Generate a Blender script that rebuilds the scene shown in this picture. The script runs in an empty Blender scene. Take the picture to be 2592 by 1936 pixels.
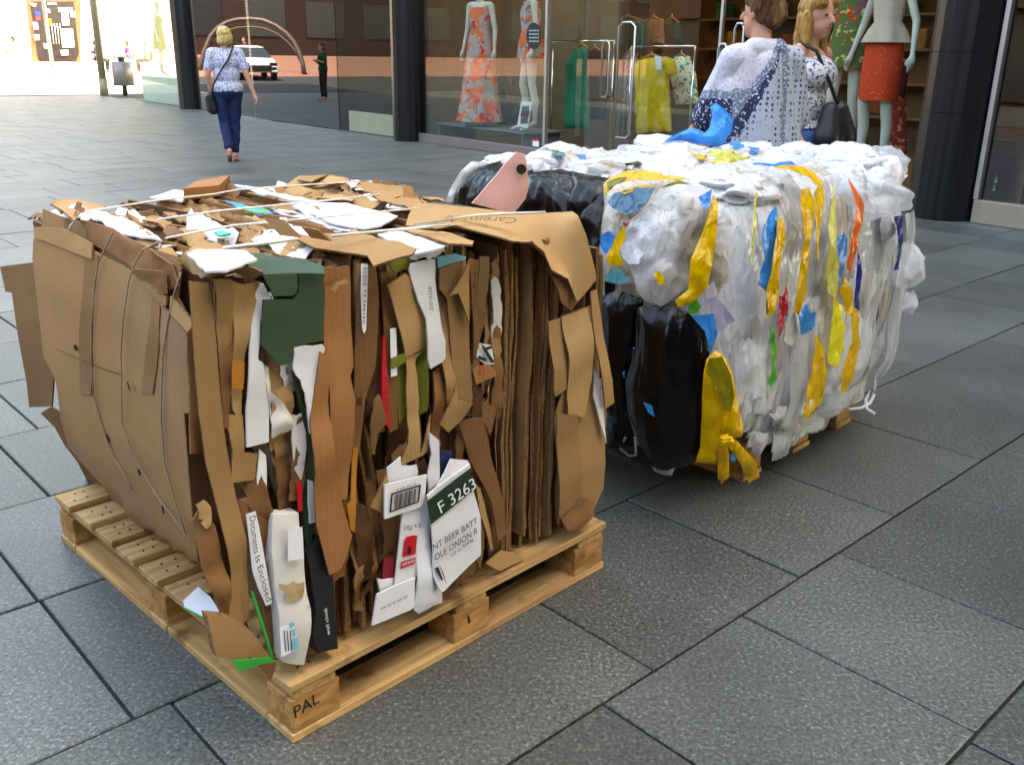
import bpy, bmesh, math, random
from mathutils import Vector, Matrix, noise
from mathutils.geometry import delaunay_2d_cdt
random.seed(7)
R = math.radians
scene = bpy.context.scene
COL = scene.collection

# ------------------------------------------------------------------ camera
CAM_H = 1.33
FPX, CX, CY = 2372.02, 1296.0, 968.0          # focal length and centre in photo pixels
PITCH, ROLL = R(19.179), R(-0.788)
_r = Vector((1, 0, 0)); _f = Vector((0, math.cos(PITCH), -math.sin(PITCH))); _d = Vector((0, -math.sin(PITCH), -math.cos(PITCH)))
AX = math.cos(ROLL) * _r + math.sin(ROLL) * _d
AY = -math.sin(ROLL) * _r + math.cos(ROLL) * _d
AZ = _f
EYE = Vector((0, 0, CAM_H))
cam_data = bpy.data.cameras.new('camera')
cam_data.sensor_width = 36.0
cam_data.lens = 36.0 * FPX / 2592.0
cam_data.clip_start = 0.05
cam_data.clip_end = 2000
cam = bpy.data.objects.new('camera', cam_data)
COL.objects.link(cam)
m3 = Matrix((AX, -AY, -AZ)).transposed()
cam.matrix_world = Matrix.Translation(EYE) @ m3.to_4x4()
scene.camera = cam

# ------------------------------------------------------------------ sky, sun, exposure
SUN_EL = R(60)
SUN_TRAVEL = (Vector((0.793, 0.609, 0)) * -.82 - Vector((0.609, -0.793, 0)) * .55).normalized()
world = bpy.data.worlds.new('World'); scene.world = world; world.use_nodes = True
wn = world.node_tree
bg = wn.nodes['Background']
sky = wn.nodes.new('ShaderNodeTexSky'); sky.sky_type = 'NISHITA'; sky.sun_disc = False
sky.sun_elevation = SUN_EL
sky.sun_rotation = math.atan2(-SUN_TRAVEL.x, -SUN_TRAVEL.y)
sky.air_density = 1.0; sky.dust_density = 1.5; sky.ozone_density = 0.6
wn.links.new(sky.outputs[0], bg.inputs[0])
bg.inputs[1].default_value = 0.15
sl = bpy.data.lights.new('sun', 'SUN'); sl.energy = 2.2; sl.angle = R(0.53); sl.color = (1.0, 0.95, 0.87)
sun = bpy.data.objects.new('sun', sl); COL.objects.link(sun)
sd = SUN_TRAVEL * math.cos(SUN_EL) + Vector((0, 0, -math.sin(SUN_EL)))
sun.rotation_euler = sd.to_track_quat('-Z', 'Y').to_euler()
sun.location = (20, 15, 40)
vs = scene.view_settings
vs.view_transform = 'Standard'; vs.look = 'None'; vs.gamma = 1.0; vs.exposure = 3.5; vs.use_curve_mapping = False
vs.use_white_balance = True; vs.white_balance_temperature = 9000; vs.white_balance_tint = 6

# ------------------------------------------------------------------ pixel <-> place helpers
def ray(x, y):
    return (AX * ((x - CX) / FPX) + AY * ((y - CY) / FPX) + AZ)
def gnd(x, y, z=0.0):
    d = ray(x, y); t = (z - CAM_H) / d.z
    return EYE + d * t
def proj(P):
    q = P - EYE
    w = q.dot(AZ)
    return (CX + FPX * q.dot(AX) / w, CY + FPX * q.dot(AY) / w, w)
ZR = {'4': (400, 650, .3027), '5': (850, 650, .3027), '6': (450, 1050, .3934), '7': (850, 1050, .3935),
      '8': (0, 1000, .5666), 'L': (0, 430, .3617), 'T': (600, 400, .3631), 'B': (1050, 250, .3843), '9': (0, 700, .4843),
      '10': (1400, 400, .3027), '11': (1850, 300, .3027), '12': (1450, 750, .3843), '13': (1600, 0, .3165), 'C': (1000, 0, .3165),
      'D': (400, 0, .3165), 'E': (2050, 0, .3633), 'K': (0, 0, .217), 'S': (0, 0, 1.0), 'Q': (940, 1180, .2542), 'U': (640, 1320, .2179)}
def Z(k, *pts):
    ox, oy, s = ZR[k]
    return [(ox + p[0] * s, oy + p[1] * s) + tuple(p[2:]) for p in pts]
# bale frame: origin at the near pallet corner
BA = R(44.13)
E1 = Vector((math.sin(BA), math.cos(BA), 0)); E2 = Vector((-math.cos(BA), math.sin(BA), 0)); N0 = gnd(743, 1883)
def loc(P):
    q = P - N0
    return (q.dot(E1), q.dot(E2), P.z)
def W(a, b, z):
    return N0 + E1 * a + E2 * b + Vector((0, 0, z))
# street frame: s along the shop front, n away from the camera side
SD = Vector((0.609, -0.793, 0)).normalized(); ND = Vector((0.793, 0.609, 0)).normalized()
def ST(s, n, z=0.0):
    return SD * s + ND * n + Vector((0, 0, z))
def onN(x, y, n):
    d = ray(x, y); t = (n - EYE.dot(ND)) / d.dot(ND)
    return EYE + d * t
def sz(x, y, n):
    P = onN(x, y, n); return (P.dot(SD), P.z)
def hit(x, y, f, t0=0.9, t1=7.0, step=0.03):
    d = ray(x, y); t = t0; best = (1e9, t0); prev = f(loc(EYE + d * t0))
    while t < t1:
        t2 = t + step; v = f(loc(EYE + d * t2))
        if v < best[0]: best = (v, t2)
        if v <= 0 < prev:
            a, b = t, t2
            for _ in range(14):
                mid = (a + b) / 2
                if f(loc(EYE + d * mid)) > 0: a = mid
                else: b = mid
            return EYE + d * b
        prev = v; t = t2
    return EYE + d * best[1]

# ------------------------------------------------------------------ object helpers
def tag(o, label=None, cat=None, group=None, kind=None):
    if label: o['label'] = label
    if cat: o['category'] = cat
    if group: o['group'] = group
    if kind: o['kind'] = kind
    return o
def empty(name, location, label=None, cat=None, group=None, rz=0.0):
    o = bpy.data.objects.new(name, None); COL.objects.link(o)
    o.location = location; o.rotation_euler = (0, 0, rz); o.empty_display_size = 0.1
    return tag(o, label, cat, group)
def attach(o, parent, local=False):
    if parent is None: return o
    o.parent = parent
    if not local:
        mw = Matrix.Identity(4); p = parent; chain = []
        while p is not None: chain.append(p); p = p.parent
        for p in reversed(chain):
            mw = mw @ p.matrix_parent_inverse @ Matrix.LocRotScale(p.location, p.rotation_euler, p.scale)
        o.matrix_parent_inverse = mw.inverted()
    return o
def mesh_obj(name, verts, faces, mat, parent=None, smooth=False, local=False, label=None):
    me = bpy.data.meshes.new(name); me.from_pydata([tuple(v) for v in verts], [], faces); me.update()
    for mm in (mat if isinstance(mat, (list, tuple)) else [mat]):
        if mm: me.materials.append(mm)
    if smooth:
        me.polygons.foreach_set('use_smooth', [True] * len(me.polygons))
    o = bpy.data.objects.new(name, me); COL.objects.link(o)
    attach(o, parent, local)
    if label: o['label'] = label
    return o
def bm_obj(name, bm, mat, parent=None, smooth=False, local=False, label=None):
    me = bpy.data.meshes.new(name); bm.normal_update(); bm.to_mesh(me); bm.free()
    for mm in (mat if isinstance(mat, (list, tuple)) else [mat]):
        if mm: me.materials.append(mm)
    if smooth: me.polygons.foreach_set('use_smooth', [True] * len(me.polygons))
    o = bpy.data.objects.new(name, me); COL.objects.link(o)
    attach(o, parent, local)
    if label: o['label'] = label
    return o
def boxv(bm, c, ax, ay, az, bev=0.0):
    """box with centre c and half-axis vectors"""
    vs_ = [bm.verts.new(c + ax * i + ay * j + az * k) for i in (-1, 1) for j in (-1, 1) for k in (-1, 1)]
    idx = [(0, 1, 3, 2), (4, 6, 7, 5), (0, 4, 5, 1), (2, 3, 7, 6), (0, 2, 6, 4), (1, 5, 7, 3)]
    fs = [bm.faces.new([vs_[i] for i in f]) for f in idx]
    if bev > 0:
        es = list({e for f in fs for e in f.edges})
        bmesh.ops.bevel(bm, geom=es, offset=bev, segments=1, affect='EDGES')
def box(name, c, hx, hy, hz, mat, parent=None, frame='W', bev=0.0, **kw):
    """axis box in a frame: 'W' world, 'B' bale (centre as a,b,z), 'S' street (s,n,z)"""
    bm = bmesh.new()
    if frame == 'B': boxv(bm, W(*c), E1 * hx, E2 * hy, Vector((0, 0, hz)), bev)
    elif frame == 'S': boxv(bm, ST(*c), SD * hx, ND * hy, Vector((0, 0, hz)), bev)
    else: boxv(bm, Vector(c), Vector((hx, 0, 0)), Vector((0, hy, 0)), Vector((0, 0, hz)), bev)
    bmesh.ops.recalc_face_normals(bm, faces=bm.faces[:])
    return bm_obj(name, bm, mat, parent, **kw)
def tube_into(verts, faces, pts, rad, seg=6, cap=True):
    n0 = len(verts); k = len(pts)
    prev_u = None
    for i, p in enumerate(pts):
        p = Vector(p)
        tdir = (Vector(pts[min(i + 1, k - 1)]) - Vector(pts[max(i - 1, 0)]))
        if tdir.length < 1e-9: tdir = Vector((0, 0, 1))
        tdir.normalize()
        u = tdir.orthogonal().normalized() if prev_u is None else (prev_u - tdir * prev_u.dot(tdir))
        if u.length < 1e-6: u = tdir.orthogonal()
        u.normalize(); prev_u = u; v = tdir.cross(u)
        rr = rad[i] if isinstance(rad, (list, tuple)) else rad
        for j in range(seg):
            a = 2 * math.pi * j / seg
            verts.append(p + u * (rr * math.cos(a)) + v * (rr * math.sin(a)))
    for i in range(k - 1):
        for j in range(seg):
            a = n0 + i * seg + j; b = n0 + i * seg + (j + 1) % seg
            faces.append((a, b, b + seg, a + seg))
    if cap:
        faces.append(tuple(n0 + j for j in range(seg))[::-1]); faces.append(tuple(n0 + (k - 1) * seg + j for j in range(seg)))
def tube(name, pts, rad, mat, parent=None, seg=8, smooth=True, **kw):
    v, f = [], []
    tube_into(v, f, pts, rad, seg)
    return mesh_obj(name, v, f, mat, parent, smooth, **kw)
def lathe(name, prof, c, mat, parent=None, seg=24, smooth=True, cap=True, **kw):
    """profile [(r,z)] about the vertical through c"""
    v, f = [], []
    for r_, z_ in prof:
        for j in range(seg):
            a = 2 * math.pi * j / seg
            v.append(Vector(c) + Vector((r_ * math.cos(a), r_ * math.sin(a), z_)))
    for i in range(len(prof) - 1):
        for j in range(seg):
            a = i * seg + j; b = i * seg + (j + 1) % seg
            f.append((a, b, b + seg, a + seg))
    if cap: f.append(tuple(range(seg))[::-1]); f.append(tuple(range((len(prof) - 1) * seg, len(prof) * seg)))
    return mesh_obj(name, v, f, mat, parent, smooth, **kw)

# ------------------------------------------------------------------ materials
def lin(h):
    h = h.lstrip('#'); out = []
    for i in (0, 2, 4):
        c = int(h[i:i + 2], 16) / 255
        out.append(c / 12.92 if c <= .04045 else ((c + .055) / 1.055) ** 2.4)
    return out
_MC = {}
def mat(name, base, rough=.6, spec=.3, var=.15, vscale=6, bump=0.0, bscale=60, metal=0.0, rnd=0.0, stretch=(1, 1, 1), world=False, var2=None, v2scale=2, v2thr=.6, transl=0.0, alpha=1.0, detail=4, flute=0.0):
    """procedural principled material: base colour with noise variation, optional stain colour, bump and per-object tint"""
    if name in _MC: return _MC[name]
    base = lin(base) if isinstance(base, str) else list(base)
    m = bpy.data.materials.new(name); m.use_nodes = True; nt = m.node_tree; nd = nt.nodes; ln = nt.links
    p = nd['Principled BSDF']; out = nd['Material Output']
    p.inputs['Roughness'].default_value = rough; p.inputs['Specular IOR Level'].default_value = spec; p.inputs['Metallic'].default_value = metal
    if world:
        tc = nd.new('ShaderNodeNewGeometry'); co = tc.outputs['Position']
    else:
        tc = nd.new('ShaderNodeTexCoord'); co = tc.outputs['Object']
    mp = nd.new('ShaderNodeMapping'); mp.inputs['Scale'].default_value = stretch; ln.new(co, mp.inputs[0]); co = mp.outputs[0]
    nz = nd.new('ShaderNodeTexNoise'); nz.inputs['Scale'].default_value = vscale; nz.inputs['Detail'].default_value = detail; ln.new(co, nz.inputs['Vector'])
    rp = nd.new('ShaderNodeValToRGB'); ln.new(nz.outputs[0], rp.inputs[0])
    rp.color_ramp.elements[0].position = .3; rp.color_ramp.elements[1].position = .7
    rp.color_ramp.elements[0].color = [max(0, c * (1 - var)) for c in base] + [1]
    rp.color_ramp.elements[1].color = [min(1, c * (1 + var)) for c in base] + [1]
    colr = rp.outputs[0]
    if var2 is not None:
        v2 = lin(var2) if isinstance(var2, str) else list(var2)
        n2 = nd.new('ShaderNodeTexNoise'); n2.inputs['Scale'].default_value = v2scale; n2.inputs['Detail'].default_value = 6; ln.new(co, n2.inputs['Vector'])
        r2 = nd.new('ShaderNodeValToRGB'); ln.new(n2.outputs[0], r2.inputs[0]); r2.color_ramp.elements[0].position = v2thr - .04; r2.color_ramp.elements[1].position = v2thr + .08
        mx = nd.new('ShaderNodeMix'); mx.data_type = 'RGBA'; ln.new(r2.outputs[0], mx.inputs['Factor']); ln.new(colr, mx.inputs['A']); mx.inputs['B'].default_value = v2 + [1]
        colr = mx.outputs['Result']
    if rnd > 0:
        oi = nd.new('ShaderNodeObjectInfo'); mr = nd.new('ShaderNodeMapRange'); ln.new(oi.outputs['Random'], mr.inputs[0])
        mr.inputs['To Min'].default_value = 1 - rnd; mr.inputs['To Max'].default_value = 1 + rnd
        hs = nd.new('ShaderNodeHueSaturation'); ln.new(mr.outputs[0], hs.inputs['Value']); ln.new(colr, hs.inputs['Color']); colr = hs.outputs[0]
    ln.new(colr, p.inputs['Base Color'])
    if bump > 0:
        nb = nd.new('ShaderNodeTexNoise'); nb.inputs['Scale'].default_value = bscale; nb.inputs['Detail'].default_value = 5; ln.new(co, nb.inputs['Vector'])
        bp = nd.new('ShaderNodeBump'); bp.inputs['Strength'].default_value = bump; bp.inputs['Distance'].default_value = .01; ln.new(nb.outputs[0], bp.inputs['Height']); ln.new(bp.outputs[0], p.inputs['Normal'])
        if flute > 0:
            wv = nd.new('ShaderNodeTexWave'); wv.bands_direction = 'X'; wv.inputs['Scale'].default_value = 34; wv.inputs['Distortion'].default_value = .6; wv.inputs['Detail'].default_value = 1
            m2 = nd.new('ShaderNodeMapping'); m2.inputs['Rotation'].default_value = (0, 0, R(3)); ln.new(co, m2.inputs[0]); ln.new(m2.outputs[0], wv.inputs['Vector'])
            b2 = nd.new('ShaderNodeBump'); b2.inputs['Strength'].default_value = flute; b2.inputs['Distance'].default_value = .002; ln.new(wv.outputs[1], b2.inputs['Height']); ln.new(bp.outputs[0], b2.inputs['Normal']); ln.new(b2.outputs[0], p.inputs['Normal'])
    last = p.outputs[0]
    if transl > 0:
        tr = nd.new('ShaderNodeBsdfTranslucent'); ln.new(colr, tr.inputs[0]); ms = nd.new('ShaderNodeMixShader'); ms.inputs[0].default_value = transl
        ln.new(last, ms.inputs[1]); ln.new(tr.outputs[0], ms.inputs[2]); last = ms.outputs[0]
    if alpha < 1:
        tp = nd.new('ShaderNodeBsdfTransparent'); ms = nd.new('ShaderNodeMixShader'); ms.inputs[0].default_value = alpha
        ln.new(tp.outputs[0], ms.inputs[1]); ln.new(last, ms.inputs[2]); last = ms.outputs[0]
    ln.new(last, out.inputs[0])
    _MC[name] = m
    return m
def pattern_mat(name, base, cols, scale=14, rough=.8, thr=.5, kind='noise', transl=0.0, stretch=(1, 1, 1), detail=2):
    """printed cloth: base colour with layers of blotches or dots, each (colour, scale factor, threshold)"""
    if name in _MC: return _MC[name]
    m = bpy.data.materials.new(name); m.use_nodes = True; nt = m.node_tree; nd = nt.nodes; ln = nt.links; p = nd['Principled BSDF']
    p.inputs['Roughness'].default_value = rough; p.inputs['Specular IOR Level'].default_value = .2
    tc = nd.new('ShaderNodeTexCoord'); mp = nd.new('ShaderNodeMapping'); mp.inputs['Scale'].default_value = stretch; ln.new(tc.outputs['Object'], mp.inputs[0])
    rgb = nd.new('ShaderNodeRGB'); rgb.outputs[0].default_value = lin(base) + [1]; cur = rgb.outputs[0]
    for i, (c, sf, th) in enumerate(cols):
        if kind == 'dots' and i == 0:
            t = nd.new('ShaderNodeTexVoronoi'); t.inputs['Scale'].default_value = scale * sf; t.inputs['Randomness'].default_value = .25; o = t.outputs['Distance']
        else:
            t = nd.new('ShaderNodeTexNoise'); t.inputs['Scale'].default_value = scale * sf; t.inputs['Detail'].default_value = detail; o = t.outputs[0]
        mo = nd.new('ShaderNodeVectorMath'); mo.inputs[1].default_value = (3.1 * i, 7.7 * i, 1.3 * i); ln.new(mp.outputs[0], mo.inputs[0]); ln.new(mo.outputs[0], t.inputs['Vector'])
        r_ = nd.new('ShaderNodeValToRGB'); ln.new(o, r_.inputs[0]); r_.color_ramp.elements[0].position = th - .025; r_.color_ramp.elements[1].position = th + .025
        if kind == 'dots' and i == 0:
            r_.color_ramp.elements[0].color = (1, 1, 1, 1); r_.color_ramp.elements[1].color = (0, 0, 0, 1)
        mx = nd.new('ShaderNodeMix'); mx.data_type = 'RGBA'; ln.new(r_.outputs[0], mx.inputs['Factor']); ln.new(cur, mx.inputs['A']); mx.inputs['B'].default_value = lin(c) + [1]; cur = mx.outputs['Result']
    ln.new(cur, p.inputs['Base Color'])
    _MC[name] = m
    return m
def wood_mat(name, c1, c2, axis):
    if name in _MC: return _MC[name]
    m = bpy.data.materials.new(name); m.use_nodes = True; nt = m.node_tree; nd = nt.nodes; ln = nt.links; p = nd['Principled BSDF']
    p.inputs['Roughness'].default_value = .7; p.inputs['Specular IOR Level'].default_value = .25
    tc = nd.new('ShaderNodeTexCoord'); mp = nd.new('ShaderNodeMapping'); ln.new(tc.outputs['Object'], mp.inputs[0])
    mp.inputs['Rotation'].default_value = (0, 0, -R(90 - 44.13))
    mp2 = nd.new('ShaderNodeMapping'); mp2.inputs['Scale'].default_value = [2.5 if i == axis else 42 for i in range(3)] if axis < 3 else (14, 45, 45); ln.new(mp.outputs[0], mp2.inputs[0]); mp = mp2
    oi = nd.new('ShaderNodeObjectInfo'); cb = nd.new('ShaderNodeVectorMath'); cb.operation = 'SCALE'; cb.inputs[0].default_value = (37, 19, 53); ln.new(oi.outputs['Random'], cb.inputs['Scale'])
    ad = nd.new('ShaderNodeVectorMath'); ln.new(mp.outputs[0], ad.inputs[0]); ln.new(cb.outputs[0], ad.inputs[1])
    nz = nd.new('ShaderNodeTexNoise'); nz.inputs['Scale'].default_value = 1; nz.inputs['Detail'].default_value = 6; nz.inputs['Distortion'].default_value = .6; ln.new(ad.outputs[0], nz.inputs['Vector'])
    rp = nd.new('ShaderNodeValToRGB'); ln.new(nz.outputs[0], rp.inputs[0]); rp.color_ramp.elements[0].position = .32; rp.color_ramp.elements[1].position = .66
    rp.color_ramp.elements[0].color = lin(c2) + [1]; rp.color_ramp.elements[1].color = lin(c1) + [1]
    # knots and dirt
    vn = nd.new('ShaderNodeTexNoise'); vn.inputs['Scale'].default_value = 11; vn.inputs['Detail'].default_value = 5; ln.new(tc.outputs['Object'], vn.inputs['Vector'])
    vr = nd.new('ShaderNodeValToRGB'); ln.new(vn.outputs[0], vr.inputs[0]); vr.color_ramp.elements[0].position = .56; vr.color_ramp.elements[1].position = .78
    mx = nd.new('ShaderNodeMix'); mx.data_type = 'RGBA'; ln.new(vr.outputs[0], mx.inputs['Factor']); ln.new(rp.outputs[0], mx.inputs['A']); mx.inputs['B'].default_value = lin('#5a3a1c') + [1]
    mr = nd.new('ShaderNodeMapRange'); ln.new(oi.outputs['Random'], mr.inputs[0]); mr.inputs['To Min'].default_value = .82; mr.inputs['To Max'].default_value = 1.12
    hs = nd.new('ShaderNodeHueSaturation'); ln.new(mr.outputs[0], hs.inputs['Value']); ln.new(mx.outputs['Result'], hs.inputs['Color']); ln.new(hs.outputs[0], p.inputs['Base Color'])
    bp = nd.new('ShaderNodeBump'); bp.inputs['Strength'].default_value = .35; bp.inputs['Distance'].default_value = .004; ln.new(nz.outputs[0], bp.inputs['Height']); ln.new(bp.outputs[0], p.inputs['Normal'])
    _MC[name] = m
    return m
def glass_mat(name, tint=(0.86, 0.93, 0.9), k=1.0, ior=1.5):
    if name in _MC: return _MC[name]
    m = bpy.data.materials.new(name); m.use_nodes = True; nt = m.node_tree; nd = nt.nodes; ln = nt.links
    nd.remove(nd['Principled BSDF'])
    tp = nd.new('ShaderNodeBsdfTransparent'); tp.inputs[0].default_value = list(tint) + [1]
    gl = nd.new('ShaderNodeBsdfGlossy'); gl.inputs['Roughness'].default_value = .0; gl.inputs[0].default_value = (1, 1, 1, 1)
    fr = nd.new('ShaderNodeFresnel'); fr.inputs[0].default_value = ior
    mu = nd.new('ShaderNodeMath'); mu.operation = 'MULTIPLY'; mu.inputs[1].default_value = k; mu.use_clamp = True; ln.new(fr.outputs[0], mu.inputs[0])
    ms = nd.new('ShaderNodeMixShader'); ln.new(mu.outputs[0], ms.inputs[0]); ln.new(tp.outputs[0], ms.inputs[1]); ln.new(gl.outputs[0], ms.inputs[2]); ln.new(ms.outputs[0], nd['Material Output'].inputs[0])
    _MC[name] = m
    return m

# ------------------------------------------------------------------ sheet / pillow builder
def panel(name, pts, mt, parent=None, thick=.004, crumple=.002, freq=14, inflate=0.0, res=.022, ragged=0.0, pleat=0.0, pfreq=40, edge=None, smooth=True, label=None, kind=None, seed=None, up=None, infr=.03, crease=0.0):
    """pts: outline in space. Triangulated with inner points, then crumpled / pleated / inflated along its normal and given thickness."""
    pts = [Vector(p) for p in pts]
    if seed is None: seed = random.random() * 100
    n = Vector((0, 0, 0)); c = sum(pts, Vector()) / len(pts)
    for i in range(len(pts)):
        n += (pts[i] - c).cross(pts[(i + 1) % len(pts)] - c)
    n.normalize()
    if n.dot(EYE - c) < 0: n = -n
    v = Vector((0, 0, 1)) - n * n.z
    if v.length < .2: v = E2 - n * n.dot(E2)
    v.normalize(); u = v.cross(n)
    # densify the outline
    bd = []
    for i in range(len(pts)):
        a, b = pts[i], pts[(i + 1) % len(pts)]
        k = max(1, int((b - a).length / (res * (0.6 if ragged else 1.0))))
        for j in range(k):
            p = a.lerp(b, j / k)
            if ragged and j > 0: p = p + (u * (random.random() - .5) + v * (random.random() - .5)) * ragged
            bd.append(p)
    b2 = [Vector(((p - c).dot(u), (p - c).dot(v))) for p in bd]; bh = [(p - c).dot(n) for p in bd]
    flat = max(abs(h) for h in bh) < 1e-4
    x0 = min(p.x for p in b2); x1 = max(p.x for p in b2); y0 = min(p.y for p in b2); y1 = max(p.y for p in b2)
    verts = [p.copy() for p in b2]; nb = len(b2)
    segs = [(b2[i], b2[(i + 1) % nb]) for i in range(nb)]
    def bdist(q):
        bst = 1e9
        for a, b in segs:
            ab = b - a; L = ab.length_squared
            t = 0 if L == 0 else max(0, min(1, (q - a).dot(ab) / L))
            d = (a + ab * t - q).length_squared
            if d < bst: bst = d
        return math.sqrt(bst)
    def inside(q):
        r_ = False
        for a, b in segs:
            if (a.y > q.y) != (b.y > q.y) and q.x < (b.x - a.x) * (q.y - a.y) / (b.y - a.y) + a.x: r_ = not r_
        return r_
    y = y0 + res / 2; row = 0
    while y < y1:
        x = x0 + res * (.25 + .5 * (row % 2))
        while x < x1:
            q = Vector((x + (random.random() - .5) * res * .3, y + (random.random() - .5) * res * .3))
            if inside(q) and bdist(q) > res * .45: verts.append(q)
            x += res
        y += res * .87; row += 1
    vo, _, fo, *_ = delaunay_2d_cdt(verts, [(i, (i + 1) % nb) for i in range(nb)], [list(range(nb))], 1, 1e-6)
    cl_ = []
    if crease:
        for _ in range(2 if (x1 - x0) * (y1 - y0) > .004 else 1):
            an_ = random.choice([random.uniform(-.5, .5), random.uniform(1.1, 2.0)])
            cl_.append((Vector((random.uniform(x0 * .6, x1 * .6), random.uniform(y0 * .6, y1 * .6))), Vector((math.cos(an_), math.sin(an_))), crease * random.uniform(.5, 1.3)))
    P3 = []
    for q in vo:
        if flat: h = 0.0
        else:
            sw = sh = 0.0
            for p, hh in zip(b2, bh):
                w_ = 1.0 / ((p - q).length_squared + 1e-7) ** 1.5
                sw += w_; sh += w_ * hh
            h = sh / sw
        d = bdist(q) if inflate else 0
        base = c + u * q.x + v * q.y
        s3 = Vector((q.x * freq + seed, q.y * freq, seed * .37))
        h += noise.noise(s3) * crumple + noise.noise(s3 * 2.7) * crumple * .45
        for cp_, cn_, ck_ in cl_: h -= ck_ * min(abs((q - cp_).dot(cn_)), .09) - ck_ * .03
        if inflate: h += inflate * (1 - math.exp(-d / infr))
        if pleat:
            w1 = noise.noise(Vector((q.x * pfreq + seed * 2, q.y * pfreq * .13, seed)))
            w2 = noise.noise(Vector((q.x * pfreq * 2.3 + seed, q.y * pfreq * .3, seed * 3)))
            h += pleat * (1 - abs(w1) * 2.2 + .45 * w2) * (min(1, d / .02) if inflate else 1)
        P3.append(base + n * h)
    nv = len(P3)
    cnt = {}
    tri = []
    for f in fo:
        f = list(f)
        a, b, c_ = (vo[f[0]], vo[f[1]], vo[f[2]])
        if (b - a).cross(c_ - a) < 0: f = f[::-1]
        tri.append(tuple(f))
        for i in range(len(f)):
            e = (f[i], f[(i + 1) % len(f)]); cnt[e] = 1
    rim = [e for e in cnt if (e[1], e[0]) not in cnt]
    if thick > 0:
        faces = tri + [tuple(i + nv for i in f[::-1]) for f in tri] + [(e[1], e[0], e[0] + nv, e[1] + nv) for e in rim]
        allv = P3 + [p - n * thick for p in P3]
    else:
        faces = tri; allv = P3
    me = bpy.data.meshes.new(name); me.from_pydata([tuple(p) for p in allv], [], faces); me.update()
    me.materials.append(mt)
    if edge: me.materials.append(edge)
    nt_ = len(tri)
    if smooth:
        me.polygons.foreach_set('use_smooth', [i < 2 * nt_ for i in range(len(faces))])
    if edge and thick > 0:
        me.polygons.foreach_set('material_index', [0 if i < 2 * nt_ else 1 for i in range(len(faces))])
    if smooth and thick > 0:
        rs = {tuple(sorted(e)) for e in rim} | {tuple(sorted((e[0] + nv, e[1] + nv))) for e in rim}
        at = me.attributes.new('sharp_edge', 'BOOLEAN', 'EDGE')
        at.data.foreach_set('value', [tuple(sorted(e.vertices)) in rs for e in me.edges])
    o = bpy.data.objects.new(name, me); COL.objects.link(o); attach(o, parent)
    if label: o['label'] = label
    if kind: o['kind'] = kind
    return o
def text_fit(s, BL, BR, TL, mt, parent=None, lift=.003, name='lettering'):
    """lettering stretched onto the parallelogram BL, BR, TL (points in space)"""
    BL, BR, TL = Vector(BL), Vector(BR), Vector(TL)
    cu = bpy.data.curves.new('txt', 'FONT'); cu.body = s; cu.resolution_u = 3
    to = bpy.data.objects.new('txt', cu); COL.objects.link(to)
    bpy.context.view_layer.update()
    dg = bpy.context.evaluated_depsgraph_get(); me = bpy.data.meshes.new_from_object(to.evaluated_get(dg))
    bpy.data.objects.remove(to); bpy.data.curves.remove(cu)
    xs = [v.co.x for v in me.vertices]; ys = [v.co.y for v in me.vertices]
    x0, x1, y0, y1 = min(xs), max(xs), min(ys), max(ys)
    n = (BR - BL).cross(TL - BL).normalized()
    if n.dot(EYE - BL) < 0: n = -n
    for v in me.vertices:
        v.co = BL + (BR - BL) * ((v.co.x - x0) / (x1 - x0)) + (TL - BL) * ((v.co.y - y0) / (y1 - y0)) + n * lift
    me.materials.clear(); me.materials.append(mt)
    o = bpy.data.objects.new(name, me); COL.objects.link(o); attach(o, parent)
    return o
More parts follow.
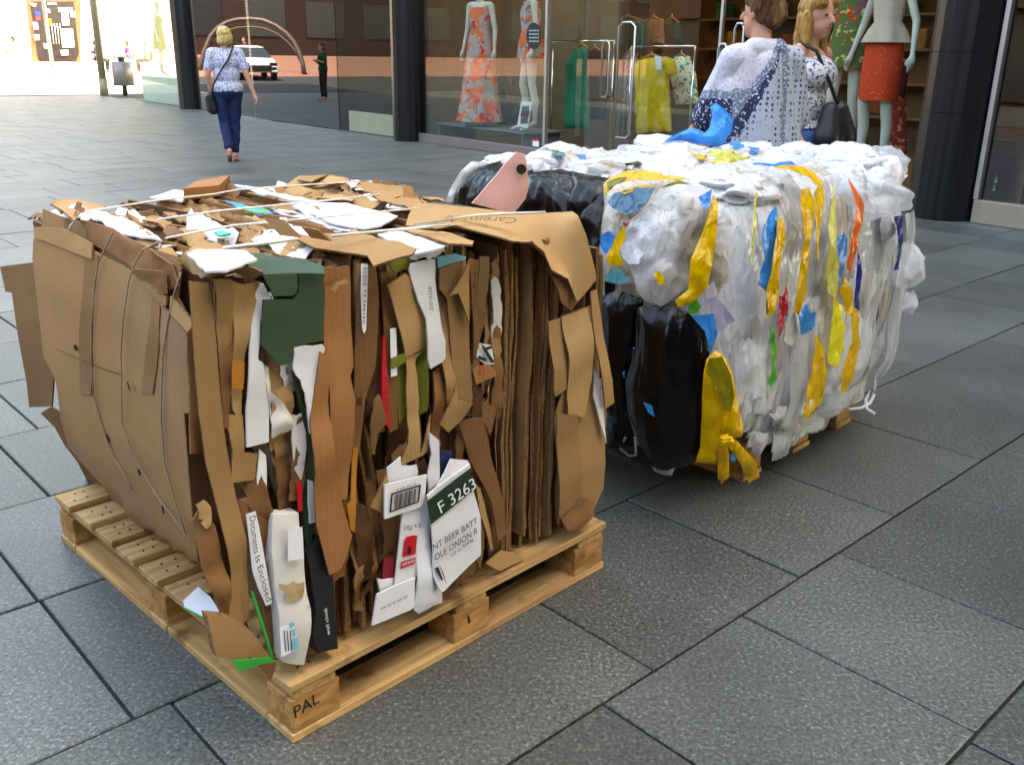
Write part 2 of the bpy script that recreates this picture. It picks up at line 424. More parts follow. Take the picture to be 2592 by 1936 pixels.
# ================================================================== GROUND
def granite(name, c0, c1, rnd):
    m = bpy.data.materials.new(name); m.use_nodes = True; nt = m.node_tree; nd = nt.nodes; ln = nt.links; p = nd['Principled BSDF']
    p.inputs['Roughness'].default_value = .5; p.inputs['Specular IOR Level'].default_value = .5
    g = nd.new('ShaderNodeNewGeometry')
    n1 = nd.new('ShaderNodeTexNoise'); n1.inputs['Scale'].default_value = 105; n1.inputs['Detail'].default_value = 3; n1.inputs['Roughness'].default_value = .75; ln.new(g.outputs['Position'], n1.inputs['Vector'])
    r1 = nd.new('ShaderNodeValToRGB'); ln.new(n1.outputs[0], r1.inputs[0])
    e = r1.color_ramp.elements; e[0].position = .34; e[0].color = lin(c0) + [1]; e[1].position = .72; e[1].color = lin(c1) + [1]
    for ps_, k_ in ((.46, .22), (.58, .34), (.645, .85)):
        q_ = e.new(ps_); q_.color = [a_ + (b_ - a_) * k_ for a_, b_ in zip(lin(c0), lin(c1))] + [1]
    n2 = nd.new('ShaderNodeTexNoise'); n2.inputs['Scale'].default_value = 1.6; n2.inputs['Detail'].default_value = 5; ln.new(g.outputs['Position'], n2.inputs['Vector'])
    mr = nd.new('ShaderNodeMapRange'); ln.new(n2.outputs[0], mr.inputs[0]); mr.inputs['From Min'].default_value = .3; mr.inputs['From Max'].default_value = .7; mr.inputs['To Min'].default_value = .72; mr.inputs['To Max'].default_value = 1.25
    oi = nd.new('ShaderNodeObjectInfo'); m2 = nd.new('ShaderNodeMapRange'); ln.new(oi.outputs['Random'], m2.inputs[0]); m2.inputs['To Min'].default_value = 1 - rnd; m2.inputs['To Max'].default_value = 1 + rnd
    mu = nd.new('ShaderNodeMath'); mu.operation = 'MULTIPLY'; ln.new(mr.outputs[0], mu.inputs[0]); ln.new(m2.outputs[0], mu.inputs[1])
    # warm tint on some slabs
    wn_ = nd.new('ShaderNodeTexWhiteNoise'); wn_.noise_dimensions = '1D'; ln.new(oi.outputs['Random'], wn_.inputs['W'])
    wr = nd.new('ShaderNodeMapRange'); ln.new(wn_.outputs[0], wr.inputs[0]); wr.inputs['From Min'].default_value = .6; wr.inputs['To Max'].default_value = .35
    mx = nd.new('ShaderNodeMix'); mx.data_type = 'RGBA'; mx.blend_type = 'MULTIPLY'; ln.new(wr.outputs[0], mx.inputs['Factor']); ln.new(r1.outputs[0], mx.inputs['A']); mx.inputs['B'].default_value = (1, .86, .74, 1)
    hs = nd.new('ShaderNodeHueSaturation'); ln.new(mu.outputs[0], hs.inputs['Value']); ln.new(mx.outputs['Result'], hs.inputs['Color']); ln.new(hs.outputs[0], p.inputs['Base Color'])
    rr = nd.new('ShaderNodeMapRange'); ln.new(n1.outputs[0], rr.inputs[0]); rr.inputs['To Min'].default_value = .42; rr.inputs['To Max'].default_value = .62; ln.new(rr.outputs[0], p.inputs['Roughness'])
    bp = nd.new('ShaderNodeBump'); bp.inputs['Strength'].default_value = .3; bp.inputs['Distance'].default_value = .003; ln.new(n1.outputs[0], bp.inputs['Height']); ln.new(bp.outputs[0], p.inputs['Normal'])
    return m
GRAN = granite('granite', '#272a2a', '#7a7d76', .22)
JOINT = mat('joint_sand', '#2e2822', rough=.95, var=.3, vscale=30, world=True)
PALE = mat('pale_paving', (.42, .38, .34), rough=.8, var=.12, vscale=3, world=True)
SOIL = mat('ground_sheet', (.12, .12, .12), rough=.9, var=.2, vscale=1)
g_ = mesh_obj('ground', [(-400, -400, -.06), (400, -400, -.06), (400, 400, -.06), (-400, 400, -.06)], [(0, 1, 2, 3)], SOIL); tag(g_, kind='structure')
PA = R(47.234)
PDA = Vector((math.sin(PA), math.cos(PA), 0)); PDB = Vector((math.cos(PA), -math.sin(PA), 0))
PLAZA_S = -33.0
BRICKP = mat('brick_paving', (.24, .12, .085), rough=.8, var=.2, vscale=4, world=True)
bp_ = mesh_obj('brick_street', [ST(PLAZA_S - 60, -80, 2.104), ST(PLAZA_S - 9, -80, .319), ST(PLAZA_S - 9, 4.5, .319), ST(PLAZA_S - 60, 4.5, 2.104)], [(0, 1, 2, 3)], BRICKP); tag(bp_, kind='structure')
bp2 = mesh_obj('side_street', [ST(PLAZA_S, -40, -.002), ST(34, -40, -.002), ST(34, -5, -.002), ST(PLAZA_S, -5, -.002)], [(0, 1, 2, 3)], mat('painted_shade_street', (.035, .035, .037), rough=.8, var=.2, vscale=3, world=True)); tag(bp2, kind='structure')  # dark paving colour stands in for shade across the street
bp3 = mesh_obj('side_street', [ST(PLAZA_S - 9, -80, .319), ST(PLAZA_S, -80, .004), ST(PLAZA_S, 4.5, .004), ST(PLAZA_S - 9, 4.5, .319)], [(0, 1, 2, 3)], mat('painted_shade_street', (.035, .035, .037))); tag(bp3, kind='structure')
# bed of the joints
pv = mesh_obj('pavement', [ST(30, -5, -.012), ST(30, 8.6, -.012), ST(PLAZA_S, 30, -.012), ST(PLAZA_S, -30, -.012)], [(0, 1, 2, 3)], JOINT); tag(pv, kind='structure')
pl = mesh_obj('plaza', [ST(PLAZA_S - 60, -80, 2.1), ST(PLAZA_S, -80, .0), ST(PLAZA_S, 80, .0), ST(PLAZA_S - 60, 80, 2.1)], [(0, 1, 2, 3)], PALE); tag(pl, kind='structure')
bounds = {}
edges_b = [.09, -.522, -1.11, -1.735, -2.34, -2.95, -3.565, -4.19]
b_ = .09
up_ = []
while b_ < 12: b_ += .61; up_.insert(0, b_)
edges_b = up_ + edges_b
while edges_b[-1] > -46: edges_b.append(edges_b[-1] - .612)
known = {-.522: [1.308, 1.83, 2.308, 2.955], -1.11: [.611, 1.486, 2.108, 2.655, 3.305], -2.34: [-.4, .525, 1.2], -2.95: [-.1, .746, 1.5], -3.565: [.9, 1.5]}
rs = random.Random(3)
slabs = []
for i in range(len(edges_b) - 1):
    bt, bb = edges_b[i], edges_b[i + 1]
    k = known.get(bt, None)
    js = list(k) if k else [rs.uniform(0, .6)]
    while js[0] > -14: js.insert(0, js[0] - rs.choice([.5, .55, .62, .62, .7, .9]))
    while js[-1] < 48: js.append(js[-1] + rs.choice([.5, .55, .62, .62, .7, .9]))
    for a0, a1 in zip(js, js[1:]):
        c = PDA * ((a0 + a1) / 2) + PDB * ((bt + bb) / 2)
        s_, n_ = c.dot(SD), c.dot(ND)
        if s_ < PLAZA_S + .4 or n_ > 8.55 or c.y < .3: continue
        x, y, w = proj(c)
        if w < .2 or not (-1300 < x < 3900 and y < 3600): continue
        slabs.append((1 / w, c, (a1 - a0) / 2, (bt - bb) / 2))
slabs.sort(key=lambda q: -q[0])
def slab_bm(bm, c, ha, hb, g=.0038, r_=rs):
    h = .03
    boxv(bm, c + Vector((0, 0, -h + r_.uniform(-.0012, .0012))), PDA * (ha - g) + Vector((0, 0, r_.uniform(-.0008, .0008))), PDB * (hb - g) + Vector((0, 0, r_.uniform(-.0008, .0008))), Vector((0, 0, h)), .003)
for q in slabs[:290]:
    bm = bmesh.new(); slab_bm(bm, q[1], q[2], q[3]); bmesh.ops.recalc_face_normals(bm, faces=bm.faces[:])
    bm_obj('paving_slab', bm, GRAN, pv)
vv, ff = [], []
for q in slabs[290:]:
    c, ha, hb = q[1], q[2], q[3]; n0 = len(vv); dz = rs.uniform(-.002, .0)
    g = .004
    for sa, sb, z in ((-1, -1, 0), (1, -1, 0), (1, 1, 0), (-1, 1, 0), (-1, -1, -.02), (1, -1, -.02), (1, 1, -.02), (-1, 1, -.02)):
        vv.append(c + PDA * (ha - g) * sa + PDB * (hb - g) * sb + Vector((0, 0, z + dz)))
    ff += [(n0, n0 + 3, n0 + 2, n0 + 1)] + [(n0 + j, n0 + (j + 1) % 4, n0 + 4 + (j + 1) % 4, n0 + 4 + j) for j in range(4)]
fs_ = mesh_obj('paving_slabs', vv, ff, GRAN, pv); fs_['kind'] = 'stuff'

# ================================================================== PALLETS
WD = wood_mat('pallet_wood', '#c6a06a', '#96704a', 0); WD2 = wood_mat('pallet_wood_cross', '#c29a64', '#94693c', 1); WB = wood_mat('pallet_block_wood', '#b98a52', '#8c6034', 3)
INK = mat('black_ink', (.012, .012, .013), rough=.7, var=.1)
NAIL = mat('rusty_nail', '#3a2b20', rough=.6, metal=.5, var=.2)
def pallet(name, a0, b0, la, lb, label, boards, cross=False):
    root = empty(name, W(a0 + la / 2, b0 + lb / 2, 0), label, 'pallet', 'wooden pallets under the bales')
    rr = random.Random(int(a0 * 10) + 5)
    bt, st, bh, tt = .020, .020, .080, .020
    z0 = bt; z1 = z0 + bh; z2 = z1 + st; z3 = z2 + tt
    # bottom boards: perimeter base, or three skids across
    for j, b in enumerate(() if cross else (b0 + .05, b0 + lb / 2, b0 + lb - .05)):
        box('bottom_board', (a0 + la / 2, b, bt / 2), la / 2, .049, bt / 2, WD, root, 'B', .002)
    for a in (a0 + .062, a0 + la / 2, a0 + la - .062) if cross else ():
        box('bottom_board', (a, b0 + lb / 2, bt / 2), .06, lb / 2 + .004, bt / 2, WD2, root, 'B', .002)
    for a in () if cross else (a0 + .049, a0 + la - .049):
        for b1, b2 in ((b0 + .1, b0 + lb / 2 - .05), (b0 + lb / 2 + .05, b0 + lb - .1)):
            box('bottom_board', (a, (b1 + b2) / 2, bt / 2 - .001), .048, (b2 - b1) / 2 - .002, bt / 2, WD2, root, 'B', .002)
    for a in (a0 + .062, a0 + la / 2, a0 + la - .062):
        for b in (b0 + .05, b0 + lb / 2, b0 + lb - .05):
            box('block', (a + rr.uniform(-.003, .003), b, (z0 + z1) / 2), .058, .047, bh / 2 - .0005, WB, root, 'B', .002)
        box('stringer_board', (a, b0 + lb / 2, (z1 + z2) / 2), .05, lb / 2 - .002, st / 2, WD2, root, 'B', .002)
    n = len(boards)
    for (c, hw) in boards:
        bd = box('deck_board', (a0 + la / 2 + rr.uniform(-.004, .004), b0 + c, z2 + tt / 2), la / 2, hw, tt / 2 - .0005, WD, root, 'B', .002)
        v, f = [], []
        for a in (a0 + .04, a0 + .075, a0 + la / 2, a0 + la - .05):
            for s in (-.4, .4):
                p = W(a + rr.uniform(-.01, .01), b0 + c + hw * s, z3)
                tube_into(v, f, [p - Vector((0, 0, .003)), p + Vector((0, 0, .0008))], .0036, 6)
        mesh_obj('nail', v, f, NAIL, bd)
    return root
bds = [(.07, .07)] + [(.07 + .132 * i + .01, .048) for i in range(1, 8)] + [(1.145, .05)]
pal1 = pallet('wooden_pallet', 0, 0, 1.0, 1.19, 'pale wooden pallet under the cardboard bale, PAL printed on its corner block', bds)
pal2 = pallet('wooden_pallet', 1.76, .03, .8, 1.15, 'wooden pallet mostly hidden under the bale of plastic bags', [(.06, .06), (.25, .06), (.42, .06), (.6, .06), (.78, .06), (.95, .06), (1.09, .05)], True)
fr_ = lambda d: (lambda q: d - q[1])
lf_ = lambda d: (lambda q: d - q[0])
pb = .003
text_fit('PAL', hit(746, 1816, fr_(pb)), hit(808, 1775, fr_(pb)), hit(742, 1788, fr_(pb)), INK, pal1, .002)
blot = [hit(x, y, fr_(pb)) for x, y in Z('S', (1182, 1560), (1187, 1555), (1189, 1566), (1192, 1572), (1185, 1578), (1184, 1568))]
panel('stamp_mark', [p - E2 * .001 for p in blot], INK, pal1, thick=.0005, crumple=0, res=.02)
# ================================================================== CARDBOARD BALE
def card(name, c, rnd=.12, var=.10, rough=.75, **k):
    return mat(name, c, rough=rough, spec=.2, var=var, vscale=5, bump=.12, bscale=130, rnd=rnd, flute=.14, **k)
KR = [card('kraft_tan', '#ab865a'), card('kraft_mid', '#926d48'), card('kraft_ochre', '#a07b50'), card('kraft_orange', '#996840'), card('kraft_brown', '#7a5434'), card('kraft_dark', '#543622')]
TAN, MID, OCH, ORG, BRN, DRK = KR
LEFTM = card('kraft_outer', '#a67f55', rnd=.02, var=.08, var2='#8f7358', v2scale=1.1, v2thr=.6)
EDGE = mat('corrugated_edge', '#7c5a38', rough=.9, var=.5, vscale=160, bump=.3, bscale=200, rnd=.1)
WHT = mat('white_card', (.70, .70, .73), rough=.6, spec=.25, var=.05, vscale=9, bump=.08, bscale=70, rnd=.05)
WHS = mat('white_card_soiled', (.66, .63, .60), rough=.65, var=.06, vscale=8, bump=.1, bscale=60, var2='#8d7a5a', v2scale=14, v2thr=.68)
BLUG = mat('grey_blue_paper', '#8e9bb0', rough=.6, var=.15, vscale=10)
GRN = mat('green_card', '#2f4630', rough=.55, spec=.35, var=.12, vscale=10, bump=.08, bscale=150)
OLV = mat('olive_card', '#6d6d22', rough=.6, var=.15, vscale=10)
BLK = mat('black_card', (.014, .014, .015), rough=.45, var=.2, vscale=8)
REDM = mat('red_print', '#c01222', rough=.5, var=.1)
DRED = mat('dark_red_print', '#7e1426', rough=.5, var=.1)
DGRN = mat('dark_green_print', '#15301f', rough=.5, var=.1)
BGRN = mat('bright_green_card', '#1f9a3c', rough=.5, var=.1)
LBLU = mat('light_blue_card', '#6fb6cf', rough=.5, var=.15)
NAVY = mat('navy_card', '#16264f', rough=.5, var=.1)
TAPE = mat('orange_tape', '#b5762a', rough=.25, spec=.5, var=.1)
PINK = mat('pink_card', '#e3aaa0', rough=.5, spec=.3, var=.06, vscale=5)
STRAP = mat('white_strap', (.72, .69, .62), rough=.5, var=.1)
WIRE = mat('grey_strap', '#9b9182', rough=.5, var=.15)
LABEL = mat('white_label', (.78, .79, .84), rough=.5, var=.03)

bale = empty('cardboard_bale', W(.5, .5, .142), 'strapped bale of flattened brown cardboard boxes on a wooden pallet', 'cardboard bale')
rb = random.Random(11)
def lean(a, b, z):
    """gentle common waviness of the packed sheets, so that neighbours follow each other"""
    return .014 * noise.noise(Vector((b * 2.1, z * 3.2, a * 1.5))) + .008 * noise.noise(Vector((b * 5, z * 7, a * 5 + 9)))
def leftg(z):
    """outer surface of the bulging left side: e1 as a function of height"""
    ks = [(.0, .22), (.14, .095), (.2, .05), (.3, .0), (.42, -.04), (.55, -.065), (.7, -.085), (.85, -.09), (.95, -.08), (1.02, -.06), (1.2, 0)]
    for (z0, a0), (z1, a1) in zip(ks, ks[1:]):
        if z <= z1:
            t = max(0, (z - z0) / (z1 - z0)); return a0 + (a1 - a0) * t
    return 0
def sheet(a, th, b0, b1, z0, z1, mt):
    nb_, nz_ = 7, 12
    v = []
    for side in (0, 1):
        for i in range(nb_ + 1):
            for j in range(nz_ + 1):
                b = b0 + (b1 - b0) * i / nb_; z = z0 + (z1 - z0) * j / nz_
                aa = a + lean(a, b, z) + (th if side else 0)
                if a < .6:      # squeeze the sheets between the bulging left side and the straight right half
                    lo = leftg(z) + .014
                    lo = lo + (min(lo, -.02) - lo) * max(0.0, 1 - max(0.0, b - .05) / .22)
                    aa = lo + (aa / .6) * (.6 - lo)
                bb = b; zz = z
                if i in (0, nb_): bb += rb.uniform(-.004, .004)
                if j == nz_: zz += rb.uniform(-.006, .006)
                v.append(W(aa, bb, zz))
    f = []
    m_ = (nb_ + 1) * (nz_ + 1); st = nz_ + 1
    for i in range(nb_):
        for j in range(nz_):
            q = i * st + j
            f.append((q, q + 1, q + st + 1, q + st)); f.append((q + m_, q + st + m_, q + st + 1 + m_, q + 1 + m_))
    ne = len(f)
    for i in range(nb_):
        q = i * st; f.append((q, q + st, q + st + m_, q + m_)); q += nz_; f.append((q, q + m_, q + st + m_, q + st))
    for j in range(nz_):
        q = j; f.append((q, q + m_, q + 1 + m_, q + 1)); q = nb_ * st + j; f.append((q, q + 1, q + 1 + m_, q + m_))
    o = mesh_obj('cardboard_sheet', v, f, [mt, EDGE], bale)
    o.data.polygons.foreach_set('material_index', [0 if i < ne else 1 for i in range(len(f))])
    return o
a = .02
while a < .975:
    th = rb.choice([.004, .005, .006, .007, .010])
    right = a > .60
    b0 = .055 + rb.uniform(-.012, .03) - (.02 if right else 0)
    if rb.random() < .12: b0 += .05
    zt = .945 + rb.uniform(-.05, .03)
    if right: zt = .935 - max(0, a - .85) * .3 + rb.uniform(-.05, .01)
    zb = .146 + (rb.uniform(0, .05) if right else rb.uniform(0, .02))
    wts = [1, 2, 1, 2, 6, 6] if right else [3, 4, 2, 2, 3, 3]
    m_ = rb.choices(KR, wts)[0]
    if not right and rb.random() < .1: m_ = rb.choice([WHT, WHS, OLV, GRN])
    sheet(a, th, b0, .86 + .15 * min(1, a / .3) + rb.uniform(-.04, .03), zb, zt, m_)
    a += th + rb.uniform(.0008, .006 if right else .004)
def FR(d, pts): return [hit(p[0], p[1], fr_(d + (p[2] if len(p) > 2 else 0))) for p in pts]
def TP(z, pts): return [gnd(p[0], p[1], z + (p[2] if len(p) > 2 else 0)) for p in pts]
def LT(off, pts): return [hit(p[0], p[1], (lambda q: leftg(q[2]) + off - q[0]), 1.0, 5.0) for p in pts]
def P(d, mt, pts, name='cardboard_flap', **k):
    k.setdefault('edge', EDGE if mt in KR or mt is LEFTM else None); k.setdefault('crumple', .004)
    if mt in KR: k['crumple'] *= 1.15; k.setdefault('crease', .10)
    if mt in (WHT, WHS) and k['crumple'] > .0025: k.setdefault('crease', .07)
    return panel(name, FR(d, pts), mt, bale, **k)
# ---- crushed strips wedged between the bigger panels
for i in range(70):
    a0 = rb.uniform(-.04, .62); z0 = rb.uniform(.16, .75); L = rb.uniform(.12, .4); w_ = rb.uniform(.012, .045); d_ = rb.uniform(.018, .05)
    z1 = min(.93, z0 + L); sk = rb.uniform(-.03, .03)
    mt = rb.choices([TAN, OCH, MID, ORG, BRN, DRK, WHT, OLV], [2, 2, 4, 3, 5, 5, 1.5, .4])[0]
    panel('crushed_strip', [W(a0, d_, z0), W(a0 + w_, d_ + rb.uniform(-.01, .01), z0 + rb.uniform(-.02, .02)), W(a0 + w_ * rb.uniform(.7, 1.2) + sk, d_ + rb.uniform(-.01, .01), z1), W(a0 + sk, d_, z1 + rb.uniform(-.02, .02))], mt, bale, edge=EDGE, crumple=.010, freq=20, res=.024, ragged=.006, crease=.2)
# ---- left corner, front
P(.040, DRK, Z('6', (60, 0), (160, 0), (330, 700), (430, 1250), (520, 1560), (420, 1540), (330, 1420), (280, 1250), (150, 950), (120, 700)), crumple=.006)
P(.030, BRN, Z('4', (262, 640), (330, 560), (345, 900), (390, 1300), (440, 1652), (330, 1652), (275, 1652)), crumple=.005)
P(.012, OCH, Z('4', (290, 215), (435, 225), (475, 480), (500, 800), (530, 1150), (560, 1400)) + Z('6', (290, 0), (320, 200), (400, 600), (440, 800), (470, 1050), (485, 1320), (400, 1390), (330, 1420), (335, 1200), (350, 1020), (310, 850), (260, 600), (190, 300), (150, 0)) + Z('4', (330, 900), (310, 560)), crumple=.003, label='long light tan folded carton edge at the bale corner')
P(.016, BRN, Z('4', (482, 190), (590, 183), (637, 212), (622, 520), (612, 840), (600, 1010), (600, 1420), (560, 1440), (530, 1150), (505, 820), (487, 480)), crumple=.006, freq=25)
P(.010, OCH, Z('4', (480, 190), (590, 183), (637, 212), (628, 520), (620, 840), (520, 830), (490, 480)), crumple=.006, freq=30, res=.014)
P(.012, TAN, Z('4', (637, 212), (700, 230), (860, 215), (835, 330), (790, 480), (760, 620), (740, 800), (720, 1080), (715, 1400), (640, 1290), (620, 1000), (625, 560)), crumple=.007, freq=22, res=.014)
P(.003, TAPE, Z('4', (622, 870), (725, 885), (712, 1110), (620, 1095)), 'tape', crumple=.001, thick=.001)
P(.018, OCH, Z('6', (300, 0), (415, 0), (425, 240), (515, 250), (515, 425), (365, 440), (350, 400), (355, 240), (330, 120)), crumple=.004)
# ---- white strip and green carton
P(.014, BLUG, Z('4', (800, 330), (880, 360), (868, 560), (850, 720), (840, 860), (815, 900), (790, 760), (800, 520)), 'paper_strip', crumple=.004)
P(.006, WHT, Z('4', (850, 230), (900, 230), (960, 355), (905, 420), (860, 560), (850, 720), (835, 860), (880, 885), (910, 1100), (945, 1300), (950, 1560), (765, 1605), (755, 1300), (770, 800), (790, 540)), 'paper_strip', crumple=.003, label='long white card strip hanging down the bale face')
P(.0, GRN, Z('4', (880, 360), (1130, 355), (1175, 310), (1180, 155), (1390, 140), (1385, 230), (1400, 320), (1380, 700), (1140, 750), (1130, 880), (1015, 915), (860, 735), (875, 560)), crumple=.002, label='dark green carton panel with slotted tab')
P(-.004, GRN, Z('4', (870, 145), (1150, 145), (1165, 175), (1160, 290), (1130, 325), (965, 330), (930, 250)), crumple=.002)
P(.036, DRK, Z('4', (950, 930), (1130, 940), (1150, 1200), (1180, 1300), (1110, 1420), (950, 1100)), crumple=.004)  # dark brown sheet painted in for the shaded hole under the green carton
P(.012, WHS, Z('4', (860, 890), (940, 930), (945, 1130), (1050, 1230), (1120, 1330), (1130, 1440), (1080, 1480), (960, 1520), (945, 1300), (910, 1100)), 'crumpled_wrap', crumple=.012, freq=30, res=.012)
P(.000, WHT, Z('4', (1140, 760), (1240, 740), (1370, 730), (1390, 760), (1340, 1000), (1310, 1250), (1275, 1480), (1240, 1250), (1190, 1030), (1135, 940)), 'paper_strip', crumple=.005, freq=20, ragged=.004)
P(.010, GRN, Z('4', (1120, 950), (1160, 1010), (1225, 1280), (1290, 1460), (1300, 1652), (1260, 1652), (1240, 1480), (1180, 1200), (1140, 1050)) , crumple=.003)
P(.014, WHS, Z('4', (1170, 1330), (1215, 1300), (1240, 1500)) + Z('6', (815, 60), (820, 200), (810, 330), (790, 420), (750, 350), (735, 150), (745, 0)), 'paper_strip', crumple=.004)
P(.020, GRN, Z('6', (820, 0), (870, 0), (880, 300), (880, 700), (840, 880), (815, 760), (805, 450), (840, 250)), crumple=.003)
P(.012, WHT, Z('6', (845, 420), (872, 430), (885, 690), (850, 700), (838, 560)), 'paper_strip', crumple=.003)
P(.010, REDM, Z('6', (765, 440), (800, 435), (802, 615), (780, 622)), 'red_label', crumple=.001)
# ---- orange brown panels
P(-.004, ORG, Z('4', (1395, 105), (1460, 95), (1625, 85), (1640, 200), (1648, 600), (1655, 920), (1620, 1000), (1650, 1200)) + Z('6', (1140, 0), (1130, 300), (1110, 550), (1070, 555), (1000, 300), (985, 0)) + Z('4', (1440, 1000), (1420, 800), (1405, 480), (1400, 330), (1325, 290), (1330, 160)), crumple=.004, label='tall orange brown carton panel with torn corner')
P(-.010, TAN, Z('4', (1440, 270), (1480, 215), (1560, 185), (1600, 205), (1580, 225), (1510, 235), (1470, 300)), 'torn_paper', thick=.002, crumple=.002, ragged=.006)
P(-.012, ORG, Z('4', (1375, 800), (1420, 830), (1440, 1000)) + Z('6', (985, 0), (1000, 280), (1010, 350), (1040, 480), (1080, 620), (1115, 735), (1135, 780), (1065, 1005), (985, 1035), (960, 930), (910, 720), (885, 450), (865, 150), (870, 0)), crumple=.008, freq=10, label='twisted brown carton flap hanging to a pointed end')
P(.012, TAPE, Z('6', (1128, 210), (1160, 210), (1150, 500), (1140, 760), (1115, 740), (1090, 580), (1115, 550)), 'tape', crumple=.004, thick=.002)
# ---- barcode label, red and olive strips
P(.012, BRN, Z('5', (180, 60), (330, 80), (350, 300), (330, 900), (250, 1200), (200, 1652), (150, 1652), (165, 800)), crumple=.005)
lb1 = P(.0, LABEL, Z('5', (215, 60), (270, 65), (265, 300), (255, 610), (237, 645), (222, 600), (210, 300)), 'barcode_label', crumple=.001, thick=.001)
for i in range(13):
    y0 = 70 + i * 13.5
    panel('barcode_bar', FR(-.003, Z('5', (226, y0), (264, y0 + 2), (264, y0 + 3 + (i * 7 % 5)), (226, y0 + 1 + (i * 7 % 5)))), INK, lb1, thick=.0004, crumple=0, res=.05)
text_fit('041943 52', *FR(-.001, Z('5', (236, 560), (250, 275), (214, 555))), INK, lb1)
P(.010, BRN, Z('5', (385, 140), (440, 125), (470, 200), (510, 600), (520, 1000), (530, 1440), (465, 1475), (440, 1100), (405, 640)), crumple=.004)
P(.004, REDM, Z('5', (402, 650), (415, 700), (440, 1100), (455, 1440), (415, 1400), (385, 1270), (385, 1050)), 'red_card_strip', crumple=.002)
text_fit('0 EE 01330', *FR(.0, Z('5', (428, 1270), (420, 1000), (408, 1270))), INK, bale)
P(.000, LABEL, Z('5', (455, 600), (505, 595), (515, 990), (465, 1005)), 'label', crumple=.001, thick=.001)
P(.014, OLV, Z('5', (500, 560), (600, 830), (605, 1300), (530, 1400), (515, 1000)), crumple=.004)
P(-.003, OLV, Z('5', (462, 850), (590, 800), (592, 880), (470, 940)), 'olive_band', crumple=.001, thick=.002)
P(.008, OLV, Z('5', (440, 60), (520, 10), (640, -10), (645, 120), (575, 105), (490, 135)), crumple=.003)
P(.004, BRN, Z('5', (285, 1400), (320, 1200), (360, 1150), (395, 1320), (395, 1400), (340, 1480), (330, 1652), (300, 1652)), 'torn_paper', crumple=.008, ragged=.006)
P(-.006, TAN, Z('5', (447, 240), (590, 140), (620, 175), (640, 200), (690, 340), (755, 520), (755, 760), (735, 790), (595, 850), (570, 760), (520, 560)), crumple=.004, label='tan carton flap folded over at its lower end')
P(.000, TAN, Z('5', (598, 850), (740, 790), (690, 850), (680, 900), (695, 1300), (690, 1560), (700, 1652)) + Z('7', (610, 0), (600, 150), (580, 240), (530, 270), (430, 330), (440, 260), (460, 180), (480, 50)) + Z('5', (610, 1450), (595, 1100)), crumple=.007, freq=18)
w2 = P(-.012, WHT, Z('5', (640, 60), (740, 35), (845, 25), (850, 200), (870, 400), (885, 600), (915, 700), (920, 850), (900, 880), (800, 940), (775, 860), (765, 700), (755, 520), (700, 380), (650, 200), (628, 120)), 'white_carton_strip', crumple=.003, freq=30, label='white carton strip printed 20010258')
text_fit('20010258', *FR(-.018, Z('5', (805, 450), (790, 250), (775, 450))), INK, w2, .004)
P(-.004, LBLU, Z('5', (850, 0), (1000, -25), (1090, 0), (1085, 20), (860, 97)), crumple=.003)
P(.000, OCH, Z('5', (865, 270), (930, 350), (970, 600), (985, 820), (1000, 1080), (1000, 1170), (935, 1240), (915, 1120), (890, 850), (885, 600)), crumple=.005)
P(-.006, MID, Z('5', (855, 95), (1090, 20), (1115, 30), (1115, 300), (1125, 550), (1135, 900), (1150, 1170), (1140, 1215), (1000, 1170), (985, 900), (970, 600), (930, 350), (865, 270)), crumple=.006, freq=9, label='large creased brown carton panel folded in facets')
P(-.014, OCH, Z('5', (935, 1240), (1000, 1090), (1010, 1180), (1140, 1215), (1080, 1350), (965, 1480), (880, 1400)), crumple=.004)
P(-.012, OCH, Z('5', (1115, 30), (1115, 560), (1010, 300), (950, 330), (1000, 230)), crumple=.003)
P(.006, ORG, Z('5', (830, 980), (880, 930), (910, 1200), (900, 1400), (890, 1500), (920, 1590), (880, 1612), (835, 1560), (815, 1400), (820, 1200)), crumple=.006, freq=22)
P(.010, BRN, Z('5', (1120, 10), (1210, 35), (1200, 200), (1190, 700), (1150, 900), (1140, 300)), crumple=.003)
text_fit('36 16', *FR(.004, Z('5', (1135, 260), (1150, 120), (1160, 265))), INK, bale)
P(.016, MID, Z('5', (1215, 0), (1285, 0), (1262, 300), (1200, 640), (1190, 200)), crumple=.003)
P(.014, BRN, Z('5', (1190, 420), (1270, 470), (1200, 680), (1180, 700)), crumple=.003)
lk = P(.010, LABEL, Z('5', (1190, 720), (1300, 740), (1330, 900), (1260, 905), (1180, 840)), 'printed_card', crumple=.003)
for q in (((1210, 730), (1240, 745), (1330, 880), (1300, 890)), ((1195, 825), (1255, 850), (1255, 880), (1190, 850)), ((1225, 765), (1300, 745), (1310, 765), (1240, 790))):
    panel('printed_stroke', FR(.004, Z('5', *q)), INK, lk, thick=.0005, crumple=0, res=.03)
P(.026, WHS, Z('5', (1310, 150), (1360, 180), (1385, 500), (1390, 850), (1310, 1000), (1290, 1150), (1305, 700)), 'torn_paper', crumple=.006, ragged=.008, thick=.003)
fl = P(.0, ORG, Z('5', (1145, 950), (1180, 905), (1290, 905), (1335, 950), (1340, 995), (1290, 1020), (1170, 1065)), 'torn_flap', crumple=.003, ragged=.004)
text_fit('FR', *FR(-.004, Z('5', (1215, 1000), (1185, 920), (1240, 960))), REDM, fl)
P(.010, DRK, Z('5', (1150, 1060), (1225, 1100), (1230, 1200), (1220, 1340), (1130, 1340)), crumple=.004)
P(.008, BRN, Z('5', (1230, 1190), (1335, 1270), (1290, 1500), (1225, 1360)), crumple=.004)
P(-.002, BRN, Z('7', (810, 60), (870, 30), (950, 20), (1010, 330), (1070, 560), (1100, 760), (1040, 810), (1000, 560), (940, 430), (880, 300)), crumple=.004)
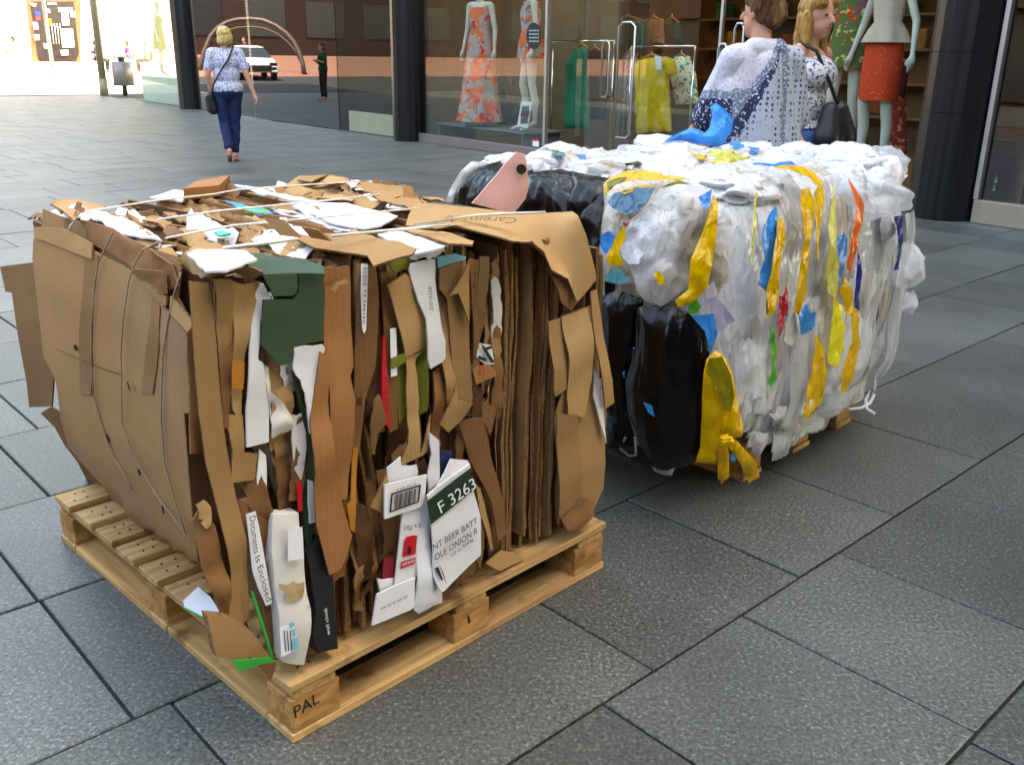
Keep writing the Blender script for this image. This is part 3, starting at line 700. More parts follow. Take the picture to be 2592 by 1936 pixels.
P(-.012, TAN, Z('7', (905, 450), (930, 470), (1020, 870), (1000, 870), (930, 650)), crumple=.002)
# ---- right hand flaps over the stacked edges
P(.000, OCH, Z('5', (1790, 550), (1905, 515), (1950, 1100), (1840, 1175), (1820, 1100)), crumple=.003)
P(.006, OCH, Z('S', (1432, 800), (1505, 775), (1518, 900), (1540, 1040), (1535, 1240), (1500, 1316), (1418, 1310), (1413, 1060), (1436, 950)), crumple=.005, freq=8)
P(-.008, TAN, Z('S', (1432, 805), (1500, 778), (1507, 960), (1490, 1060), (1448, 1055)), crumple=.003)
P(-.012, OCH, Z('S', (1500, 740), (1518, 735), (1556, 1020), (1535, 1036), (1510, 870)), crumple=.002)
P(-.010, MID, Z('7', (1435, 0), (1560, 0), (1585, 500), (1530, 590), (1440, 660)), crumple=.003)
P(-.004, BRN, Z('7', (1440, 640), (1560, 520), (1660, 550), (1640, 640), (1580, 740), (1480, 740)), crumple=.01, freq=20)
P(.004, WHS, Z('12', (150, 480), (175, 560), (222, 970), (180, 840), (140, 660)), 'torn_paper', crumple=.003)
# ---- white boxes low down
qd = -.016
P(-.006, OCH, Z('7', (225, 590), (330, 370), (335, 660), (310, 640)), crumple=.003)
P(.002, WHT, Z('7', (330, 340), (415, 270), (420, 330), (520, 320), (525, 400), (340, 445)), 'white_carton_flap', crumple=.004, ragged=.004)
P(-.002, DRED, Z('7', (310, 930), (380, 915), (370, 1050), (300, 1055)), 'dark_red_card', crumple=.001)
P(-.004, WHT, Z('7', (265, 1050), (300, 1060), (375, 1050), (375, 1110), (285, 1140)), 'white_carton_flap', crumple=.003, ragged=.003)
st_ = P(-.010, WHT, Z('7', (430, 630), (545, 595), (535, 990), (510, 1060), (380, 1100)), 'white_carton_strip', crumple=.001, label='white carton strip with red emblem and 6 x 70cl printed upside down')
text_fit('6 x 70cl', *FR(-.012, Z('Q', (480, 560), (318, 590), (482, 610))), INK, st_)
em = panel('red_emblem', FR(-.013, Z('Q', (330, 740), (350, 705), (395, 690), (440, 685), (458, 690), (440, 875), (310, 905))), REDM, st_, thick=.0006, crumple=0, res=.03)
panel('red_emblem', FR(-.0145, Z('Q', (375, 800), (395, 795), (400, 840), (385, 870), (362, 870), (362, 830))), BLK, em, thick=.0006, crumple=0, res=.03)
e2 = panel('red_emblem', FR(-.013, Z('Q', (300, 950), (442, 905), (436, 965), (288, 1022))), REDM, st_, thick=.0006, crumple=0, res=.03)
text_fit('IIIIIII', *FR(-.0145, Z('Q', (425, 920), (310, 960), (420, 950))), LABEL, e2, .0015)
bc = P(qd, WHT, Z('7', (315, 450), (585, 385), (575, 520), (550, 590), (315, 670)), 'white_carton_panel', crumple=.001, label='white carton panel with framed barcode')
def fq(d, *p): return FR(d, Z('Q', *p))
for q in (((200, 270), (495, 180), (493, 195), (203, 285)), ((182, 450), (470, 345), (468, 358), (182, 463)), ((200, 270), (214, 268), (198, 458), (182, 463)), ((480, 185), (495, 180), (474, 350), (460, 352))):
    panel('barcode_frame', fq(qd - .003, *q), INK, bc, thick=.0005, crumple=0, res=.05)
for i in range(17):
    x = 232 + i * 13; w_ = 3 + (i * 5 % 7); dy = -(x - 232) * .3
    panel('barcode_bar', fq(qd - .003, (x, 285 + dy), (x + w_, 284 + dy), (x + w_ - 10, 430 + dy), (x - 10, 431 + dy)), INK, bc, thick=.0005, crumple=0, res=.05)
text_fit('0 356 331 55', *fq(qd, (250, 240), (440, 180), (247, 220)), INK, bc)
lo_ = P(-.020, WHT, Z('7', (265, 1155), (390, 1095), (510, 1050), (505, 1230), (480, 1255), (235, 1355)), 'white_carton_flap', crumple=.001)
text_fit('IIIII IIII III IIIII IIII', *fq(-.022, (88, 1425), (350, 1300), (84, 1402)), INK, lo_)
P(-.006, NAVY, Z('7', (665, 230), (745, 230), (745, 400), (665, 450)), crumple=.001)
P(-.012, WHT, Z('7', (580, 390), (610, 250), (600, 110), (655, 160), (670, 440), (600, 510)), 'white_carton_side', crumple=.006, inflate=.01)
P(-.014, WHT, Z('7', (562, 500), (590, 520), (620, 700), (615, 960), (700, 1150), (700, 1215), (545, 1285), (510, 1260), (525, 990), (545, 600)), 'white_carton_side', crumple=.005, inflate=.015, freq=18)
bx = P(-.026, WHT, Z('7', (590, 520), (660, 460), (740, 400), (865, 315), (880, 400), (890, 500), (930, 650), (935, 900), (870, 960), (700, 1130), (680, 1140), (630, 1050), (625, 800), (605, 600)), 'white_carton_panel', crumple=.002, label='white food carton panel printed F3263')
P(-.020, WHT, Z('7', (660, 460), (745, 285), (850, 295), (865, 315), (740, 400)), 'white_carton_flap', crumple=.003)
bd_ = panel('green_band', FR(-.0295, Z('7', (592, 552), (868, 340), (890, 480), (612, 705))), DGRN, bx, thick=.0006, crumple=0, res=.05)
text_fit('F 3263', *FR(-.031, Z('7', (675, 632), (905, 465), (648, 565))), LABEL, bd_, .0015)
text_fit('NT BEER BATT', *FR(-.027, Z('7', (622, 868), (905, 690), (616, 830))), INK, bx, .004)
text_fit('OLE ONION R', *FR(-.027, Z('7', (630, 935), (905, 755), (626, 895))), INK, bx, .004)
text_fit('10 x 500g', *FR(-.027, Z('7', (740, 915), (880, 808), (734, 888))), INK, bx, .004)
for q in (((640, 985), (660, 975), (690, 1060), (680, 1062)), ((625, 1020), (650, 1100), (660, 1130), (630, 1050)), ((665, 960), (690, 1010), (715, 1095), (690, 1030))):
    panel('printed_stroke', FR(-.0295, Z('7', *q)), INK, bx, thick=.0004, crumple=0, res=.05)
P(-.010, BRN, Z('7', (930, 640), (960, 880), (945, 1005), (930, 960), (900, 900), (925, 860)), crumple=.003)
P(.010, OCH, Z('7', (960, 950), (1060, 870), (1200, 900), (1215, 930), (1050, 1000)), crumple=.008)
# ---- lower left
P(.024, WHT, Z('6', (505, 430), (525, 220), (570, 260), (570, 450), (600, 600), (615, 800), (605, 930), (570, 970), (550, 800), (540, 650)), 'paper_strip', crumple=.004, inflate=.01)
P(.020, BRN, Z('6', (410, 560), (470, 540), (440, 480), (510, 560), (555, 740), (560, 900), (620, 1080), (655, 1560), (600, 1560), (560, 1240), (500, 1050), (430, 700)), crumple=.003)
ld = P(.010, LABEL, Z('6', (440, 640), (500, 620), (525, 720), (555, 900), (610, 1210), (570, 1230), (520, 1120), (480, 1000), (465, 850)), 'label', crumple=.001, thick=.001)
text_fit('Documents', *FR(.007, Z('6', (456, 655), (484, 890), (494, 640))), INK, ld, .003)
text_fit('Is Enclosed', *FR(.007, Z('6', (490, 915), (566, 1200), (524, 895))), INK, ld, .003)
wb = P(.0, WHS, Z('6', (620, 645), (700, 650), (795, 640), (800, 760), (825, 930), (835, 1150), (855, 1250), (850, 1400), (820, 1610), (770, 1615), (690, 1600), (665, 1560), (650, 1300), (630, 1100), (612, 900)), 'white_carton_panel', crumple=.003, thick=.03, inflate=.008, label='tall soiled white carton end standing on the pallet')
STN = mat('brown_stain', '#a8906a', rough=.8, var=.35, vscale=30)
LB = panel('address_label', FR(-.0105, Z('U', (315, 1225), (480, 1175), (535, 1480), (330, 1570))), LABEL, wb, thick=.0006, crumple=0, res=.05)
for q in (((420, 1180), (480, 1160), (485, 1205), (430, 1240)), ((455, 1250), (490, 1240), (495, 1325), (470, 1335)), ((470, 1350), (515, 1345), (535, 1470), (450, 1500))):
    panel('label_print', FR(-.012, Z('U', *q)), LBLU, LB, thick=.0004, crumple=0, res=.05)
for x in (360, 395, 430):
    panel('label_print', FR(-.012, Z('U', (x, 1260), (x + 8, 1260), (x + 30, 1500), (x + 20, 1500))), INK, LB, thick=.0004, crumple=0, res=.05)
panel('tape', FR(-.0105, Z('U', (410, 90), (575, 60), (595, 430), (410, 455))), LABEL, wb, thick=.0006, crumple=0, res=.05)
panel('stain', FR(-.0105, Z('U', (300, 720), (400, 735), (470, 690), (600, 700), (580, 880), (480, 935), (380, 925), (400, 830), (310, 780))), STN, wb, thick=.0003, crumple=0, res=.02, ragged=.008)
wc = P(.008, BLK, Z('6', (835, 880), (925, 790), (960, 930), (1000, 1060), (1030, 1500), (900, 1530), (870, 1400), (890, 1280)), 'black_carton', crumple=.002, thick=.03, label='black carton printed wall clock')
text_fit('wall clock', *FR(.004, Z('U', (888, 1300), (850, 990), (850, 1310))), LABEL, wc, .003)
P(.016, BRN, Z('6', (120, 700), (150, 620), (230, 700), (270, 820), (300, 950), (330, 1080), (330, 1320), (280, 1250), (200, 1120), (150, 950)), 'crumpled_wrap', crumple=.014, freq=16, res=.014)
P(.008, TAN, Z('6', (130, 590), (190, 560), (225, 600), (225, 640), (190, 740), (150, 640)), 'torn_paper', crumple=.01, ragged=.01, res=.014)
P(-.006, MID, Z('6', (195, 1290), (330, 1300), (420, 1340), (480, 1400), (580, 1540), (400, 1560), (250, 1555), (230, 1490)), crumple=.003, thick=.02)
P(-.008, BRN, Z('6', (500, 1600), (630, 1585), (620, 1650), (600, 1700), (560, 1660)), crumple=.003)
P(-.012, BGRN, Z('6', (360, 1580), (600, 1560), (630, 1590), (550, 1600), (400, 1650)), 'green_card_strip', crumple=.002)
P(.004, BGRN, Z('6', (470, 1130), (490, 1140), (620, 1560), (600, 1560)), 'green_card_strip', crumple=.001)

wp_ = panel('white_carton_piece', TP(.152, Z('6', (35, 1190), (130, 1100), (210, 1170), (265, 1260), (180, 1300), (40, 1230))), WHT, bale, thick=.004, crumple=.004, label='torn white card lying on the pallet deck')
panel('green_card_strip', TP(.150, Z('6', (36, 1228), (180, 1298), (178, 1312), (38, 1244))), BGRN, wp_, thick=.002, crumple=.001)
# ---- left bulging side: big outer sheets laid on the curved surface
def LP(off, mt, pts, name='cardboard_flap', **k):
    k.setdefault('edge', EDGE if mt in KR or mt is LEFTM else None); k.setdefault('crumple', .004); k.setdefault('res', .03); k.setdefault('freq', 5)
    pts2 = []
    for i in range(len(pts)):      # subdivide so that the outline follows the curve
        p, q = pts[i], pts[(i + 1) % len(pts)]
        k_ = max(1, int(math.hypot(q[0] - p[0], q[1] - p[1]) / 40))
        for j in range(k_): pts2.append((p[0] + (q[0] - p[0]) * j / k_, p[1] + (q[1] - p[1]) * j / k_))
    return curved(name, pts2, off, mt, **k)
def curved(name, pts, off, mt, thick=.004, crumple=.004, res=.03, freq=5, edge=None, label=None, ragged=0, seed=None):
    """like panel() but every inner point is dropped onto the curved left surface"""
    b2 = [Vector((p[0], p[1])) for p in pts]; nb = len(b2); step = 26
    segs = [(b2[i], b2[(i + 1) % nb]) for i in range(nb)]
    def inside(q):
        r_ = False
        for a, b in segs:
            if (a.y > q.y) != (b.y > q.y) and q.x < (b.x - a.x) * (q.y - a.y) / (b.y - a.y) + a.x: r_ = not r_
        return r_
    verts = [p.copy() for p in b2]
    y = min(p.y for p in b2); y1 = max(p.y for p in b2); x0 = min(p.x for p in b2); x1 = max(p.x for p in b2); row = 0
    while y < y1:
        x = x0 + (row % 2) * step / 2
        while x < x1:
            q = Vector((x, y))
            if inside(q) and min((q - p).length for p in b2) > step * .5: verts.append(q)
            x += step
        y += step; row += 1
    vo, _, fo, *_ = delaunay_2d_cdt(verts, [(i, (i + 1) % nb) for i in range(nb)], [list(range(nb))], 1, 1e-4)
    sd_ = seed if seed is not None else rb.random() * 50
    P3 = []
    for q in vo:
        p = LT(off, [(q.x, q.y)])[0]
        a_, b_, z_ = loc(p)
        h = crumple * noise.noise(Vector((b_ * freq, z_ * freq, sd_))) + crumple * .5 * noise.noise(Vector((b_ * freq * 4, z_ * freq * .8, sd_)))
        P3.append(p - E1 * h)
    nv = len(P3); cnt = {}; tri = []
    for f in fo:
        f = list(f); a, b, c = (P3[i] for i in f[:3])
        if (b - a).cross(c - a).dot(EYE - a) < 0: f = f[::-1]
        tri.append(tuple(f))
        for i in range(3): cnt[(f[i], f[(i + 1) % 3])] = 1
    rim = [e for e in cnt if (e[1], e[0]) not in cnt]
    faces = tri + [tuple(i + nv for i in f[::-1]) for f in tri] + [(e[1], e[0], e[0] + nv, e[1] + nv) for e in rim]
    me = bpy.data.meshes.new(name); me.from_pydata([tuple(p) for p in P3] + [tuple(p + E1 * thick) for p in P3], [], faces); me.update()
    me.materials.append(mt)
    if edge: me.materials.append(edge); me.polygons.foreach_set('material_index', [0 if i < 2 * len(tri) else 1 for i in range(len(faces))])
    me.polygons.foreach_set('use_smooth', [i < 2 * len(tri) for i in range(len(faces))])
    rs_ = {tuple(sorted(e)) for e in rim} | {tuple(sorted((e[0] + nv, e[1] + nv))) for e in rim}
    at = me.attributes.new('sharp_edge', 'BOOLEAN', 'EDGE'); at.data.foreach_set('value', [tuple(sorted(e.vertices)) in rs_ for e in me.edges])
    o = bpy.data.objects.new(name, me); COL.objects.link(o); attach(o, bale)
    if label: o['label'] = label
    return o
# ear that sticks out behind
LP(.05, MID, Z('L', (5, 680), (225, 650), (300, 640), (360, 1100), (420, 1470), (375, 1470)) + Z('9', (265, 680), (155, 682), (138, 556), (95, 330), (60, 85), (30, 80)), label='brown carton panel sticking out past the far edge of the bale')
LP(.02, BRN, Z('9', (205, 715), (265, 680), (470, 800), (560, 1050), (720, 1260), (690, 1270), (455, 1060), (400, 970), (330, 880), (280, 790)), label='grey brown torn sheet at the foot of the bulging side')
LP(.012, MID, Z('L', (300, 275), (420, 330), (520, 350), (760, 430), (1000, 540), (1240, 610), (1250, 700), (1235, 900), (1330, 1050), (1240, 1050), (1000, 900), (600, 700), (300, 500)), crumple=.008, freq=12)
LP(.006, BRN, Z('L', (490, 400), (560, 350), (760, 410), (1000, 540), (1210, 660), (1230, 820), (1160, 860), (1000, 740), (760, 560), (480, 480)), crumple=.014, freq=14)
LP(.0, LEFTM, Z('L', (232, 480), (640, 560), (930, 720), (1150, 905), (1160, 960), (1200, 990), (1330, 1160), (1345, 1570)) + Z('8', (880, 300), (885, 640), (1000, 1010), (960, 970), (880, 880), (760, 760), (600, 600), (480, 440), (300, 230), (265, 110)) + Z('L', (375, 1470), (290, 1300), (260, 1000), (225, 620)), crumple=.007, freq=4, seed=5.0, label='big smooth brown carton sheet wrapping the bulging side of the bale')
LP(-.006, OCH, Z('L', (235, 400), (420, 405), (650, 520), (645, 625), (430, 545), (240, 470)), crumple=.005, freq=10)
LP(-.008, BRN, Z('L', (950, 690), (1150, 710), (1160, 870), (1120, 870), (940, 720)), crumple=.008, freq=16)
LP(-.008, OCH, Z('L', (930, 720), (960, 730), (1160, 890), (1160, 950), (1140, 950)), crumple=.003)
LP(-.006, TAN, Z('L', (1195, 885), (1335, 1045), (1360, 1070), (1330, 1160), (1190, 1000)), crumple=.003)
TAPEB = mat('brown_parcel_tape', '#8a6238', rough=.35, spec=.4, var=.08, vscale=6)
LP(-.0022, TAPEB, Z('L', (600, 600), (690, 600), (655, 900), (640, 1200), (650, 1570)) + Z('L', (565, 1570), (560, 1150)), 'parcel_tape', crumple=.007, freq=4, seed=5.0, thick=.0008)
LP(-.0022, TAPEB, Z('L', (1065, 905), (1130, 950), (1110, 1250), (1070, 1570), (975, 1570), (1015, 1300)), 'parcel_tape', crumple=.007, freq=4, seed=5.0, thick=.0008)
LP(-.003, DRK, Z('L', (380, 1250), (384, 1250), (840, 1440), (836, 1444)), 'crease_line', crumple=.007, freq=4, seed=5.0, thick=.001)
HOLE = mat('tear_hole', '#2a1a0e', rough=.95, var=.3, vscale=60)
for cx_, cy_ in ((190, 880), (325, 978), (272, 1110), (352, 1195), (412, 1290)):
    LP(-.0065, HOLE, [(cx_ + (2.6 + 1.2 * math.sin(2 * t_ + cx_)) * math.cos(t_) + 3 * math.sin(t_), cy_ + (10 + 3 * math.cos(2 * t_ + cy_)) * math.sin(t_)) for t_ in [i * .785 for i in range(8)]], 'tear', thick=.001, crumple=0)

# ---- top: loose sheets, torn edges, straps
ZT = .972
def T(dz, mt, pts, name='cardboard_flap', **k):
    k.setdefault('edge', EDGE if mt in KR else None); k.setdefault('crumple', .006); k.setdefault('crease', .05)
    return panel(name, TP(ZT + dz, pts), mt, bale, **k)
# generic torn strips filling the crushed top: narrow, along e2, heights and tilts at random
for i in range(360):
    a0 = rb.uniform(-.03, .95); b0 = rb.uniform(.03, .92); L = rb.uniform(.05, .24); w_ = rb.uniform(.008, .035) if rb.random() < .75 else rb.uniform(.03, .07); sk = rb.uniform(-.04, .04); tz = rb.uniform(-.02, .025); z = ZT - .03 + rb.uniform(-.012, .018)
    if a0 > .46 and b0 < .52: continue
    b1 = min(1.03, b0 + L)
    ptsx = [W(a0, b0, z), W(a0 + w_, b0 + rb.uniform(-.02, .02), z + tz), W(a0 + w_ + sk + rb.uniform(-.01, .01), b1, z + tz + rb.uniform(-.01, .02)), W(a0 + sk, b1 + rb.uniform(-.02, .02), z + rb.uniform(-.015, .02))]
    mt = rb.choices([TAN, OCH, MID, ORG, BRN, WHT], [6, 4, 3, 1, 2, 3.2])[0]
    panel('torn_strip', ptsx, mt, bale, edge=EDGE, crumple=.012, freq=24, res=.026, ragged=.01, crease=.12)
T(.005, GRN, Z('T', (0, 610), (120, 620), (260, 660), (400, 690), (600, 745), (612, 800, -.01), (170, 806, -.012), (60, 740), (-60, 700)), crumple=.004)
T(.018, TAN, Z('L', (1235, 650, -.012), (1250, 600), (1330, 620), (1430, 660), (1640, 660), (1810, 720), (1810, 745, -.02), (1750, 780, -.03), (1650, 720, -.012), (1480, 755, -.03), (1430, 750, -.012), (1290, 720, -.03)), crumple=.008, freq=18, res=.015, label='tan carton corner curled along the top front edge')
T(.030, WHT, Z('L', (1310, 600), (1390, 535), (1530, 545), (1640, 555), (1710, 560), (1800, 615), (1640, 665), (1580, 680), (1430, 680)), 'white_carton_piece', crumple=.004, ragged=.006, label='torn white card lying on the top front corner')
T(.018, OCH, Z('T', (410, 540), (560, 510), (860, 520), (1250, 625), (1220, 660, -.006), (950, 745, -.022), (910, 690, -.018), (760, 650, -.012), (540, 610, -.006)), crumple=.003, label='tan carton flap hanging over the top front edge')
T(.028, OCH, Z('T', (180, 415, .03), (320, 430, .03), (440, 555), (300, 540)), crumple=.002)
T(.026, ORG, Z('T', (450, 480, .02), (560, 500, .02), (655, 580), (520, 555)), crumple=.002)
T(.012, WHT, Z('T', (385, 330), (560, 295), (770, 300), (1120, 400), (1000, 460), (880, 480), (640, 440)), 'white_carton_piece', crumple=.003, label='large flat white card on the middle of the bale top')
T(.004, WHT, Z('T', (220, 345), (390, 340), (640, 440), (870, 490), (720, 500), (520, 440)), 'white_carton_piece', crumple=.005)
T(.004, WHT, Z('T', (980, 540), (1060, 480), (1250, 520), (1490, 580), (1440, 620), (1240, 640)), 'white_carton_piece', crumple=.008)
P(-.010, WHT, Z('T', (1225, 690), (1260, 640), (1340, 625), (1450, 620), (1465, 660), (1380, 700), (1235, 712)), 'torn_paper', crumple=.012, ragged=.012, freq=25, res=.012)
T(.010, TAN, Z('T', (1150, 490), (1420, 490), (1650, 570), (1640, 600), (1480, 600), (1250, 530)), crumple=.003)
T(.010, TAN, Z('T', (320, 195), (430, 130, .02), (640, 110, .02), (790, 155, .01), (800, 178), (420, 212)), crumple=.004)
T(.030, OCH, Z('T', (420, 150), (470, 125), (640, 115), (520, 160)), crumple=.003)
T(.032, TAN, Z('T', (600, 160), (640, 112), (720, 125), (790, 160), (700, 172)), crumple=.003)
T(.000, TAN, Z('T', (400, 222), (640, 215), (850, 262), (800, 290), (560, 270)), crumple=.003)
T(.012, OCH, Z('T', (850, 165, .012), (1000, 170, .02), (1150, 185, .02), (1160, 260), (1000, 290), (880, 220)), crumple=.012)
T(.020, ORG, Z('T', (1155, 185, .02), (1230, 205, .015), (1242, 310, -.02), (1160, 275, -.01)), crumple=.002)
T(.006, OCH, Z('T', (1000, 270), (1240, 265), (1290, 320), (1200, 345), (1040, 300)), crumple=.01)
T(.004, TAN, Z('L', (350, 230), (380, 205, .012), (530, 195, .012), (740, 245), (540, 325), (520, 332)), crumple=.004)
T(.004, WHT, Z('L', (550, 325), (600, 310), (640, 330), (600, 350)), 'torn_paper', crumple=.008, ragged=.008)
T(.010, WHT, Z('L', (610, 300), (640, 285), (740, 290), (900, 350), (960, 375), (1080, 430), (1130, 470), (940, 430), (800, 415), (700, 350)), 'white_carton_piece', crumple=.006, label='long white card strip lying along the left top edge')
T(.006, WHT, Z('L', (1040, 180), (1220, 148, .01), (1320, 155, .01), (1270, 212), (1100, 200)), 'white_carton_piece', crumple=.004)
T(.020, WHT, Z('L', (1620, 95), (1750, 110), (2000, 170), (2200, 205), (2050, 200), (1800, 160)), 'white_carton_piece', crumple=.008)
T(.010, WHT, Z('L', (2030, 240), (2212, 210), (2212, 300), (2180, 330)), 'white_carton_piece', crumple=.004)
T(-.002, mat('printed_strip_print', '#4f9a4a', rough=.5, var=.5, vscale=40, var2='#3c8fc4', v2scale=18, v2thr=.5), Z('L', (1570, 195), (1620, 200), (1800, 260), (1920, 300), (1830, 312), (1720, 290), (1580, 225)), 'printed_strip', crumple=.006, label='green and blue printed strip among the torn edges')
T(.0, BGRN, Z('L', (2060, 335), (2130, 340), (2140, 360), (2080, 355)), 'green_card_strip', crumple=.004)
T(.004, mat('teal_scrap', '#3fae8e', rough=.6, var=.2), Z('L', (1500, 435), (1560, 430), (1620, 455), (1540, 465)), 'torn_paper', crumple=.006)
# upright brown carton end lying on the far top
bm = bmesh.new()
c0 = [gnd(*p, ZT + .004) for p in Z('L', (1290, 210), (1540, 185), (1615, 108), (1385, 150))]
c1 = [p + Vector((0, 0, .028)) for p in c0]
vs_ = [bm.verts.new(p) for p in c0 + c1]
for f in ((3, 2, 1, 0), (4, 5, 6, 7), (0, 1, 5, 4), (1, 2, 6, 5), (2, 3, 7, 6), (3, 0, 4, 7)): bm.faces.new([vs_[i] for i in f])
bmesh.ops.recalc_face_normals(bm, faces=bm.faces[:])
bm_obj('flattened_carton', bm, ORG, bale, label='small flat brown carton lying on the far top edge')
# big flap with printed name, folded over the right front corner
zt = ZT + .012
pts_top = [(0, 690), (100, 690), (400, 722), (620, 752), (860, 752), (1040, 737), (1075, 770)]
flap = TP(zt, Z('B', (-40, 760), *pts_top)) + FR(-.012, Z('B', (1130, 900), (1190, 1130), (1195, 1190), (1130, 1270), (1070, 1340), (1010, 1190), (900, 1130), (850, 1010), (770, 940))) + TP(zt, Z('B', (650, 935), (560, 905), (270, 832), (150, 855), (-60, 835)))
panel('cardboard_flap', flap, TAN, bale, edge=EDGE, crumple=.003, freq=6, label='broad tan carton flap with printed name folded over the top corner')
P(.004, BRN, Z('B', (880, 1100), (1010, 1180), (1075, 1330), (1030, 1400), (960, 1340), (940, 1250)), crumple=.003)
text_fit('Caremade', *[p + Vector((0, 0, .0)) for p in TP(zt + .004, Z('B', (680, 790), (215, 775), (660, 828)))], mat('brown_print', '#5a452f', rough=.8, var=.2), bale, .002)
pk = panel('pink_card', [hit(p[0], p[1], (lambda q: .62 - q[0] * .35 - q[1])) for p in Z('B', (380, 690), (540, 505), (600, 425), (670, 350), (718, 362), (735, 440), (740, 520), (752, 570), (730, 660), (650, 757), (560, 737))], PINK, bale, crumple=.01, freq=8, label='pale pink card standing up behind the top edge with a black round cut')
cc = Z('B', (702, 465))[0]
panel('cut_hole', [hit(cc[0] + 13 * math.cos(t), cc[1] + 13 * math.sin(t), (lambda q: .605 - q[0] * .35 - q[1])) for t in [i * .524 for i in range(12)]], BLK, pk, thick=.001, crumple=0)
# straps
def strap(pts_top, pts_left=None, r_=.0022, m=STRAP):
    pts = []
    if pts_left:
        pts += [hit(p[0], p[1], (lambda q: leftg(q[2]) - .007 - q[0]), 1.0, 5.0) for p in pts_left]
    pts += [gnd(p[0], p[1], ZT + .03 + (p[2] if len(p) > 2 else 0)) for p in pts_top]
    tube('strap', pts, r_, m, bale, 5)
def seg(p, q, n): return [(p[0] + (q[0] - p[0]) * i / n, p[1] + (q[1] - p[1]) * i / n) for i in range(n + 1)]
def curve(*ps):
    out = []
    for p, q in zip(ps, ps[1:]): out += seg(p, q, 4)[:-1]
    return out + [ps[-1]]
strap(Z('L', (620, 288), (1100, 215), (1500, 170)) + Z('T', (0, 222), (440, 190), (860, 165)), Z('L', (480, 420), (500, 385), (545, 340)))
strap(Z('L', (1100, 348), (1550, 285)) + Z('T', (0, 357), (580, 300), (1000, 255)), None)
strap(Z('L', (1160, 480), (1500, 412)) + Z('T', (0, 467), (640, 410), (1260, 350)))
strap(Z('L', (1560, 547), (1800, 520), (2080, 485)), None, .004)
strap(Z('T', (660, 542), (1100, 500), (1500, 462)) + Z('B', (0, 832), (400, 768), (640, 755), (860, 748)), None, .003)
for ps in (Z('L', (800, 420), (730, 560), (690, 650), (660, 800), (640, 1100), (640, 1350), (655, 1570)) + Z('8', (450, 120), (500, 260), (590, 420)),
           Z('L', (1120, 500), (1000, 560), (940, 660), (900, 780), (860, 1050), (845, 1300), (850, 1570)) + Z('8', (545, 120), (600, 280), (700, 450), (860, 660)),
           Z('L', (1265, 720), (1220, 860), (1170, 1070), (1140, 1300), (1130, 1570)) + Z('8', (720, 100), (735, 300), (775, 450), (830, 620))):
    strap([], curve(*ps), .0016, WIRE)
# ================================================================== PLASTIC BALE
def film(name, c, transl=.25, rough=.2, var=.12, alpha=1.0, bump=.9, zs=.42, var2=None, v2scale=5, v2thr=.6, fine=1.25):
    """crinkled plastic film: facets from two layers of cell noise, part of the light passing through"""
    m = mat(name, c, rough=rough, spec=.5, var=var, vscale=7, stretch=(1, 1, .4), transl=0, var2=var2, v2scale=v2scale, v2thr=v2thr)
    nt = m.node_tree; nd = nt.nodes; ln = nt.links; p = nd['Principled BSDF']; out = nd['Material Output']
    tc = nd.new('ShaderNodeTexCoord'); mp = nd.new('ShaderNodeMapping'); mp.inputs['Scale'].default_value = (1, 1, zs); ln.new(tc.outputs['Object'], mp.inputs[0])
    dn = nd.new('ShaderNodeTexNoise'); dn.inputs['Scale'].default_value = 12; dn.inputs['Detail'].default_value = 2; ln.new(mp.outputs[0], dn.inputs['Vector'])
    mxv = nd.new('ShaderNodeMix'); mxv.data_type = 'VECTOR'; mxv.inputs['Factor'].default_value = .06; ln.new(mp.outputs[0], mxv.inputs['A']); ln.new(dn.outputs['Color'], mxv.inputs['B'])
    nrm = None
    for sc, st in ((22 * fine, bump), (58 * fine, bump * .8), (130 * fine, bump * .5)):
        vo = nd.new('ShaderNodeTexVoronoi'); vo.feature = 'F1'; vo.inputs['Scale'].default_value = sc; ln.new(mxv.outputs['Result'], vo.inputs['Vector'])
        b = nd.new('ShaderNodeBump'); b.inputs['Strength'].default_value = st; b.inputs['Distance'].default_value = .35 / sc; ln.new(vo.outputs['Distance'], b.inputs['Height'])
        if nrm: ln.new(nrm, b.inputs['Normal'])
        nrm = b.outputs[0]
    ln.new(nrm, p.inputs['Normal'])
    last = p.outputs[0]
    csock = p.inputs['Base Color'].links[0].from_socket
    if transl > 0:
        tr = nd.new('ShaderNodeBsdfTranslucent'); ln.new(csock, tr.inputs[0]); ln.new(nrm, tr.inputs['Normal']); ms = nd.new('ShaderNodeMixShader'); ms.inputs[0].default_value = transl
        ln.new(last, ms.inputs[1]); ln.new(tr.outputs[0], ms.inputs[2]); last = ms.outputs[0]
    if alpha < 1:
        tp = nd.new('ShaderNodeBsdfTransparent'); ms = nd.new('ShaderNodeMixShader'); ms.inputs[0].default_value = alpha
        ln.new(tp.outputs[0], ms.inputs[1]); ln.new(last, ms.inputs[2]); last = ms.outputs[0]
    ln.new(last, out.inputs[0])
    return m
F_W = film('white_film', (.83, .83, .85), alpha=.9, rough=.14, bump=.7); F_W2 = film('off_white_film', (.72, .71, .70), alpha=.85, var2='#a89a86', v2scale=5, v2thr=.62)
F_M = film('mixed_film', (.74, .74, .75), var2='#c9b25a', v2scale=6, v2thr=.60)
F_G = film('grey_film', (.62, .63, .66), alpha=.62); F_C = film('clear_film', (.80, .81, .83), alpha=.42, transl=.35, rough=.14)
F_B = film('beige_film', (.64, .58, .49), var2='#8d7348', v2scale=6, v2thr=.62)
F_Y = film('yellow_film', '#e8b70c', rough=.25); F_YP = film('pale_yellow_film', '#d8d264'); F_YB = film('bright_yellow_film', '#ecdf2c')
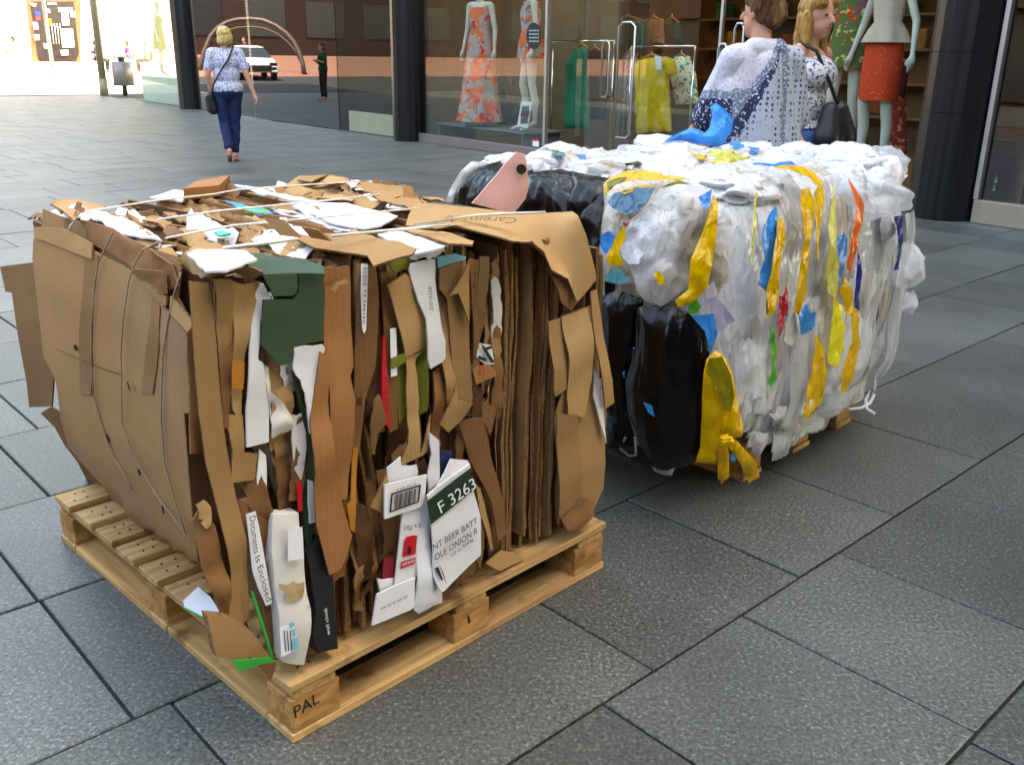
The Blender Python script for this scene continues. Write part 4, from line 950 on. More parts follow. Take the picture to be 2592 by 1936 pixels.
F_O = film('orange_film', '#f0701a'); F_BL = film('blue_film', '#1d8fd6'); F_SB = film('sky_blue_bag', '#38b4f2', transl=.5); F_NV = film('navy_film', '#0d1f86')
F_T = film('teal_film', '#4f9aa0'); F_R = film('red_film', '#b81f2c'); F_GR = film('green_film', '#3fae2c'); F_DB = film('dusty_blue_film', '#4f7f9a')
F_BK = film('black_film', (.0015, .0015, .002), transl=.0, rough=.24, bump=.28, zs=.12, fine=1.1); F_BK.node_tree.nodes['Principled BSDF'].inputs['Specular IOR Level'].default_value = .3; F_LI = film('lilac_film', '#b4aec4'); F_YO = film('olive_yellow_film', '#8f7f12')
pb_root = empty('plastic_bale', W(2.05, .5, .142), 'bale of crushed white, yellow and black plastic bags on a wooden pallet', 'plastic bale')
PC = (2.04, .50, .565); PAx = (.70, .57, .445); PE = 5.0
def sup(off=0.0):
    ax = [a_ + off for a_ in PAx]
    def f(q):
        s = sum(abs((q[i] - PC[i]) / ax[i]) ** PE for i in range(3)) ** (1 / PE)
        return (s - 1) * .5
    return f
def SU(off, pts): return [hit(p[0], p[1], sup(off + (p[2] if len(p) > 2 else 0)), 1.2, 8.0, .025) for p in pts]
def rough3(p, s):
    return noise.noise(p * s) + .5 * noise.noise(p * s * 2.1) + .3 * noise.noise(p * s * 4.3)
rp_ = random.Random(21)
# the packed mass
bm = bmesh.new()
bmesh.ops.create_cube(bm, size=2.0)
bmesh.ops.subdivide_edges(bm, edges=bm.edges[:], cuts=70, use_grid_fill=True)
for v in bm.verts:
    d = v.co.copy(); d = Vector((d.x, d.y, d.z))
    s = sum(abs(c) ** PE for c in d) ** (1 / PE)
    q = Vector((d.x / s * (PAx[0] - .03), d.y / s * (PAx[1] - .03), d.z / s * (PAx[2] - .02)))
    nn = Vector((d.x * abs(d.x) ** 3, d.y * abs(d.y) ** 3, d.z * abs(d.z) ** 3)).normalized()
    w = q + Vector((3, 5, 7))
    side = 1 - abs(nn.z)
    h = .03 * noise.noise(w * 4) + .014 * (1 - 2.2 * abs(noise.noise(Vector((w.x * 14, w.y * 14, w.z * (3 if side > .5 else 14)))))) + .006 * noise.noise(w * 45)
    q = q + nn * h
    v.co = W(PC[0] + q.x, PC[1] + q.y, max(.146, PC[2] + q.z))
bm_obj('film_mass', bm, F_M, pb_root, smooth=True)
def drape(q1, w, z0, z1, off, mt, face='f', name='plastic_film', amp=.012, pf=34):
    """long strip of film hanging down one side of the bale"""
    nu, nv = 9, 40; sd = rp_.random() * 90; v, f = [], []
    bw = rp_.uniform(.3, .9); fz = rp_.uniform(3, 7)
    for j in range(nv + 1):
        t = j / nv; z = z0 + (z1 - z0) * t
        cw = w * (.55 + .45 * math.sin(math.pi * min(1, max(0, .12 + .8 * t))) + .2 * noise.noise(Vector((sd, t * 4, 1))))
        cc = q1 + .03 * noise.noise(Vector((sd + 5, t * 2.5, 0)))
        for i in range(nu + 1):
            u = i / nu * 2 - 1
            x = cc + u * cw / 2
            if face == 'f':
                k = 1 - abs((x - PC[0]) / PAx[0]) ** PE - abs((max(z, PC[2] - .36) - PC[2]) / (PAx[2] + .02)) ** PE
                dep = PAx[1] * (max(k, .02) ** (1 / PE))
            else:
                k = 1 - abs((x - PC[1]) / PAx[1]) ** PE - abs((z - PC[2]) / (PAx[2] + .02)) ** PE
                dep = PAx[0] * (max(k, .02) ** (1 / PE))
            pl_ = amp * (1 - 2 * abs(noise.noise(Vector((u * w * pf + sd, z * fz, sd))))) + amp * .5 * noise.noise(Vector((u * w * pf * 3 + sd, z * 9, 2)))
            dep += off + pl_ - .007 * abs(u) ** 3 + .014 * noise.noise(Vector((sd, z * 5, 4)))
            if face == 'f': P_ = W(x, PC[1] - dep, z)
            elif face == 'r': P_ = W(PC[0] + dep, x, z)
            else: P_ = W(PC[0] - dep, x, z)
            v.append(P_)
    st = nu + 1
    for j in range(nv):
        for i in range(nu):
            a_ = j * st + i; f.append((a_, a_ + 1, a_ + st + 1, a_ + st))
    return mesh_obj(name, v, f, mt, pb_root, True)
WM = [F_W, F_W, F_W, F_W2, F_W, F_C, F_B, F_W2, F_G]
for i in range(70):
    q1 = 1.40 + 1.32 * (i + rp_.uniform(-.5, .5)) / 70
    zt_ = rp_.uniform(.88, 1.02); zb_ = rp_.choice([.11, .12, .13, .15, .2, .35]) if q1 > 1.74 else rp_.uniform(.22, .4)
    if rp_.random() < .3: zt_ = rp_.uniform(.5, .8)
    drape(q1, rp_.uniform(.08, .24), zt_, zb_ + rp_.uniform(-.03, .03), rp_.uniform(-.006, .008), rp_.choice(WM), amp=rp_.uniform(.005, .009), pf=rp_.uniform(30, 60))
for i in range(16):
    drape(-.02 + 1.0 * (i + rp_.random()) / 16, rp_.uniform(.08, .2), rp_.uniform(.8, 1.0), rp_.uniform(.12, .3), rp_.uniform(0, .02), rp_.choice(WM), 'r')
for i in range(10):
    drape(-.02 + 1.0 * (i + rp_.random()) / 10, rp_.uniform(.12, .24), rp_.uniform(.8, 1.0), rp_.uniform(.15, .3), rp_.uniform(-.02, .0), rp_.choice([F_BK, F_W2, F_BK, F_G]), 'l')
def lump(name, c, r3, mt, amp=.25, fr=3.0, sub=4, parent=None, label=None, pleatdir=None):
    bm = bmesh.new(); bmesh.ops.create_icosphere(bm, subdivisions=sub, radius=1.0); sd = Vector((rp_.random() * 50, rp_.random() * 50, 3))
    for v in bm.verts:
        d = v.co.copy()
        dd, _pp = noise.voronoi(d * fr * .9 + sd); d3, _pp = noise.voronoi(d * fr * 2.6 + sd)
        h = 1 + amp * noise.noise(d * fr * .5 + sd) + amp * .8 * (dd[0] - .45) + amp * .45 * (d3[0] - .45)
        v.co = Vector(c) + E1 * (d.x * r3[0] * h) + E2 * (d.y * r3[1] * h) + Vector((0, 0, d.z * r3[2] * h))
    return bm_obj(name, bm, mt, parent or pb_root, smooth=True, label=label)
# crushed bags lying on top
for i in range(46):
    a_, b_ = rp_.uniform(1.5, 2.62), rp_.uniform(.05, .98)
    r_ = rp_.uniform(.06, .15)
    lump('plastic_bag', W(a_, b_, .965), (r_, r_ * rp_.uniform(.6, 1.1), rp_.uniform(.025, .05)), rp_.choices([F_W, F_W2, F_C, F_YP, F_BL, F_Y], [12, 3, 2, .4, .08, .5])[0], .5, 3.5)
for (x, y, z, r3, mt) in ((2147, 385, 1.02, (.10, .12, .06), F_W), (2035, 385, 1.0, (.12, .1, .06), F_W), (2226, 400, .98, (.07, .09, .085), F_C), (1900, 375, 1.0, (.12, .12, .05), F_W), (1660, 352, 1.0, (.1, .08, .04), F_W), (1780, 345, 1.0, (.1, .08, .03), F_W2), (2200, 470, .95, (.12, .12, .07), F_C), (1290, 402, .985, (.10, .08, .035), F_W), (1420, 375, .99, (.10, .08, .03), F_W)):
    P_ = gnd(x, y, z); lump('plastic_bag', P_ - Vector((0, 0, r3[2] * .5)), r3, mt, .35, 3.2)
def S(off, mt, pts, name='plastic_film', **k):
    k.setdefault('thick', .001); k.setdefault('crumple', .006); k.setdefault('res', .016); k.setdefault('pleat', .004); k.setdefault('freq', 22)
    return panel(name, SU(off + (.016 if name == 'plastic_film' else 0), pts), mt, pb_root, **k)
# ---- left end: black sacks
KB = dict(inflate=.06, pleat=.006, pfreq=30, res=.012, crumple=.006, infr=.07)
S(.0, F_W2, Z('B', (195, 680), (240, 580), (300, 480), (370, 415), (480, 420), (420, 480), (340, 560), (280, 680)), 'plastic_bag', inflate=.03, label='dirty white sack at the far left end of the bale')
S(.02, F_BK, Z('B', (240, 690), (310, 560), (430, 460), (590, 405), (680, 470), (780, 475), (800, 560), (760, 700), (660, 760)), 'black_bag', **KB, label='black sack bulging at the far end of the bale')
S(.03, F_BK, Z('B', (640, 760), (720, 520), (780, 480), (960, 463), (1050, 480), (1040, 640), (1000, 740), (1060, 800)), 'black_bag', **KB)
S(.03, F_BK, Z('B', (990, 740), (1040, 480), (1120, 495), (1280, 525), (1240, 620), (1190, 720), (1100, 790)), 'black_bag', **KB)
S(.035, F_BK, Z('B', (1060, 800), (1110, 720), (1250, 610), (1220, 800), (1210, 1000), (1200, 1250), (1140, 1000)), 'black_bag', **KB)
S(.02, F_BK, Z('12', (180, 0), (300, -40), (470, 20), (440, 150), (400, 350), (350, 600), (370, 800), (420, 1000), (230, 1000), (220, 700)), 'black_bag', **KB)
S(.06, F_BK, Z('12', (430, 70), (540, 60), (640, 65), (760, 110), (870, 230), (905, 370), (870, 470), (855, 800), (830, 1080), (720, 1130), (520, 1120), (430, 950), (360, 750), (350, 560), (400, 350), (420, 150)), 'black_bag', inflate=.10, pleat=.006, pfreq=30, res=.011, crumple=.008, freq=8, infr=.09, label='full black sack hanging at the corner of the plastic bale')
for q in (((465, 700), (520, 720), (540, 795), (500, 760)), ((325, 500), (345, 490), (340, 540)), ((395, 335), (410, 340), (405, 352))):
    S(.125, F_BL, Z('12', *q), 'plastic_scrap', pleat=0)
tube('white_tie', [P_ - (P_ - EYE) * .0 for P_ in SU(.03, Z('12', (345, 930), (310, 1000), (370, 1050), (415, 1045), (410, 930)))], .004, F_W2, pb_root, 5)
S(.05, F_W2, Z('12', (530, 1110), (600, 1130), (670, 1130), (650, 1190), (560, 1160)), 'plastic_scrap', crumple=.02)
# ---- multi coloured and clear bags on the near corner
S(.035, F_B, Z('10', (420, 230), (480, 170), (620, 120), (800, 150), (1030, 190), (900, 250), (730, 460), (620, 600), (550, 760), (610, 880), (700, 1040), (650, 1060), (420, 1030), (380, 900), (400, 600), (430, 380)), 'plastic_bag', inflate=.04, label='see-through bag stuffed with blue and yellow film')
S(.075, F_Y, Z('10', (425, 210), (480, 165), (560, 130), (680, 100), (860, 120), (1030, 190), (870, 180), (640, 190), (520, 230), (430, 310)), pleat=.004)
S(.078, F_YO, Z('10', (450, 200), (540, 165), (620, 160), (560, 210), (460, 260)), pleat=.002)
S(.080, F_Y, Z('10', (560, 280), (720, 230), (860, 225), (700, 275), (600, 310)), pleat=.002)
S(.080, F_DB, Z('10', (450, 370), (520, 300), (700, 250), (860, 250), (800, 350), (700, 450), (600, 475), (500, 420)), pleat=.004)
S(.080, F_BL, Z('10', (395, 650), (470, 610), (515, 650), (490, 740), (440, 810), (400, 740)), pleat=.003)
S(.080, F_Y, Z('10', (515, 690), (600, 560), (615, 660), (560, 780), (600, 900), (480, 900), (450, 830)), pleat=.004)
S(.080, F_T, Z('10', (440, 980), (500, 940), (560, 930), (650, 1050), (550, 1055), (450, 1035)), pleat=.003)
S(.082, F_R, Z('10', (580, 540), (640, 535), (625, 570), (600, 575)), pleat=0)
S(.060, F_W2, Z('10', (730, 460), (900, 250), (1050, 220), (1200, 210), (1330, 260), (1370, 400), (1340, 600), (1220, 700), (1150, 900), (1120, 1080), (1000, 1180), (900, 1245), (760, 1190), (700, 1120), (690, 1020), (610, 880), (560, 780), (600, 690), (620, 560)), 'plastic_bag', inflate=.055, pleat=.012, pfreq=22, infr=.05, crumple=.014, label='swollen clear bag with crumpled film inside')
S(.115, F_W, Z('10', (560, 760), (640, 690), (760, 800), (740, 880), (620, 890)), 'plastic_film', crumple=.02, ragged=.008)
S(.118, F_Y, Z('10', (840, 960), (890, 950), (930, 1010), (920, 1060), (880, 1060)), 'plastic_scrap', pleat=0)
S(.085, F_BL, Z('10', (1215, 330), (1330, 265), (1310, 400), (1260, 450)), pleat=.003)
S(.080, F_Y, Z('10', (1340, 310), (1385, 380), (1360, 700), (1330, 900), (1280, 1100), (1150, 1220), (1050, 1250), (1020, 1190), (1130, 1100), (1150, 850), (1250, 620), (1310, 450)), inflate=.02, pleat=.006, label='long yellow bag beside the swollen clear bag')
S(.055, F_GR, Z('10', (1130, 1240), (1200, 1180), (1240, 1240), (1200, 1300), (1140, 1300)), pleat=.002)
S(.060, F_LI, Z('12', (880, 20), (935, 0), (1000, 60), (1070, 160), (960, 240), (930, 110)), pleat=.003)
S(.085, F_BL, Z('12', (780, 130), (930, 115), (955, 250), (905, 390), (870, 230)), pleat=.002, label='bright blue film sheet beside the black sack')
# ---- vertical strips on the long face
S(.035, F_BL, Z('10', (1860, 400), (1885, 500), (1880, 650), (1830, 900), (1780, 1130), (1720, 1060), (1760, 850), (1740, 640), (1800, 480)))
S(.045, F_BK, Z('10', (1760, 560), (1820, 520), (1850, 560), (1830, 610), (1780, 600)), 'plastic_scrap', pleat=.002)
S(.045, F_BK, Z('10', (1790, 690), (1860, 680), (1840, 760), (1800, 750)), 'plastic_scrap', pleat=.002)
S(.040, F_YP, Z('10', (1685, 290), (1705, 300), (1690, 620), (1665, 900), (1650, 880), (1670, 600)))
Y = lambda mt, off, k, *p, **kw: S(off, mt, Z(k, *p), **kw)
Y(F_Y, .045, '11', (390, 800), (440, 860), (440, 1050), (410, 1250), (400, 1450), (350, 1640), (300, 1652), (300, 1400), (350, 1150), (380, 980))
Y(F_Y, .045, '11', (580, 600), (650, 580), (690, 680), (690, 800), (660, 960), (650, 1100), (640, 1300), (620, 1500), (560, 1652), (530, 1600), (580, 1300), (610, 1000), (590, 800))
Y(F_YO, .040, '11', (300, 1400), (360, 1400), (380, 1560), (330, 1652), (290, 1640))
Y(F_Y, .050, '11', (340, 405), (440, 392), (520, 395), (620, 415), (700, 465), (760, 530), (780, 700), (750, 950), (720, 1220), (710, 1100), (708, 800), (690, 620), (735, 560), (620, 480), (480, 430), label='yellow bag folded over the top edge and hanging down')
Y(F_YP, .040, '11', (840, 540), (860, 640), (880, 900), (870, 1100), (900, 1250), (870, 1500), (800, 1450), (790, 1250), (820, 1000))
Y(F_O, .050, '11', (980, 500), (1060, 630), (1120, 700), (1110, 860), (1060, 970), (1030, 1200), (1000, 1300), (970, 1250), (990, 1000), (1040, 850), (1050, 740), label='orange film strip on the long face of the plastic bale')
Y(F_BL, .042, '11', (885, 1000), (960, 950), (965, 1080), (930, 1250), (900, 1410), (880, 1400), (910, 1200), (885, 1100))
Y(F_NV, .042, '11', (1060, 1080), (1085, 1280), (1062, 1600), (1020, 1570), (1040, 1400))
Y(F_NV, .050, '11', (1355, 825), (1430, 810), (1440, 1000), (1415, 1150), (1400, 1265), (1370, 1270), (1400, 1100), (1390, 900))
Y(F_BK, .042, '11', (1105, 440), (1135, 520), (1148, 710), (1130, 680), (1115, 550), pleat=.002)
Y(F_R, .045, '11', (465, 1390), (472, 1480), (460, 1640), (410, 1652), (430, 1500))
Y(F_R, .045, '12', (1365, 0), (1405, 0), (1385, 180), (1345, 290), (1350, 150))
Y(F_Y, .055, '12', (1600, 255), (1660, 350), (1672, 520), (1640, 700), (1560, 800), (1515, 790), (1540, 620), (1580, 450))
Y(F_YB, .055, '12', (1720, 0), (1770, 60), (1785, 200), (1770, 380), (1740, 470), (1680, 440), (1700, 150))
Y(F_Y, .05, '12', (1790, -40), (1840, 0), (1882, 150), (1882, 300), (1830, 560), (1780, 655), (1765, 520), (1840, 300), (1830, 120))
Y(F_Y, .05, '11', (900, 1430), (960, 1330), (1000, 1430), (1050, 1640), (960, 1652), (950, 1560))
Y(F_BL, .055, '12', (1480, 140), (1520, 60), (1545, 40), (1560, 110), (1600, 100), (1595, 210), (1500, 255))
Y(F_GR, .05, '12', (1290, 200), (1320, 230), (1342, 350), (1322, 450), (1342, 540), (1300, 600), (1285, 570), (1318, 420))
Y(F_B, .04, '12', (1400, 180), (1460, 100), (1480, 250), (1440, 330), (1380, 290))
Y(F_W, .05, '12', (1490, 780), (1525, 660), (1580, 680), (1560, 740), (1520, 790))
for i in range(4):
    drape(1.7 + 1.2 * rp_.random(), rp_.uniform(.08, .2), rp_.uniform(.6, .98), rp_.uniform(.1, .4), .05 + rp_.uniform(-.01, .012), F_C, amp=.006, pf=45)
# ---- yellow bag tied at the front
TB = Z('12', (940, 350), (1000, 400), (1050, 500), (1080, 650), (1100, 750), (1125, 850), (1110, 920), (1040, 945), (1000, 950), (960, 1000), (945, 1110), (805, 1090), (840, 1000), (850, 750), (860, 500), (880, 420))
S(.075, F_Y, TB, 'tied_yellow_bag', inflate=.035, pleat=.010, pfreq=30, label='yellow bag tied in a knot hanging low on the plastic bale')
S(.105, F_YO, Z('12', (900, 410), (985, 400), (1040, 520), (1060, 660), (1040, 760), (980, 740), (920, 560), (880, 500)), pleat=.003)
S(.095, F_Y, Z('12', (1000, 930), (1080, 950), (1200, 1080), (1235, 1190), (1160, 1230), (1110, 1110), (1030, 1000)), 'bag_tail', inflate=.012)
S(.095, F_Y, Z('12', (960, 950), (1010, 950), (1030, 1050), (1030, 1180), (985, 1245), (950, 1190)), 'bag_tail', inflate=.012)
lump('knot', hit(*Z('12', (1010, 950))[0], sup(.115), 1.2, 8, .02), (.018, .018, .016), F_Y, .4, 4)
# ---- lower edge and right end
S(.03, F_C, Z('12', (1640, 640), (1690, 470), (1740, 480), (1790, 640), (1780, 720), (1700, 800), (1600, 800)), 'plastic_bag', inflate=.03, crumple=.02)
S(.03, F_W2, Z('12', (1300, 780), (1400, 720), (1480, 800), (1500, 860), (1440, 910), (1320, 900)), 'plastic_bag', inflate=.03, crumple=.02)
S(.04, F_W, Z('12', (1160, 900), (1290, 900), (1280, 960), (1220, 1060), (1190, 1040)), 'plastic_bag', inflate=.01, crumple=.01)
S(.02, F_BL, Z('12', (1035, 1040), (1075, 1050), (1070, 1085), (1040, 1085)), 'plastic_scrap')
S(.03, F_C, Z('11', (1445, 1030), (1540, 1050), (1600, 1200), (1570, 1350), (1450, 1430), (1350, 1400), (1370, 1270)), 'plastic_bag', inflate=.06, crumple=.02, label='clear bag ballooning from the far end of the plastic bale')
S(.03, F_W, Z('11', (1440, 1440), (1500, 1460), (1540, 1440), (1565, 1540), (1520, 1640), (1420, 1600)), 'plastic_bag', inflate=.02, crumple=.02)
S(.03, F_W, Z('11', (1270, 300), (1400, 420), (1420, 480), (1465, 490), (1390, 600), (1250, 600), (1150, 450)), 'plastic_bag', inflate=.04, crumple=.02)
S(.03, F_W, Z('11', (1290, 740), (1360, 830), (1400, 890), (1380, 980), (1280, 1030), (1240, 900)), 'plastic_bag', inflate=.03, crumple=.015)
tube('white_tie', SU(.02, Z('12', (1820, 745), (1900, 735), (1960, 700), (1985, 650), (1960, 625), (1930, 680), (1935, 740), (1990, 775))), .006, F_W, pb_root, 6)
# ---- bits of colour on the top
for (k, mt, p) in (('13', F_SB, ((770, 1150), (830, 1130), (900, 1165), (860, 1185))), ('13', F_SB, ((930, 1170), (1020, 1185), (1000, 1210), (950, 1200))), ('13', F_Y, ((430, 1215), (520, 1240), (600, 1235), (570, 1280))), ('B', F_T, ((900, 340), (980, 350), (1000, 375), (900, 365))), ('B', F_BL, ((1050, 370), (1120, 380), (1140, 400), (1090, 395))), ('B', F_Y, ((890, 335), (960, 338), (940, 350))), ('B', F_BK, ((1380, 420), (1470, 415), (1500, 435), (1420, 435))), ('B', F_B, ((750, 385), (860, 380), (840, 395), (760, 400)))):
    panel('plastic_scrap', TP(1.022, Z(k, *p)), mt, pb_root, thick=.001, crumple=.01, res=.02)
# ---- blue bag on top
bb = Z('13', (250, 1135), (300, 1100), (380, 1060), (450, 1030), (520, 1035), (585, 1060), (620, 1020), (640, 930), (622, 860), (670, 825), (720, 860), (780, 920), (810, 965), (800, 1050), (760, 1100), (720, 1180), (650, 1170), (590, 1160), (500, 1140), (400, 1120))
f_bb = lambda q: (1.02 - q[1] * 1.0 + (q[0] - 2.6) * .9)
C0 = gnd(*Z('13', (600, 1160))[0], 1.0)
tt_ = (C0 - EYE).dot(AZ)
bpts = [EYE + ray(p[0], p[1]) * tt_ for p in bb]
panel('blue_bag', bpts, F_SB, pb_root, thick=.0, crumple=.02, freq=14, inflate=.05, pleat=.012, pfreq=30, res=.014, label='bright blue plastic bag sticking up from the top of the bale')
panel('blue_bag', [p + (p - EYE).normalized() * .004 for p in bpts], F_SB, pb_root, thick=.001, crumple=.01, freq=14, inflate=-.05, res=.02)
# ================================================================== SHAPE HELPERS FOR FIGURES AND CLOTHES
def blob(name, prims, mt, parent=None, voxel=.012, sm=4, cuts=(), M=None, label=None, matfn=None, strands=0.0, folds=0.0):
    """one continuous surface grown round tapered limbs ('c', p0, r0, p1, r1) and ellipsoids ('e', centre, radii)"""
    bm = bmesh.new()
    for pr in prims:
        b2 = bmesh.new()
        if pr[0] == 'c':
            _, p0, r0, p1, r1 = pr
            for p, r_ in ((p0, r0), (p1, r1)):
                bmesh.ops.create_icosphere(b2, subdivisions=2, radius=r_, matrix=Matrix.Translation(Vector(p)))
            res_ = bmesh.ops.convex_hull(b2, input=b2.verts[:])
            bmesh.ops.delete(b2, geom=[v for v in b2.verts if not v.link_faces], context='VERTS')
            inner = [g for g in res_['geom_interior'] if isinstance(g, bmesh.types.BMVert) and g.is_valid]
            if inner: bmesh.ops.delete(b2, geom=inner, context='VERTS')
        else:
            bmesh.ops.create_icosphere(b2, subdivisions=3, radius=1.0)
            rot = pr[3].to_matrix() if len(pr) > 3 else Matrix.Identity(3)
            for v in b2.verts:
                v.co = Vector(pr[1]) + rot @ Vector((v.co.x * pr[2][0], v.co.y * pr[2][1], v.co.z * pr[2][2]))
        tmp = bpy.data.meshes.new('tmp'); b2.to_mesh(tmp); b2.free(); bm.from_mesh(tmp); bpy.data.meshes.remove(tmp)
    me = bpy.data.meshes.new('tmp'); bm.to_mesh(me); bm.free()
    o = bpy.data.objects.new('tmp', me); COL.objects.link(o)
    md = o.modifiers.new('r', 'REMESH'); md.mode = 'VOXEL'; md.voxel_size = voxel
    if sm:
        ms = o.modifiers.new('s', 'SMOOTH'); ms.factor = .5; ms.iterations = sm
    dg = bpy.context.evaluated_depsgraph_get(); ev = bpy.data.meshes.new_from_object(o.evaluated_get(dg))
    bpy.data.objects.remove(o); bpy.data.meshes.remove(me)
    bm = bmesh.new(); bm.from_mesh(ev); bpy.data.meshes.remove(ev)
    for co, no in cuts:
        bmesh.ops.bisect_plane(bm, geom=bm.verts[:] + bm.edges[:] + bm.faces[:], plane_co=Vector(co), plane_no=Vector(no), clear_outer=True)
    if folds:
        bm.normal_update()
        for v_ in bm.verts: v_.co += v_.normal * folds * ((1 - 2.4 * abs(noise.noise(Vector((v_.co.x * 9 + v_.co.z * 3, v_.co.y * 9, v_.co.z * 2.2))))) + .5 * noise.noise(Vector((v_.co.x * 24, v_.co.y * 24, v_.co.z * 7))))
    if strands:
        bm.normal_update()
        for v_ in bm.verts: v_.co += v_.normal * strands * (noise.noise(Vector((v_.co.x * 70, v_.co.y * 70, v_.co.z * 14))) + .6 * noise.noise(Vector((v_.co.x * 25, v_.co.y * 25, v_.co.z * 22))))
    if matfn:
        for fc in bm.faces: fc.material_index = matfn(fc.calc_center_median())
    if M is not None: bmesh.ops.transform(bm, matrix=M, verts=bm.verts[:])
    return bm_obj(name, bm, mt, parent, smooth=True, label=label)
def loft(name, rings, mt, parent=None, M=None, seg=36, fold=0.0, ff=6, label=None, cap=False):
    """rings: (cx, cy, z, rx, ry[, fold]) joined into a garment-like tube"""
    v, f = [], []; sd = random.random() * 20
    for r_ in rings:
        fo = r_[5] if len(r_) > 5 else fold
        for j in range(seg):
            a = 2 * math.pi * j / seg
            k = 1 + fo * math.sin(a * ff + sd + r_[2] * 1.3) + fo * .6 * noise.noise(Vector((math.cos(a) * 2 + sd, math.sin(a) * 2, r_[2] * 2)))
            v.append(Vector((r_[0] + r_[3] * k * math.cos(a), r_[1] + r_[4] * k * math.sin(a), r_[2])))
    for i in range(len(rings) - 1):
        for j in range(seg):
            a = i * seg + j; b = i * seg + (j + 1) % seg
            f.append((a, b, b + seg, a + seg))
    if cap:
        f.append(tuple(range(seg))[::-1]); f.append(tuple(range((len(rings) - 1) * seg, len(rings) * seg)))
    if M is not None: v = [M @ p for p in v]
    return mesh_obj(name, v, f, mt, parent, True, label=label)
def hand(wr, d, side, out, k=1.0, curl=.35):
    """relaxed hand: palm, four bent fingers and a thumb. wr wrist, d pointing direction, side across the palm towards the thumb, out palm normal"""
    wr, d, side, out = Vector(wr), Vector(d).normalized(), Vector(side).normalized(), Vector(out).normalized()
    pr = [('c', wr, .022 * k, wr + d * .055 * k, .030 * k)]
    base = wr + d * .075 * k
    pr.append(('c', base - side * .022 * k, .013 * k, base + side * .022 * k, .013 * k))
    for i, L in enumerate((.058, .068, .064, .050)):
        b = base + side * (.027 - .018 * i) * k
        m = b + (d * .6 + out * curl * .4).normalized() * L * .5 * k
        e = m + (d * (1 - curl) + out * curl).normalized() * L * .55 * k
        pr += [('c', b, .0095 * k, m, .009 * k), ('c', m, .009 * k, e, .0075 * k)]
    t0 = wr + d * .03 * k + side * .026 * k
    t1 = t0 + (d * .7 + side * .6 + out * .3).normalized() * .035 * k
    pr += [('c', t0, .013 * k, t1, .011 * k), ('c', t1, .011 * k, t1 + (d * .9 + out * .3).normalized() * .03 * k, .009 * k)]
    return pr
SKIN = mat('skin', '#c58d72', rough=.5, spec=.35, var=.06, vscale=12)
EYEW = mat('eye_dark', (.03, .02, .018), rough=.2, var=.1)
LIP = mat('lips', '#a35a52', rough=.4, var=.05)
def person_body(J, M, root, head_yaw=0.0, head_tilt=0.0, bare_feet=True):
    """J: joints in the local frame (facing +Y)"""
    Vv = Vector
    pr = [('e', (0, .0, .89), (.165, .115, .12)), ('e', (0, .0, 1.05), (.13, .095, .14)), ('e', (0, .01, 1.22), (.15, .105, .15)),
          ('c', (-.13, 0, 1.325), .05, (.13, 0, 1.325), .05), ('c', (0, -.005, 1.33), .055, (0, .01, 1.43), .047)]
    for s in ('l', 'r'):
        sh, el, wr = Vv(J['sh_' + s]), Vv(J['el_' + s]), Vv(J['wr_' + s])
        pr += [('c', sh, .052, el, .038), ('c', el, .038, wr, .025)]
        d = (wr - el).normalized(); pr += hand(wr, d, J.get('th_' + s, (0, 1, 0)), J.get('pn_' + s, ((1 if s == 'l' else -1), 0, 0)))
        hp, kn, an = Vv(J['hp_' + s]), Vv(J['kn_' + s]), Vv(J['an_' + s])
        pr += [('c', hp, .085, kn, .055), ('c', kn, .053, kn.lerp(an, .35), .054), ('c', kn.lerp(an, .35), .054, an, .034)]
        td = Vv(J.get('toe_' + s, (0, 1, -.15))).normalized()
        pr += [('c', an + Vv((0, -.02, -.02)), .034, an + td * .13 + Vv((0, 0, -.035)), .026), ('c', an + td * .13 + Vv((0, 0, -.035)), .026, an + td * .18 + Vv((0, 0, -.04)), .02)]
    hc = Vv(J.get('head', (0, .02, 1.52)))
    rz = Matrix.Rotation(head_yaw, 3, 'Z'); hd = lambda x, y, z: hc + rz @ Vv((x, y, z))
    pr += [('e', hc + Vv((0, 0, .02)), (.072, .088, .095)), ('e', hd(0, .022, -.045), (.056, .068, .068)), ('c', hd(0, .02, -.09), .028, hd(0, .05, -.095), .025),
           ('c', hd(0, .088, .005), .010, hd(0, .105, -.028), .013), ('e', hd(.072, -.005, -.01), (.012, .02, .03)), ('e', hd(-.072, -.005, -.01), (.012, .02, .03)),
           ('c', hc + Vv((0, -.01, -.06)), .05, (0, 0, 1.38), .05)]
    b = blob('body', pr, SKIN, root, .0085, 2, M=M)
    for sx in (-1, 1):
        blob('eye', [('e', hd(.03 * sx, .080, .006), (.011, .008, .006))], EYEW, b, .003, 0, M=M)
    blob('mouth', [('e', hd(0, .084, -.058), (.02, .008, .006))], LIP, b, .003, 0, M=M)
    return b, hd
# ================================================================== SHOP BUILDING
GN = 8.3
GLASS = glass_mat('shop_glass', (.90, .92, .90), .14); GLASSR = glass_mat('dark_shop_glass', (.55, .50, .48), 2.2)
BLACKST = mat('polished_black_stone', (.009, .009, .010), rough=.32, spec=.3, var=.6, vscale=2, stretch=(8, 8, .25), world=True)
METAL = mat('brushed_metal', (.55, .54, .53), rough=.35, metal=.9, var=.08); CREAM = mat('cream_panel', '#b3ac92', rough=.5, var=.06)
PLM = mat('plinth_metal', '#8b807c', rough=.35, metal=.6, var=.08); PLM2 = mat('beige_plinth', '#9a8f7d', rough=.4, metal=.3, var=.08)
SHF = mat('shop_floor_wood', '#6f5a3f', rough=.5, var=.2, vscale=3); SHW = mat('shop_wall_wood', '#5d4428', rough=.6, var=.25, vscale=2); SHB = mat('shop_wall_beige', '#6b604a', rough=.7, var=.1)
